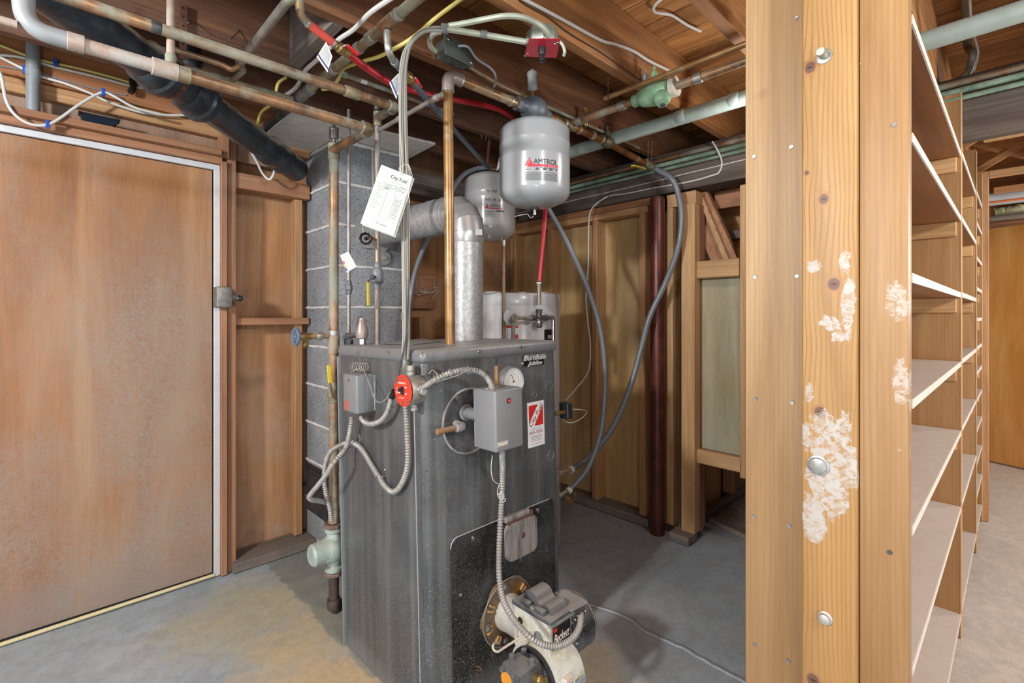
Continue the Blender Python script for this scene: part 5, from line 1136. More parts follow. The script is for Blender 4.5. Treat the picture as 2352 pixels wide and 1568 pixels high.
for f in (.41, .375, .24, .215, .19, .165, .13, .06): ln_.beam(S_(.14+.1*((f*100) % 3)/3, f), S_(.88-.1*((f*77) % 3)/3, f), .0003, .0014)
ln_.build('small_print', flat('ink_grey2', '#8b8f96', .5), sk)
# upper round cast plate
soot = steel('sooty_cast', '#3f4143', '#77787a', .6, .45, 26, .5); dustc = flat('ash_crust', '#838381', .95, 0, .35)
cx = al(1080, 960, y=BY0).x; zc = (al(1076, 889, y=BY0).z+al(1068, 1044, y=BY0).z)/2; rz = (al(1076, 889, y=BY0).z-al(1068, 1044, y=BY0).z)/2
cx = al(1013, 975, y=BY0).x+rz
rp = MB().lathe([(rz, 0), (rz, .003), (rz*.93, .006), (rz*.90, .004), (0, .0042)], (cx, BY0, zc), (0, -1, 0), 44).build('round_plate', soot, t); lab(rp, 'round sooty cast plate')
MB().torus((cx, BY0-.003, zc), (0, 1, 0), rz*.96, .0045, 44, 6, a0=0, a1=2*PI).build('crusted_rim', dustc, rp)
for x, y in ((1050, 913), (1025, 977), (1052, 1028)): p = al(x, y, y=BY0-.005); MB().hexa(p, p+Vector((0, -.008, 0)), .010).build('bolt', soot, rp)
p = al(1062, 979, y=BY0-.035); e = al(1004, 993, y=BY0-.035)
MB().cyl((p.x, BY0-.002, p.z), (p.x, BY0-.035, p.z), .015, .013, 16).build('elbow_base', dustc, rp)
MB().cyl(p, (e.x, p.y, p.z), .0088, n=16).build('copper_stub', CU, rp); MB().lathe([(.012, 0), (.014, .004), (.014, .022), (.011, .026)], p+Vector((-.002, 0, 0)), (-1, 0, 0), 16).build('stub_collar', dustc, rp)
# well and gauge
p = al(1141, 868, y=1.11); q = al(1141, 840, y=1.11)
MB().cyl((p.x, 1.11, p.z-.05), (p.x, 1.11, q.z), .0085, n=16).build('copper_well', CU, t); MB().tube([(p.x, 1.11, p.z-.05), (p.x, 1.13, p.z-.055), (p.x, 1.175, p.z-.055)], .009, 12).build('well_elbow', BRS, t)
gp = al(1180, 876, y=BY0-.03); rg = .0505
g_ = MB().lathe([(rg*.93, 0), (rg, .004), (rg, .024), (rg*.98, .030), (rg*.90, .031), (rg*.88, .027), (0, .027)], (gp.x, BY0-.001, gp.z), (0, -1, 0), 40).build('gauge', steel('gauge_rim', '#8c8f90', '#b4b6b6', .35, .7, 25), t); lab(g_, 'round white-faced pressure gauge')
MB().cyl((gp.x, BY0-.0275, gp.z), (gp.x, BY0-.0283, gp.z), rg*.87, n=36).build('dial', flat('dial_white', '#d5d8d8', .4), g_)
tk = MB()
for k in range(31):
    a = math.radians(-45+k*9); r0 = rg*(.70 if k % 5 else .62); tk.beam((gp.x+math.cos(a)*r0, BY0-.0286, gp.z+math.sin(a)*r0), (gp.x+math.cos(a)*rg*.80, BY0-.0286, gp.z+math.sin(a)*rg*.80), .0004, .0007, up=(0, 1, 0))
for k in range(20):
    a = math.radians(-40+k*13.5); r0 = rg*.5; tk.box(gp.x+math.cos(a)*r0-.0012, gp.x+math.cos(a)*r0+.0012, BY0-.0288, BY0-.0284, gp.z+math.sin(a)*r0-.0008, gp.z+math.sin(a)*r0+.0008)
tk.build('dial_marks', flat('ink_dark', '#2c3136', .6), g_)
MB().beam((gp.x+.002, BY0-.0295, gp.z-.003), (gp.x-.009, BY0-.0295, gp.z+.025), .0005, .0018, up=(0, 1, 0)).cyl((gp.x, BY0-.028, gp.z), (gp.x, BY0-.031, gp.z), .003, n=12).build('needle', flat('ink_dark', '#2c3136', .6), g_)
# lower access panel
pl, pr = al(1035, 1270, y=BY0-.003), al(1273, 1180, y=BY0-.003); zt = (al(1061, 1229, y=BY0-.003).z+al(1253, 1148, y=BY0-.003).z)/2
def rrect(x0, x1, z0, z1, r, y, n=6, rb=None):
    P = []
    for cx_, cz_, a0, rr_ in ((x1-r, z1-r, 0, r), (x0+r, z1-r, PI/2, r), (x0+(rb or r), z0+(rb or r), PI, rb or r), (x1-(rb or r), z0+(rb or r), 1.5*PI, rb or r)):
        for k in range(n+1): a = a0+PI/2*k/n; P.append(Vector((cx_+math.cos(a)*rr_, y, cz_+math.sin(a)*rr_)))
    return P
pnl = MB().prism(rrect(pl.x, pr.x, .02, zt, .028, BY0+.001), (0, -.004, 0)).build('access_panel', BLK, t); lab(pnl, 'black lower access panel')
MB().tube([v+Vector((0, -.0035, 0)) for v in rrect(pl.x, pr.x, .02, zt, .028, BY0)][6:14], .0014, 6).build('bright_edge', flat('seam_light', '#b9bcbe', .4, .3), pnl)
for x, y in ((1087, 1235), (1236, 1171)):
    p = al(x, y, y=BY0-.003); MB().lathe([(.010, 0), (.010, .0015), (.006, .002), (.006, .005), (0, .007)], p, (0, -1, 0), 16).build('panel_screw', STL, pnl)
for x, y in ((1057, 1366), (1256, 1263)):
    p = al(x, y, y=BY0-.003); MB().lathe([(.006, 0), (.006, .001), (.0035, .0015)], p, (0, -1, 0), 14).build('panel_slot', STL, pnl)
p = al(1098, 1540, y=BY0-.01); MB().torus(p, (1, .4, 0), .014, .0022, 18, 6).cyl(p+Vector((0, .012, 0)), p, .003, n=8).build('eye_hook', rust, pnl)
# inspection cover
def streak():
    n = N('streaked_cover'); v = n.raw(); c = n.ramp(n.noise(n.scale(v, (60, 60, 7)), 1.0, 5, .65), [(.3, '#565250'), (.45, '#7f7b79'), (.6, '#9c9997'), (.75, '#7d675a')]); n.bump(n.noise(v, 60, 4), .3, .002); return n.done(c, .5, .3)
rc = streak()
L0, L1 = al(1165, 1245, y=BY0-.028).x, al(1235, 1245, y=BY0-.028).x; z0, z1 = al(1172, 1293, y=BY0-.028).z, al(1200, 1192, y=BY0-.028).z
icv = MB().prism(rrect(L0, L1, z0, z1, .026, BY0-.014), (0, -.013, 0)).prism(rrect(L0+.003, L1-.003, z0+.003, z1-.003, .023, BY0-.0265), (0, -.0035, 0)).build('inspection_cover', rc, t); lab(icv, 'streaked cast inspection cover with rounded corners')
MB().prism(rrect(L0-.012, L1-.004, z0-.006, z1-.004, .026, BY0-.002), (0, -.012, 0)).build('cover_seat', flat('cover_dark', '#2e2a29', .7), icv)
MB().box(L0+.005, L1-.028, BY0-.022, BY0-.004, z1+.002, z1+.020, .002).build('hinge_block', rc, icv); MB().cyl((L0+.002, BY0-.026, z1+.004), (L1-.02, BY0-.026, z1+.004), .0035, n=10).cyl((L1-.026, BY0-.028, z1-.002), (L1-.026, BY0-.028, z1+.020), .005, n=10).build('hinge_pin', rust, icv)
MB().lathe([(.008, 0), (.009, .0015), (.006, .002), (.003, .0035)], ((L0+L1)/2, BY0-.030, (z0+z1)/2+.01), (0, -1, 0), 14).build('centre_rivet', rust, icv)
MB().box((L0+L1)/2-.006, (L0+L1)/2+.006, BY0-.02, BY0-.010, z0-.018, z0+.002, .002).build('lift_tab', soot, icv)
# burner mounting ring (rusty star flange) stays with the boiler
lean(BO)
# ------------------------------------------------------------------ things mounted on the boiler
BXM = steel('armour_steel', '#7b7b78', '#a1a19d', .5, .3, 60, 0, .3)
def bx(P, r=.0085, pitch=.0085, n=12, amp=.17):
    P = catmull(P, 14); L = [0.0]
    for a, b in zip(P, P[1:]): L.append(L[-1]+(b-a).length)
    N_ = int(L[-1]/pitch*2); out = []; j = 0
    for i in range(N_+1):
        s = L[-1]*i/N_
        while j < len(L)-2 and L[j+1] < s: j += 1
        f = (s-L[j])/max(1e-9, L[j+1]-L[j]); out.append(P[j]*(1-f)+P[j+1]*f)
    return MB().tube(out, lambda i: r*(1+amp*(1 if i % 2 else -1)), n)
# grey relay box on the left side
gb = flat('grey_box_paint', '#7c8083', .38, .1, .03)
A_ = al(788, 905, x=.738); B_ = al(819, 905, x=.738); zt = al(819, 862, x=.738).z; zb = al(819, 952, x=.738).z
t = thing('relay_box', 'small grey relay box with red sticker on the boiler left side', 'control box', (.77, (A_.y+B_.y)/2, zb))
MB().box(.738, .800, B_.y, A_.y, zb, zt, .006, 3).build('case', gb, t); MB().box(.798, .8058, B_.y-.004, A_.y+.004, zb+.004, zt-.004, .001).build('back_plate', steel('box_light', '#7d8a80', '#a9b2a8', .42, .5, 20, .1), t)
s = al(795, 930, x=.7375); MB().box(.7368, .7382, s.y-.012, s.y+.006, s.z-.014, s.z+.014, .0003).build('red_sticker', flat('sticker_orange', '#cf4a3c', .5), t)
s = al(801, 873, x=.7375); MB().lathe([(.004, 0), (.003, .0015)], s, (-1, 0, 0), 10).build('screw', DRK, t)
cw = MB(); rr = random.Random(6)
for k in range(6):
    c = al(812+5.2*k, 842+rr.uniform(-2, 2), x=.79); cw.torus(c, (1, .5, .25*rr.uniform(-1, 1)), .013+rr.uniform(-.002, .002), .0013, 20, 5)
cw.tube(catmull([al(808, 857, x=.785), al(807, 850, x=.785), al(812, 842, x=.785)], 4), .0013, 6).build('coiled_wire', BXM, t)
MB().tube(catmull([al(835, 848, x=.783), al(843, 868, x=.765), al(852, 890, x=.76), (al(860, 915, x=.755)), al(872, 924, x=.755), al(888, 915, x=.76), al(900, 895, x=.765)], 7), .0018, 6).build('loose_wire', BXM, t)
lean(t)
# emergency switch
XS = .752
c = al(925, 897, x=XS); t = thing('emergency_switch', 'round box with red oval emergency plate on the boiler left side', 'switch', (.78, c.y, c.z-.045))
bz = steel('handy_box', '#7b7a72', '#a8a79e', .45, .5, 20, .1)
MB().lathe([(.040, 0), (.042, .003), (.042, .045), (.040, .048)], (.8055, c.y-.006, c.z), (-1, 0, 0), 28).build('round_box', bz, t)
rd = flat('plate_red_orange', '#c53a28', .4, 0, .02)
pp = MB().lathe([(.0445, 0), (.0455, .001), (.0455, .0025), (0, .003)], (XS+.003, c.y, c.z), (-1, 0, 0), 40).build('red_plate', rd, t)
SB = lambda dy, dz: basis((XS-.0012, c.y+dy, c.z+dz), (0, -1, 0), (0, 0, 1))
wt = flat('print_white', '#e6dcd6', .5, 0, .01)
for s_, dy, dz, w_, h_ in (('EMERGENCY', .022, .019, .040, .005), ('OFF', -.012, .008, .011, .005), ('ON', -.013, -.010, .009, .005), ('OIL', .030, .001, .010, .005), ('BURNER', .033, -.009, .022, .005), ('SWITCH', .018, -.022, .024, .0028)):
    fit_text(s_, w_, h_, wt, SB(dy, dz), 'printed_word', pp, .0004)
MB().box(XS-.004, XS-.0005, c.y-.007, c.y+.007, c.z-.011, c.z+.011, .001).box(XS-.012, XS-.003, c.y-.003, c.y+.008, c.z-.002, c.z+.008, .001).build('toggle', flat('toggle_black', '#1b1b1c', .4), pp)
for dy, dz in ((.0, .034), (-.002, -.036), (.028, .027), (-.024, -.026)): MB().lathe([(.0042, 0), (.0035, .0015), (0, .0024)], (XS-.0008, c.y+dy, c.z+dz), (-1, 0, 0), 12).build('plate_screw', STL, pp)
MB().lathe([(.010, 0), (.013, .002), (.013, .012), (.010, .014), (.0125, .016), (.0125, .030)], (.778, c.y-.002, c.z+.040), (0, 0, 1), 16).build('top_connector', bz, t)
for dy, dz, dr in ((-.045, 0, (0, -1, 0)), (.040, -.006, (0, 1, .1)), (-.004, -.046, (0, 0, -1))):
    MB().lathe([(.009, -.004), (.009, .006), (.0105, .008), (.0105, .012), (.009, .014)], (.782, c.y+dy-.006, c.z+dz), dr, 14).build('connector', BXM, t)
lean(t); swc = c.copy()
# front aquastat box
YFb = .996
fx = al(1138, 960, y=YFb); X0 = fx.x; X1 = al(1202, 960, y=YFb).x; YB = al(1087, 960, x=X0).y; zt = al(1138, 898, y=YFb).z; zb = al(1138, 1042, y=YFb).z
t = thing('aquastat_box', 'large grey control box with red button on the boiler front', 'control box', ((X0+X1)/2, (YFb+YB)/2, zb))
MB().box(X0, X1, YFb, YB-.008, zb, zt, .006, 3).build('case', gb, t)
MB().box(X0+.002, X1-.002, YB-.009, YB, zb+.002, zt-.002, .001).build('back_plate', gb, t)
MB().cyl((X0+.03, YB, zt-.085), (X0+.03, BY0-.004, zt-.085), .018, n=20).build('mounting_stub', flat('stub_grey', '#86888a', .5, .3), t)
MB().torus((X0+.03, BY0-.012, zt-.085), (0, 1, 0), .021, .006, 24, 8).build('stub_ring', dustc, t)
p = al(1168, 920, y=YFb); MB().lathe([(.0075, 0), (.0075, .003), (.006, .0035)], p, (0, -1, 0), 16).build('button_bezel', flat('toggle_black', '#1b1b1c', .4), t); MB().lathe([(.0048, 0), (.0048, .006), (.003, .007)], p, (0, -1, 0), 14).build('red_button', flat('button_red', '#c43a34', .35), t)
a, b = al(1142, 1022, y=YFb), al(1167, 1016, y=YFb); zz = (al(1142, 1016, y=YFb).z, al(1142, 1028, y=YFb).z)
lp = MB().box(a.x, b.x, YFb-.0012, YFb, zz[1], zz[0], .0004).build('maker_plate', flat('maker_silver', '#b5b4ae', .4, .3), t)
fit_text('Honeywell', (b.x-a.x)*.72, (zz[0]-zz[1])*.42, flat('maker_white', '#e8e6df', .4), FB((a.x+(b.x-a.x)*.14, YFb-.0018, zz[1]+(zz[0]-zz[1])*.32)), 'maker_word', lp, .0005)
s = al(1091, 965, x=X0); MB().lathe([(.004, 0), (.003, .002)], s, (-1, 0, 0), 10).build('screw', STL, t)
p = al(1129, 893, z=zt); MB().lathe([(.012, 0), (.012, .004), (.009, .005), (.009, .016)], p, (0, 0, 1), 14).hexa(p+Vector((-.018, 0, .001)), p+Vector((-.018, 0, .004)), .007).build('top_connector', BXM, t)
pb = al(1153, 1041, y=(YFb+YB)/2-.01); pb.z = zb; MB().lathe([(.013, 0), (.013, -.006), (.010, -.007), (.010, -.016)], pb, (0, 0, 1), 14).build('bottom_connector', BXM, t)
lean(t); top_c = p.copy()
# armoured cables (in the boiler frame, then leaned with it)
def lt(name, mb, L, cat, mat=None, kind=None): return lean(tag(mb.build(name, mat or BXM), L, cat))
Dp = [al(x, y, x=xx) if xx else al(x, y, y=yy) for x, y, xx, yy in ((948, 899, .772, 0), (962, 894, .775, 0), (980, 884, .785, 0), (1000, 872, 0, 1.10), (1030, 858, 0, 1.09), (1065, 850, 0, 1.08), (1095, 852, 0, 1.07), (1115, 863, 0, 1.065))]+[top_c+Vector((0, 0, .012))]
o = lt('armoured_cable', bx(Dp, .0080), 'armoured cable arching from the red switch to the top of the large grey box', 'cable')
wv = MB()
for k, f in enumerate((3, 4.1, 5.3)):
    i = int(f); c = Dp[i]*(1-(f-i))+Dp[i+1]*(f-i); wv.torus(c, (Dp[i+1]-Dp[i]), .0115, .0012, 16, 5)
wv.tube(catmull([al(985, 858, y=1.09), al(994, 850, y=1.085), al(1005, 862, y=1.08), al(998, 876, y=1.08), al(1018, 872, y=1.08), al(1050, 862, y=1.07), al(1085, 846, y=1.06), al(1100, 850, y=1.06)], 7), .0014, 6)
q = wv.build('tied_wire', BXM); q.parent = o; q.location = q.location-un(o.location) if False else LRi @ (q.location*1.0-PIV)+PIV-(LRi @ (o.location-PIV)+PIV) if False else (q.location-(LRi @ (o.location-PIV)+PIV))
t2 = MB().tube([Dp[4]*.3+Dp[5]*.7, Dp[5], Dp[6]*.6+Dp[5]*.4], .0092, 12).build('tape_wrap', tp_); t2.parent = o; t2.location = t2.location-(LRi @ (o.location-PIV)+PIV)
ft = MB().tube(catmull([al(983, 856, x=.79), al(990, 852, y=1.13), al(1003, 850, y=1.13), al(1012, 856, y=1.13)], 5), .0045, 8); lt('cut_cable_end', ft, 'dark cut cable end sticking out at the boiler corner above the armoured cable', 'cable', flat('cut_dark', '#3a3835', .6))
Cp = [al(x, y, x=xx) for x, y, xx in ((829, 957, .775), (834, 966, .773), (846, 973, .772), (862, 972, .772), (878, 963, .773), (889, 948, .773), (895, 930, .772), (900, 912, .77))]
lt('armoured_cable', bx(Cp, .0078), 'short armoured cable curving from under the small grey box up to the red switch', 'cable')
lt('rubber_sleeve', MB().tube([Cp[-1], al(906, 898, x=.768)], .0095, 12), 'black rubber sleeve at the left of the red switch', 'sleeve', flat('black_rubber', '#1b1a19', .5))
Ap = [al(x, y, x=xx) for x, y, xx in ((932, 932, .785), (933, 950, .786), (935, 1000, .787), (937, 1045, .788), (934, 1080, .788), (922, 1112, .788), (905, 1129, .788), (888, 1120, .788), (872, 1098, .789), (850, 1062, .789), (832, 1033, .789), (815, 1019, .788), (795, 1017, .785))]
Ap += [at(x, y, d=z_) for x, y, z_ in ((778, 1024, 1.74), (764, 1040, 1.77), (756, 1065, 1.79), (753, 1095, 1.80), (757, 1130, 1.81), (764, 1160, 1.82), (768, 1190, 1.83))]
lt('armoured_cable', bx(Ap, .0080), 'long armoured cable looping down the boiler left side from the red switch', 'cable')
Bp = [al(x, y, x=xx) for x, y, xx in ((808, 957, .768), (806, 975, .765), (802, 1000, .765), (793, 1030, .762))]+[at(x, y, d=z_) for x, y, z_ in ((778, 1056, 1.64), (760, 1083, 1.67), (740, 1107, 1.70), (724, 1125, 1.73), (718, 1134, 1.745), (724, 1140, 1.76), (740, 1143, 1.80), (762, 1148, 1.86))]
lt('armoured_cable', bx(Bp, .0080), 'armoured cable dropping from the small grey box and bending sharply left behind the boiler', 'cable')
for (x, y), L in (((812, 1018), 'upper bright clamp holding the looping armoured cable'), ((872, 1097), 'lower bright clamp holding the looping armoured cable')):
    p = al(x, y, x=.789); m = MB().torus(p, (0, .7 if y > 1050 else 1, -.7 if y > 1050 else .2), .0100, .0022, 18, 6); m.box(.803, .8055, p.y-.02, p.y-.008, p.z+.0, p.z+.034, .001); m.box(.79, .8055, p.y-.018, p.y-.009, p.z+.002, p.z+.010, .001); m.ball((.801, p.y-.014, p.z+.026), .0045)
    lt('cable_clamp', m, L, 'clamp', STL)
# front armoured cable down to the burner
Fp = [pb+Vector((0, 0, -.01))]+[al(x, y, y=yy) for x, y, yy in ((1154, 1075, 1.075), (1153, 1130, 1.09), (1149, 1200, 1.09), (1146, 1270, 1.08), (1147, 1330, 1.05), (1155, 1375, 1.01), (1172, 1410, .965), (1195, 1440, .93), (1222, 1466, .90), (1255, 1482, .88), (1285, 1482, .87), (1312, 1468, .87), (1330, 1442, .885), (1334, 1412, .92), (1332, 1404, .94))]
lt('armoured_cable', bx(Fp, .0082), 'armoured cable hanging from the large grey box and looping around the burner', 'cable')
m = MB(); m.tube(catmull([al(x, y, y=yy) for x, y, yy in ((1131, 1045, 1.07), (1128, 1075, 1.07), (1132, 1100, 1.07), (1142, 1110, 1.07), (1147, 1112, 1.07), (1143, 1125, 1.07), (1144, 1140, 1.07), (1152, 1146, 1.065), (1158, 1138, 1.065), (1152, 1130, 1.065), (1147, 1138, 1.065), (1153, 1150, 1.065))], 7), .0013, 6)
m.torus(al(1157, 1148, y=1.065), (.3, 1, .2), .006, .0013, 16, 5); m.torus(al(1150, 1136, y=1.065), (.4, 1, .5), .009, .0013, 16, 5)
lt('thermostat_wire', m, 'thin curly white wire beside the armoured cable under the large grey box', 'wire', flat('thin_white', '#b9b9b4', .5))
# black limit switch at the right side
p = al(1300, 942, x=1.45); t = thing('limit_switch', 'small black switch box on the right side of the boiler', 'switch', (p.x, p.y, p.z-.03))
MB().box(p.x-.016, p.x+.014, p.y-.022, p.y+.022, p.z-.030, p.z+.030, .003).build('case', flat('switch_black', '#24272a', .4), t); MB().cyl((1.388, p.y, p.z-.004), (p.x-.015, p.y, p.z-.004), .008, n=14).build('stem', BRS, t)
MB().tube(catmull([p+Vector((.01, 0, -.02)), at(1320, 946, d=2.02), at(1345, 947, d=2.05), at(1357, 951, d=2.08), at(1350, 963, d=2.06), at(1325, 976, d=2.03), at(1305, 972, d=2.0), p+Vector((0, 0, -.03))], 6), .0016, 6).build('wire', flat('thin_white', '#b9b9b4', .5), t)
lean(t)
# valve, pump and lower return piping behind the left rear edge
t = R_('return_valve', 'yellow lever valve on the copper riser beside the chimney', 'valve', (.79, 1.80, .75))
p = at(757, 862, d=1.82); MB().lathe([(.0185, 0), (.021, .004), (.021, .02), (.024, .024), (.024, .05), (.021, .054), (.021, .075), (.0185, .08)], (.795, 1.80, .88), (0, 0, 1), 18).build('body', CUG, t)
a, b = at(756, 838, d=1.80), at(758, 880, d=1.80); MB().beam(a, b, .016, .005, .002, (0, 1, 0)).build('lever_grip', YH, t); MB().beam(b, at(765, 915, d=1.82), .010, .003, .001, (0, 1, 0)).build('lever_arm', CUG, t)
t = R_('circulator_pump', 'pale green circulator pump on the return pipe low behind the boiler', 'pump', (.77, 1.82, .26))
gp_ = steel('pump_green', '#7e9088', '#a9b8b0', .5, .15, 16, .25, .3)
pc = at(772, 1255, d=1.86); u_ = Vector((-1, -.05, 0))
MB().lathe([(.0, .092), (.032, .089), (.040, .082), (.042, .040), (.046, .03), (.050, .02), (.050, 0), (.03, -.03)], (.795, 1.80, pc.z), u_, 28).build('motor', gp_, t)
MB().lathe([(.018, -.085), (.034, -.08), (.034, -.068), (.024, -.062), (.034, -.03), (.040, 0), (.034, .03), (.024, .062), (.034, .068), (.034, .08), (.018, .085)], (.795, 1.80, pc.z), (0, 0, 1), 24).build('volute', gp_, t)
for s_ in (1, -1):
    MB().lathe([(.036, 0), (.038, .003), (.038, .012), (.036, .014)], (.795, 1.80, pc.z+s_*.09-.007), (0, 0, 1), 8).build('flange', steel('rust_flange', '#6b4a44', '#8f7d78', .6, .4, 16, .3), t)
for k in range(4): a = k*PI/2+.6; p = Vector((.768, 1.80+.042*math.cos(a), pc.z+.042*math.sin(a))); MB().hexa(p, p+Vector((-.014, 0, 0)), .006).build('bolt', gp_, t)
MB().cyl((.795, 1.80, pc.z+.1), (.795, 1.80, pc.z+.15), .021, n=16).build('green_nipple', CUG, t)
q = at(776, 1400, d=1.88); MB().tube(fillet([(.795, 1.80, pc.z-.09), (.795, 1.80, .09), (.90, 1.86, .085)], .03), .0185, 18).build('iron_pipe', steel('iron_pipe_dark', '#3e3533', '#5e5450', .6, .5, 20, .3), t)
MB().lathe([(.020, 0), (.024, .004), (.026, .03), (.024, .04)], (.795, 1.80, .10), (0, 0, 1), 16).build('iron_elbow', steel('iron_pipe_dark', '#3e3533', '#5e5450', .6, .5, 20, .3), t)
# ------------------------------------------------------------------ flue pipe
def galv():
    n = N('galvanized_sheet'); v = n.obj(); a = n.noise(v, 110, 2, .5); b = n.noise(v, 480, 2, .6); w = n.n('ShaderNodeTexVoronoi'); n.l(v, w.inputs['Vector']); w.inputs['Scale'].default_value = 60
    c = n.ramp(w.outputs['Distance'], [(.1, '#c2c4c5'), (.6, '#a9acae')]); c = n.mix(n.ramp(b, [(.42, .75), (.52, 0.0)]), c, '#707375')
    return n.done(c, n.ramp(a, [(.3, .34), (.7, .5)]), .5)
GV = galv(); GVS = steel('galv_smooth', '#a9abac', '#c3c5c6', .3, .6, 8)
FX, FY, FR = 1.262, 1.585, .0705
HC = Vector((1.232, 2.30, 1.647)); E0 = Vector((FX, FY, 1.655))
t = thing('flue_pipe', 'galvanized flue pipe rising from the boiler and elbowing into the chimney', 'flue', (FX, FY, 1.11))
MB().lathe([(FR*1.0, 0), (FR*1.0, .40), (FR*1.02, .402), (FR*1.02, .448)], (FX, FY, 1.108), (0, 0, 1), 40).build('vertical_pipe', GV, t)
MB().lathe([(FR*1.015, 0), (FR*1.03, .002), (FR*1.03, .050), (FR*1.01, .052)], (FX, FY, 1.108+.40), (0, 0, 1), 40).build('smooth_band', GVS, t)
# adjustable elbow in four gores
d0 = Vector((0, 0, 1)); d1 = (HC-E0).normalized(); R0 = .085; rg_ = FR*1.06
def arc(k, N_=4):
    th = PI/2*k/N_; c = Vector((FX, FY, 1.557))+d1*R0; return c-d1*R0*math.cos(th)+d0*R0*math.sin(th)
pts = [Vector((FX, FY, 1.552))]+[arc(k) for k in range(1, 5)]
ang = [0]+[PI/2*k/4 for k in range(1, 5)]
el = MB(); rings = []
for k in range(5):
    dd = (d0*math.cos(ang[k])+d1*math.sin(ang[k])).normalized(); sd = d1.cross(d0).normalized(); up = dd.cross(sd).normalized()
    rings.append(el.ring(pts[k] if k else pts[0], sd, up, rg_+.002*(k/4), 40))
el.skin(rings, False); el.build('elbow', GVS, t, smooth=12)
for k in range(5):
    dd = (d0*math.cos(ang[k])+d1*math.sin(ang[k])).normalized(); MB().torus(pts[k], dd, rg_+.002*(k/4), .0016, 44, 5).build('elbow_bead', GV, t)
e1 = pts[4]; L = (HC-e1).length; RH_ = .0775
MB().lathe([(RH_*.985, 0), (RH_*.985, .03), (RH_, .032), (RH_, L-.02), (RH_*1.02, L-.018), (RH_*1.02, L+.01)], e1, (HC-e1), 40).build('horizontal_pipe', GV, t)
for f in (.035, .10, .14): MB().torus(e1+(HC-e1).normalized()*f, (HC-e1), RH_, .0020, 44, 5).build('pipe_bead', GVS, t)
for px, py in ((936, 490), (955, 493)): p = at(px, py, d=2.22); MB().ball(p, .0045).build('screw', DRK, t)
p = at(1098, 533, d=1.98); MB().prism([at(x, y, d=1.955) for x, y in ((1091, 527), (1107, 526), (1108, 539), (1092, 541))], (CA*.004, SA*.004, 0)).build('patch', GVS, t)
# old capped hole and lump on the chimney face
pc_ = at(880, 592, y=2.295); o = MB().lathe([(.040, 0), (.042, .004), (.038, .010), (.015, .012), (.012, .02), (0, .021)], pc_, (0, -1, 0), 24).build('chimney_plug', dustc); tag(o, 'small round crusted plug on the chimney below the flue pipe', 'plug')
# ------------------------------------------------------------------ tanks
def paint(name, col, rough=.22):
    n = N(name); v = n.raw(); c = n.mix(n.ramp(n.noise(v, 5, 4), [(.3, 0.0), (.7, 1.0)]), col, tuple(x*.95 for x in srgb(col)[:3])+(1,)); m_ = n.done(c, rough); n.b.inputs['Coat Weight'].default_value = .4; n.b.inputs['Coat Roughness'].default_value = .08; return m_
def cpatch(cx, cy, R, a0, a1, z0, z1, mat, name, parent, off=.0006, n=14, poly=None):
    m = MB()
    f = lambda a, z, r: Vector((cx+math.cos(a)*r, cy+math.sin(a)*r, z))
    if poly:
        m.prism([f(a, z, R+off) for a, z in poly], Vector((math.cos((a0+a1)/2), math.sin((a0+a1)/2), 0))*.0004)
    else:
        for i in range(n):
            a, b = a0+(a1-a0)*i/n, a0+(a1-a0)*(i+1)/n; m.quad(f(a, z0, R+off), f(b, z0, R+off), f(b, z1, R+off), f(a, z1, R+off))
    return m.build(name, mat, parent, smooth=0)
INK = flat('ink_black', '#1f2124', .5, 0, .01); INKG = flat('ink_mid', '#54585b', .5, 0, .01); LRD = flat('logo_red', '#d6394b', .4, 0, .02)
def wraptext(txt, cx, cy, R, a, z, w, h, mat, parent, name='printed_word', shear=0.0):
    return fit_text(txt, w, h, mat, lambda c: Vector((cx+math.cos(a+c.x/R)*(R+.0008+c.z), cy+math.sin(a+c.x/R)*(R+.0008+c.z), z+c.y)), name, parent, .0003, shear)
def tank(cx, cy, R, z0, z1, L, col, front, big):
    t = thing('expansion_tank', L, 'tank', (cx, cy, z0)); H = z1-z0
    def dome(r, zc, h, up, n=8): return [(r*math.cos(PI/2*k/n), zc+(h*math.sin(PI/2*k/n))*(1 if up else -1)) for k in range(n+1)]
    hb, ht = (.062, .050) if big else (.06, .05)
    prof = [(r, z-z0) for r, z in reversed(dome(R, z0+hb, hb, False))]
    prof = [(max(r, .001), z) for r, z in prof]
    for f in ((.545, .72) if big else (.60, .68)):
        zz_ = H*f; prof += [(R, zz_-.006), (R*1.004, zz_-.003), (R*1.004, zz_+.001), (R*.996, zz_+.004)]
    prof += [(max(r, .001), z-z0) for r, z in dome(R*.996, z1-ht, ht, True)]
    pr_ = []
    for q in prof:
        if not pr_ or q[1] > pr_[-1][1]-1e-9: pr_.append(q)
    MB().lathe(pr_, (cx, cy, z0), (0, 0, 1), 72).build('shell', paint('tank_paint_'+str(big), col), t)
    return t
cx, cy, R = 1.467, 1.39, .1455
t = tank(cx, cy, R, 1.655, 2.012, 'large grey expansion tank hanging under the flow valve', '#a3a8ab', 0, True)
fa = math.atan2(-cy, -cx); zt = lambda y: CAMH+(HZ-y)/1120*(2.018-R*.97)
aP = lambda px: fa+math.asin(max(-.98, min(.98, (px-1228)/81.5)))
W2 = lambda p0, p1: (aP(p1)-aP(p0))*R
wraptext('AMTROL', cx, cy, R, aP(1226), zt(376.5), W2(1226, 1277), .0200, INK, t)
cpatch(cx, cy, R, aP(1213), aP(1279), zt(382.6), zt(377.3), LRD, 'red_band', t)
cpatch(cx, cy, R, aP(1207), aP(1226), zt(382), zt(362), LRD, 'logo_triangle', t, poly=[(aP(1206.5), zt(380)), (aP(1209.5), zt(380)), (aP(1219.5), zt(362)), (aP(1217.2), zt(361))])
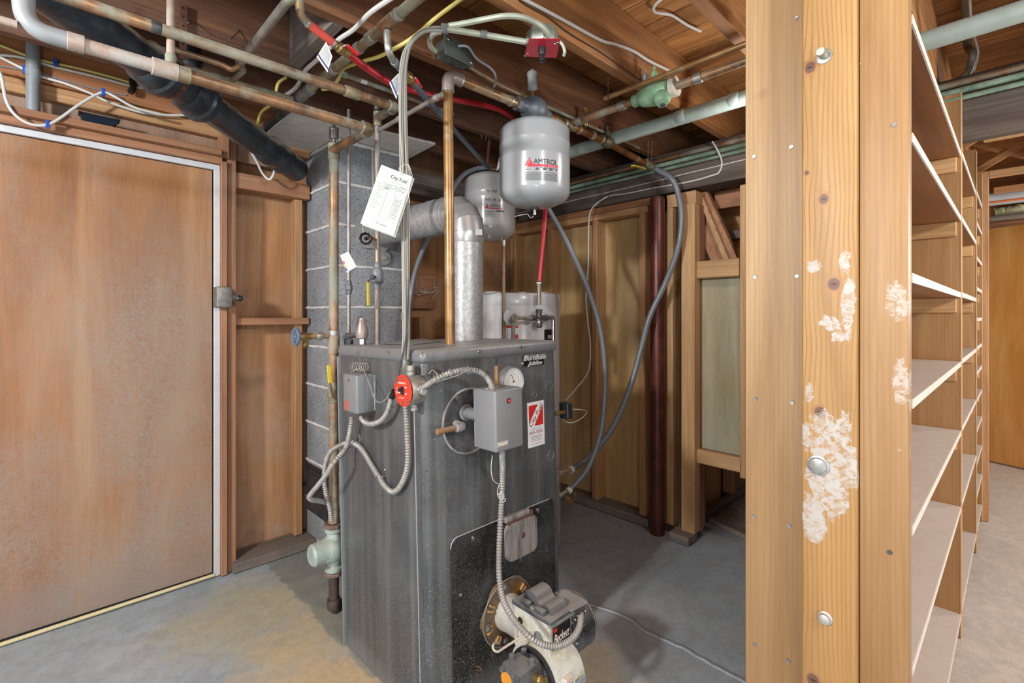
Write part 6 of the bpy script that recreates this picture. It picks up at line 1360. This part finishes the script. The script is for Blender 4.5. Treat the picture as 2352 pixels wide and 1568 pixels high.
cpatch(cx, cy, R, aP(1210), aP(1226), zt(382), zt(362), LRD, 'logo_triangle', t, poly=[(aP(1211), zt(380)), (aP(1215.5), zt(380)), (aP(1217), zt(377)), (aP(1219.5), zt(377)), (aP(1220.5), zt(380)), (aP(1226), zt(380)), (aP(1219.3), zt(366))])
wraptext('EXTROL', cx, cy, R, aP(1257), zt(381.8), W2(1257, 1276), .0052, flat('logo_pink', '#f0a0a0', .4), t)
for k, (p0, p1, y0, y1, mt) in enumerate(((1240, 1279, 386, 384.5, INKG), (1206, 1220, 389, 388, INKG), (1206, 1278, 396.5, 395, INKG))): cpatch(cx, cy, R, aP(p0), aP(p1), zt(y0), zt(y1), mt, 'small_print', t)
for p0 in (1230, 1246, 1260, 1274): cpatch(cx, cy, R, aP(p0), aP(p0+(7 if p0 < 1270 else 3)), zt(390.5), zt(385.5), INKG, 'printed_symbol', t)
for k in range(8): cpatch(cx, cy, R, aP(1206), aP(1277.5), zt(400+2*k), zt(399+2*k), INKG if k else INK, 'small_print', t)
MB().lathe([(.012, 0), (.016, .002), (.016, .006), (.006, .008), (.006, .018), (.0075, .019), (.0075, .030), (0, .031)], (cx, cy, 1.657), (0, 0, -1), 16).build('air_fitting', STL, t)
MB().torus((cx, cy, 1.652), (0, 0, 1), .018, .003, 20, 6).build('cap_ring', DRK, t)
tag(MB().tube(catmull([at(x, y, d=1.98) for x, y in ((1183, 497), (1195, 494), (1206, 492), (1212, 492), (1216, 497), (1220, 500), (1226, 496))], 6), .0016, 6).build('cap_strap', flat('thin_white', '#b9b9b4', .5)), 'thin whitish strap end dangling left of the big tank valve', 'strap')
cx, cy, R = 1.757, 2.0, .139
t = tank(cx, cy, R, 1.615, 1.985, 'smaller grey-white expansion tank with handwritten notes hanging behind the flue elbow', '#bfc1c0', 0, False)
fa2 = math.atan2(-cy, -cx); dz = dep((cx, cy)); zt = lambda y: CAMH+(HZ-y)/1120*(dz-R*.97); aP = lambda px: fa2+math.asin(max(-.98, min(.98, (px-1123)/59)))
W2 = lambda p0, p1: (aP(p1)-aP(p0))*R
wraptext('75 PSI', cx, cy, R, aP(1114), zt(442), W2(1114, 1139), .013, INK, t, 'handwriting', .3); wraptext('JUNE 24, 2021', cx, cy, R, aP(1104), zt(461), W2(1104, 1156), .012, INK, t, 'handwriting', .25)
wraptext('AMTROL', cx, cy, R, aP(1121), zt(475.5), W2(1121, 1147), .011, INK, t); cpatch(cx, cy, R, aP(1118), aP(1149), zt(479.5), zt(477), LRD, 'red_band', t)
cpatch(cx, cy, R, aP(1112), aP(1120), zt(479), zt(466), LRD, 'logo_triangle', t, poly=[(aP(1111.5), zt(478.5)), (aP(1120), zt(478.5)), (aP(1117.5), zt(467))])
for k in range(6): cpatch(cx, cy, R, aP(1112), aP(1134 if k % 2 else 1126), zt(484+2.6*k), zt(483+2.6*k), INKG, 'small_print', t)
for k in range(4): cpatch(cx, cy, R, aP(1138+4*k), aP(1141+4*k), zt(486), zt(482), INK, 'printed_symbol', t)
MB().lathe([(.011, -.01), (.011, .02), (.014, .022), (.014, .05), (.0, .051)], (cx, cy, 1.975), (0, 0, 1), 16).build('top_nipple', STL, t); MB().tube([(cx-.05, cy+.0, 2.012), (cx, cy, 2.015), (cx+.05, cy-.04, 2.0)], .010, 12).build('tee', BRS, t)
p = at(1124, 556, d=2.52); MB().lathe([(.008, 0), (.010, .004), (.010, .018), (0, .024)], (p.x, p.y, 1.63), (0, 0, -1), 14).build('air_cap', flat('cap_white', '#c8c9c8', .5), t)
p = at(1148, 384, d=2.5); tag(MB().prism([at(x, y, d=2.45) for x, y in ((1146, 362), (1149, 360), (1146, 388), (1140, 392))], (0, -.001, 0)).build('paper_tag', PAPER), 'sliver of white tag at the left edge of the big tank', 'tag')
# copper rod in front of heater
p = at(1157, 700, d=2.30); za, zb = at(1157, 552, d=2.30).z, at(1157, 800, d=2.30).z
o = MB().cyl((p.x, p.y, zb-.35), (p.x, p.y, za), .0085, n=14).build('copper_riser', CU); tag(o, 'thin copper pipe standing in front of the water heater with a hooked top', 'pipe')
MB().torus((p.x, p.y, za+.004), (0, 1, 0), .012, .0022, 16, 6).cyl((p.x, p.y, za-.025), (p.x, p.y, za), .010, n=12).build('pipe_cap', SOL, o)
# ------------------------------------------------------------------ water heater
hx, hy, hr = 1.828, 1.872, .240
t = thing('water_heater', 'light grey cylindrical water heater standing behind the boiler', 'water heater', (hx, hy, 0))
hp = paint('heater_paint', '#b9bcbe', .3)
MB().lathe([(hr, 0), (hr, 1.27), (hr*.99, 1.275)], (hx, hy, .02), (0, 0, 1), 64).build('shell', hp, t)
MB().lathe([(hr*1.005, 0), (hr*1.012, .004), (hr*1.012, .054), (hr*1.0, .060), (hr*.9, .064), (0, .066)], (hx, hy, 1.262), (0, 0, 1), 64).build('top_cap', hp, t)
for a, w_ in ((-2.9, .10), (-2.2, .05), (-1.7, .06)):
    c = Vector((hx+math.cos(a)*hr*.93, hy+math.sin(a)*hr*.93, 1.324)); MB().ball(c, w_*.5, (1, 1, .16)).build('crumpled_wrap', flat('wrap_white', '#d4d5d4', .6), t)
fh = math.atan2(-hy, -hx); dh = dep((hx, hy)); zh = lambda y: CAMH+(HZ-y)/1120*(dh-hr*.95); pxc = PX0+FPX*(hx*SA-hy*CA)/dh; rpx = hr*FPX/dh; aH = lambda px: fh+math.asin(max(-.98, min(.98, (px-pxc)/rpx)))
cpatch(hx, hy, hr, aH(1168), aH(1193), zh(778), zh(748), flat('sticker_white', '#d9dada', .4, 0, .01), 'warning_label', t, .001)
cpatch(hx, hy, hr, aH(1165), aH(1191), zh(753), zh(748), redm, 'label_red_bar', t, .0016); cpatch(hx, hy, hr, aH(1180), aH(1190), zh(777), zh(768), redm, 'label_red_mark', t, .0016)
cpatch(hx, hy, hr, aH(1245), aH(1270), zh(790), zh(757), flat('plate_black', '#111213', .35), 'black_label', t, .001)
wraptext('SUPER', hx, hy, hr+.0012, aH(1253), zh(778), (aH(1269)-aH(1253))*hr, .016, wt, t)
# mixing valve piping
YM = 1.60
t = R_('mixing_valve', 'chrome mixing valve with side pipes in front of the water heater', 'valve', at(1238, 760, y=YM))
cv = at(1238, 730, y=YM); z_ = cv.z
MB().cyl((cv.x, YM, at(1238, 700, y=YM).z), (cv.x, YM, at(1239, 648, y=YM).z), .0105, n=16).build('brass_riser', copper('copper_grey', '#8a7b6c', '#6f6b66', '#8c8f8c', .7, .55, .4, .1), t)
MB().lathe([(.0125, 0), (.0125, .006)], (cv.x, YM, at(1239, 651, y=YM).z), (0, 0, 1), 16).build('clamp', flat('white_collar', '#d2cfca', .5), t)
MB().hexa((cv.x, YM, z_+.026), (cv.x, YM, z_+.042), .017).lathe([(.014, 0), (.014, .03)], (cv.x, YM, z_), (0, 0, 1), 16).build('union', DRK, t)
MB().cyl((cv.x-.03, YM, z_), (cv.x+.03, YM, z_), .0115, n=16).lathe([(.012, 0), (.0165, -.006), (.0165, -.030), (.012, -.040), (0, -.041)], (cv.x, YM, z_-.008), (0, 0, 1), 20).build('valve_body', STL, t)
xl = at(1178, 730, y=YM).x; xr_ = at(1271, 730, y=YM).x
for xa_, xb_ in ((xl, cv.x-.03), (cv.x+.03, xr_-.01)): MB().cyl((xa_, YM, z_), (xb_, YM, z_), .0085, n=14).build('side_pipe', CU if xb_ < cv.x else STL, t)
for s_ in (-1, 1): MB().hexa((cv.x+s_*.035, YM, z_), (cv.x+s_*.055, YM, z_), .0155).build('hex_nut', DRK, t)
MB().tube(fillet([(xr_-.02, YM, z_), (xr_, YM, z_), (xr_, YM, z_-.15)], .015), .0095, 14).build('right_drop', STL, t)
MB().cyl((xl+.002, YM, z_), (xl+.002, YM, z_-.14), .009, n=14).torus((xl, YM-.012, z_), (0, 1, 0), .015, .005, 20, 8).cyl((xl, YM, z_), (xl, YM-.016, z_), .012, n=16).build('left_drop', copper('copper_grey', '#8a7b6c', '#6f6b66', '#8c8f8c', .7, .55, .4, .1), t)
MB().lathe([(.033, 0), (.033, .004), (.028, .006)], (xl, YM+.03, z_+.006), (0, -1, 0), 24).build('escutcheon', hp, t)
# blocks beneath heater
tag(MB().box(1.93, 1.99, 1.70, 1.76, 0, .10, .004).build('wood_block', W('tan', 'y')), 'small pale block on the floor beneath the rear hose fittings', 'wood block')
# ------------------------------------------------------------------ oil burner
BC = Vector((1.10, 1.17, .24))
t = thing('oil_burner', 'white and black oil burner bolted low on the boiler front', 'burner', (1.10, 1.0, 0))
def bwhite():
    n = N('burner_white'); v = n.raw(); c = n.ramp(n.noise(v, 14, 6, .7), [(.3, '#8f8a70'), (.42, '#b9b79f'), (.55, '#c9cbc4'), (.75, '#d2d4cf')])
    c = n.mix(n.ramp(n.noise(v, 26, 6, .75), [(.60, 0.0), (.70, .8)]), c, '#7d7458'); c = n.mix(n.ramp(n.noise(v, 90, 3, .7), [(.66, 0.0), (.72, .7)]), c, '#4d4a42'); return n.done(c, .45)
wh = bwhite(); yel_ = flat('burner_stain', '#b3a878', .5, .1, .2)
def starf():
    n = N('rusty_flange'); v = n.raw(); c = n.ramp(n.noise(v, 16, 6, .7), [(.3, '#4a443b'), (.48, '#6b6151'), (.62, '#96713f'), (.78, '#b07a40')]); n.bump(n.noise(v, 40, 4), .4, .002); return n.done(c, .6, .35)
P = []
for k in range(44):
    a = 2*PI*k/44; r = .107+.006*math.cos(6*a); P.append((BC.x+math.cos(a)*r, 1.172, BC.z+math.sin(a)*r))
fl = MB().prism(P, (0, -.009, 0)).build('mounting_flange', starf(), t); lab(fl, 'rusty round mounting flange')
MB().torus((BC.x, 1.163, BC.z), (0, 1, 0), .107, .0022, 44, 6).build('flange_rim', flat('rim_light', '#8f8b80', .5, .4), fl)
for a0 in (38, 152, 196, 238):
    for s_ in (-5, 5):
        a = math.radians(a0+s_); MB().beam((BC.x+math.cos(a)*.072, 1.160, BC.z+math.sin(a)*.072), (BC.x+math.cos(a)*.098, 1.160, BC.z+math.sin(a)*.098), .007, .009, .002, up=(0, 1, 0)).build('flange_slot', flat('slot_ochre', '#a8875a', .6, .2), fl)
for a0 in (100, 20, 190, 260): a = math.radians(a0); p = Vector((BC.x+math.cos(a)*.088, 1.162, BC.z+math.sin(a)*.088)); MB().lathe([(.012, 0), (.012, .003), (.008, .004)], p, (0, -1, 0), 14).hexa(p, p+Vector((0, -.012, 0)), .009).build('flange_bolt', steel('bolt_grey', '#6a6766', '#8f8c8a', .5, .5, 20), fl)
MB().lathe([(.056, 0), (.058, .01), (.054, .03), (.054, .10), (.060, .11)], (BC.x, 1.168, BC.z), (0, -1, 0), 32).build('air_tube', steel('tube_white', '#a5a39d', '#c6c4be', .6, .1, 22, .4), t)
# upper chassis box
hxa, hxb, hya, hyb = 1.046, 1.140, .930, 1.075
ch_ = MB(); ch_.prism([(hxa, hyb, .20), (hxa, hya, .20), (hxa, hya, .322), (hxa, hyb, .322)], (hxb-hxa, 0, 0)); ch_ = ch_.build('chassis', wh, t)
p = Vector((hxa-.0005, .975, .268)); MB().cyl(p, p-Vector((.002, 0, 0)), .018, n=24).build('knockout', flat('knock_grey', '#7f8582', .5, .2), ch_)
MB().cyl((hxa-.0005, 1.05, .285), (hxa-.0025, 1.05, .285), .010, n=16).build('dark_hole', flat('hole_black', '#120f0e', .9), ch_)
lb = MB().box(hxa+.008, hxb-.004, hya-.0018, hya, .246, .312, .0005).build('brand_label', flat('label_black', '#16181b', .4, 0, .02), ch_)
fr_ = MB()
for a, b in (((hxa+.007, .245), (hxb-.003, .245)), ((hxa+.007, .3125), (hxb-.003, .3125))): fr_.beam((a[0], hya-.002, a[1]), (b[0], hya-.002, b[1]), .001, .0018)
for X in (hxa+.007, hxb-.003): fr_.beam((X, hya-.002, .245), (X, hya-.002, .3125), .001, .0018, up=(1, 0, 0))
fr_.build('label_border', flat('label_cream', '#cfc0b4', .5), lb)
fit_text('Beckett', .070, .026, wt, FB((hxa+.014, hya-.0026, .263)), 'brand_script', lb, .0006, .35)
MB().box(hxa+.013, hxa+.028, hya-.0026, hya-.0015, .296, .307, .0003).build('red_mark', flat('mark_red', '#d03a30', .4), lb)
MB().box(hxa+.06, hxa+.078, hya-.0024, hya-.0015, .252, .254).build('small_print', wt, lb)
# igniter (hinged transformer) on top
ig = steel('igniter_grey', '#44474b', '#66696c', .5, .15, 16, .15, .35)
ib = MB().box(hxa-.004, hxb+.004, hya-.006, hyb+.010, .322, .336, .003, 2).build('igniter_base', ig, t); lab(ib, 'dusty dark igniter with humped top')
prof = [(1.062, .336), (1.058, .348)]
for k in range(9): a = PI*k/8; prof.append((1.028+.027*math.cos(a), .357+.016*math.sin(a)))
prof += [(.996, .353), (.988, .349)]
for k in range(7): a = PI*k/6; prof.append((.966+.017*math.cos(a), .348+.008*math.sin(a)))
prof += [(.946, .345), (.942, .336)]
MB().prism([(hxa+.022, y, z) for y, z in prof], (hxb-hxa-.026, 0, 0)).build('humped_case', ig, ib, smooth=40)
for Y in (1.035, .975): MB().box(hxa-.003, hxa+.018, Y-.020, Y+.018, .336, .351, .005, 2).build('terminal_block', ig, ib)
MB().box(hxa+.0, hxa+.014, .996, 1.014, .336, .343, .002).build('clip', steel('box_light', '#7d8a80', '#a9b2a8', .42, .5, 20, .1), ib)
MB().box(hxa-.006, hxb+.006, hya-.010, hya+.004, .318, .326, .001).build('front_lip', steel('box_light', '#7d8a80', '#a9b2a8', .42, .5, 20, .1), ib)
# primary control cover plate (tilted flat plate)
q = [at(x, y, z=.334) for x, y in ((1272, 1362), (1299, 1353), (1352, 1384), (1311, 1406))]
def rpoly(q, r, n=4):
    out = []
    for i in range(len(q)):
        a, b, c = q[i-1], q[i], q[(i+1) % len(q)]; u = (a-b).normalized()*r; w = (c-b).normalized()*r
        for k in range(n+1): s_ = k/n; out.append((b+u)*(1-s_)**2+b*2*s_*(1-s_)+(b+w)*s_*s_)
    return out
pc2 = MB().prism(rpoly(q, .010), (0, 0, .0025)).build('control_cover', steel('cover_grey', '#8b8b88', '#adada9', .5, .3, 18, .15), t); lab(pc2, 'flat grey control cover plate')
MB().box(1.145, 1.205, .925, 1.01, .29, .334, .003).build('control_box', steel('control_dark', '#3a3c3e', '#5a5c5e', .5, .3, 20, .2), t)
for k in range(5): MB().ball((1.15+.012*k, .922, .30+.006*math.sin(k*2)), .005).build('terminal', STL, t)
# motor
mo_ = MB().lathe([(.060, 0), (.078, .004), (.081, .012), (.081, .095), (.079, .105), (.070, .112), (0, .114)], (1.140, .990, .238), (1, 0, 0), 44).build('motor', enamel('motor_black', '#27282a', '#1f2022', '#333538', .6), t); lab(mo_, 'black cylindrical motor')
MB().torus((1.238, .990, .238), (1, 0, 0), .081, .0016, 44, 6).build('motor_rim', flat('rim_light', '#8f8b80', .5, .4), mo_)
p = at(1325, 1476, y=.915); MB().lathe([(.006, 0), (.005, .003), (0, .004)], (p.x, .9135, p.z), (0, -1, -.3), 12).build('motor_screw', STL, mo_)
# scroll housing
sp_ = MB(); P = []
for k in range(48):
    a = 2*PI*k/48; r = .092+.016*((a/(2*PI)+.35) % 1.0); P.append((1.040, .985+math.cos(a)*r, .145+math.sin(a)*r))
sp_.prism(P, (.105, 0, 0)); so = sp_.build('fan_housing', wh, t); lab(so, 'white scroll fan housing stained yellow')
for k in range(3): MB().box(1.05+.032*k, 1.052+.032*k, .874, .886, .08, .17).build('mould_rib', yel_, so)
MB().box(1.055, 1.085, .8755, .890, .175, .190, .0005).build('spec_label', flat('label_cream', '#cfc0b4', .5), so); MB().box(1.10, 1.135, .872, .884, .12, .165, .0005).build('data_plate', flat('plate_bluegrey', '#8c97a0', .5), so)
# left side: ring, disc and pump
MB().lathe([(.085, 0), (.086, .003), (.086, .012), (.078, .014), (.076, .008), (0, .008)], (1.040, .985, .150), (-1, 0, 0), 44).build('inlet_ring', steel('ring_dark', '#202223', '#3c3e40', .4, .4, 20, .1), t)
MB().lathe([(.072, 0), (.072, .003), (.03, .006)], (1.031, .985, .150), (-1, 0, 0), 40).build('air_shutter', steel('shutter_grey', '#5c6062', '#7f8384', .45, .4, 20), t)
for k in range(2): MB().box(1.024, 1.030, .925+.016*k, .933+.016*k, .14, .185, .001).build('air_slot', flat('slot_cream', '#c3ad7c', .5), t)
pk = steel('pump_grey', '#4a4f54', '#7c8287', .45, .5, 22, .3, .3)
pm_ = MB().box(.930, 1.000, .935, 1.010, .125, .235, .006, 2).build('fuel_pump', pk, t); lab(pm_, 'cast fuel pump with orange label')
MB().cyl((1.0, .972, .185), (1.032, .972, .185), .030, n=24).build('pump_neck', pk, pm_)
MB().lathe([(.022, 0), (.022, .0012), (0, .0014)], (.9300, .988, .196), (-1, 0, 0), 28).build('orange_label', flat('label_orange', '#d6922e', .45), pm_)
for yy, zz in ((.944, .225), (1.0, .225), (.944, .14)): MB().hexa((.930, yy, zz), (.918, yy, zz), .007).build('pump_bolt', pk, pm_)
for k, (X, Y, Z) in enumerate(((.985, .945, .235), (.96, .998, .235), (1.01, 1.0, .225))): MB().hexa((X, Y, Z), (X, Y, Z+.014), .009).build('pump_bolt', pk, pm_)
MB().lathe([(.013, 0), (.013, .02), (.009, .024), (.009, .036)], (.99, .935, .20), (0, -1, .2), 16).lathe([(.012, 0), (.012, .02), (.008, .024)], (.965, .935, .165), (0, -1, 0), 16).build('pump_fitting', BRS, pm_)
MB().tube(catmull([at(x, y, d=z_) for x, y, z_ in ((1222, 1452, 1.42), (1205, 1458, 1.41), (1180, 1473, 1.41), (1158, 1487, 1.41), (1143, 1496, 1.42), (1133, 1490, 1.43), (1134, 1478, 1.44), (1145, 1476, 1.46))], 7), .0035, 8).build('oil_line', flat('line_cream', '#b5aca0', .45, .2), t)
# ------------------------------------------------------------------ light
w = bpy.data.worlds.new('world'); bpy.context.scene.world = w; w.use_nodes = True
w.node_tree.nodes['Background'].inputs[0].default_value = (.93, .96, 1.0, 1); w.node_tree.nodes['Background'].inputs[1].default_value = 1.3
def lamp(name, loc, energy, r, col=(1, .95, .88)):
    L = bpy.data.lights.new(name, 'POINT'); L.energy = energy; L.shadow_soft_size = r; L.color = col
    o = bpy.data.objects.new(name, L); C.objects.link(o); o.location = loc; return o
def area(name, loc, tgt, energy, sx, sy, col=(1, 1, 1)):
    L = bpy.data.lights.new(name, 'AREA'); L.shape = 'RECTANGLE'; L.size = sx; L.size_y = sy; L.energy = energy; L.color = col
    o = bpy.data.objects.new(name, L); C.objects.link(o); o.location = loc
    o.rotation_euler = (Vector(tgt)-Vector(loc)).to_track_quat('-Z', 'Y').to_euler(); return o
lamp('bulb_left', (-1.5, .85, 1.95), 250, .10, (1, .99, .98))
lamp('bulb_front', (.45, -1.10, 1.95), 88, .08, (1, .99, .98))
lamp('fill_behind', (-.9, -1.3, .8), 62, .35, (1, .99, .98))  # added fill light low behind the camera, brightens the ceiling from below
lamp('fill_back', (1.98, .62, 1.90), 9, .06, (1, .98, .96))  # weak fill light added to brighten the back wall and right-hand floor
lamp('aisle_bulb', (2.5, -1.05, 1.6), 55, .08, (1, .96, .90))
lamp('far_fill', (4.5, -1.5, 1.6), 85, .08, (1, .96, .90))  # unseen light added so the far room does not go dim
sc_ = bpy.context.scene
sc_.view_settings.view_transform = 'Standard'; sc_.view_settings.look = 'None'; sc_.view_settings.gamma = 1; sc_.view_settings.exposure = 0.0
sc_.view_settings.use_curve_mapping = False
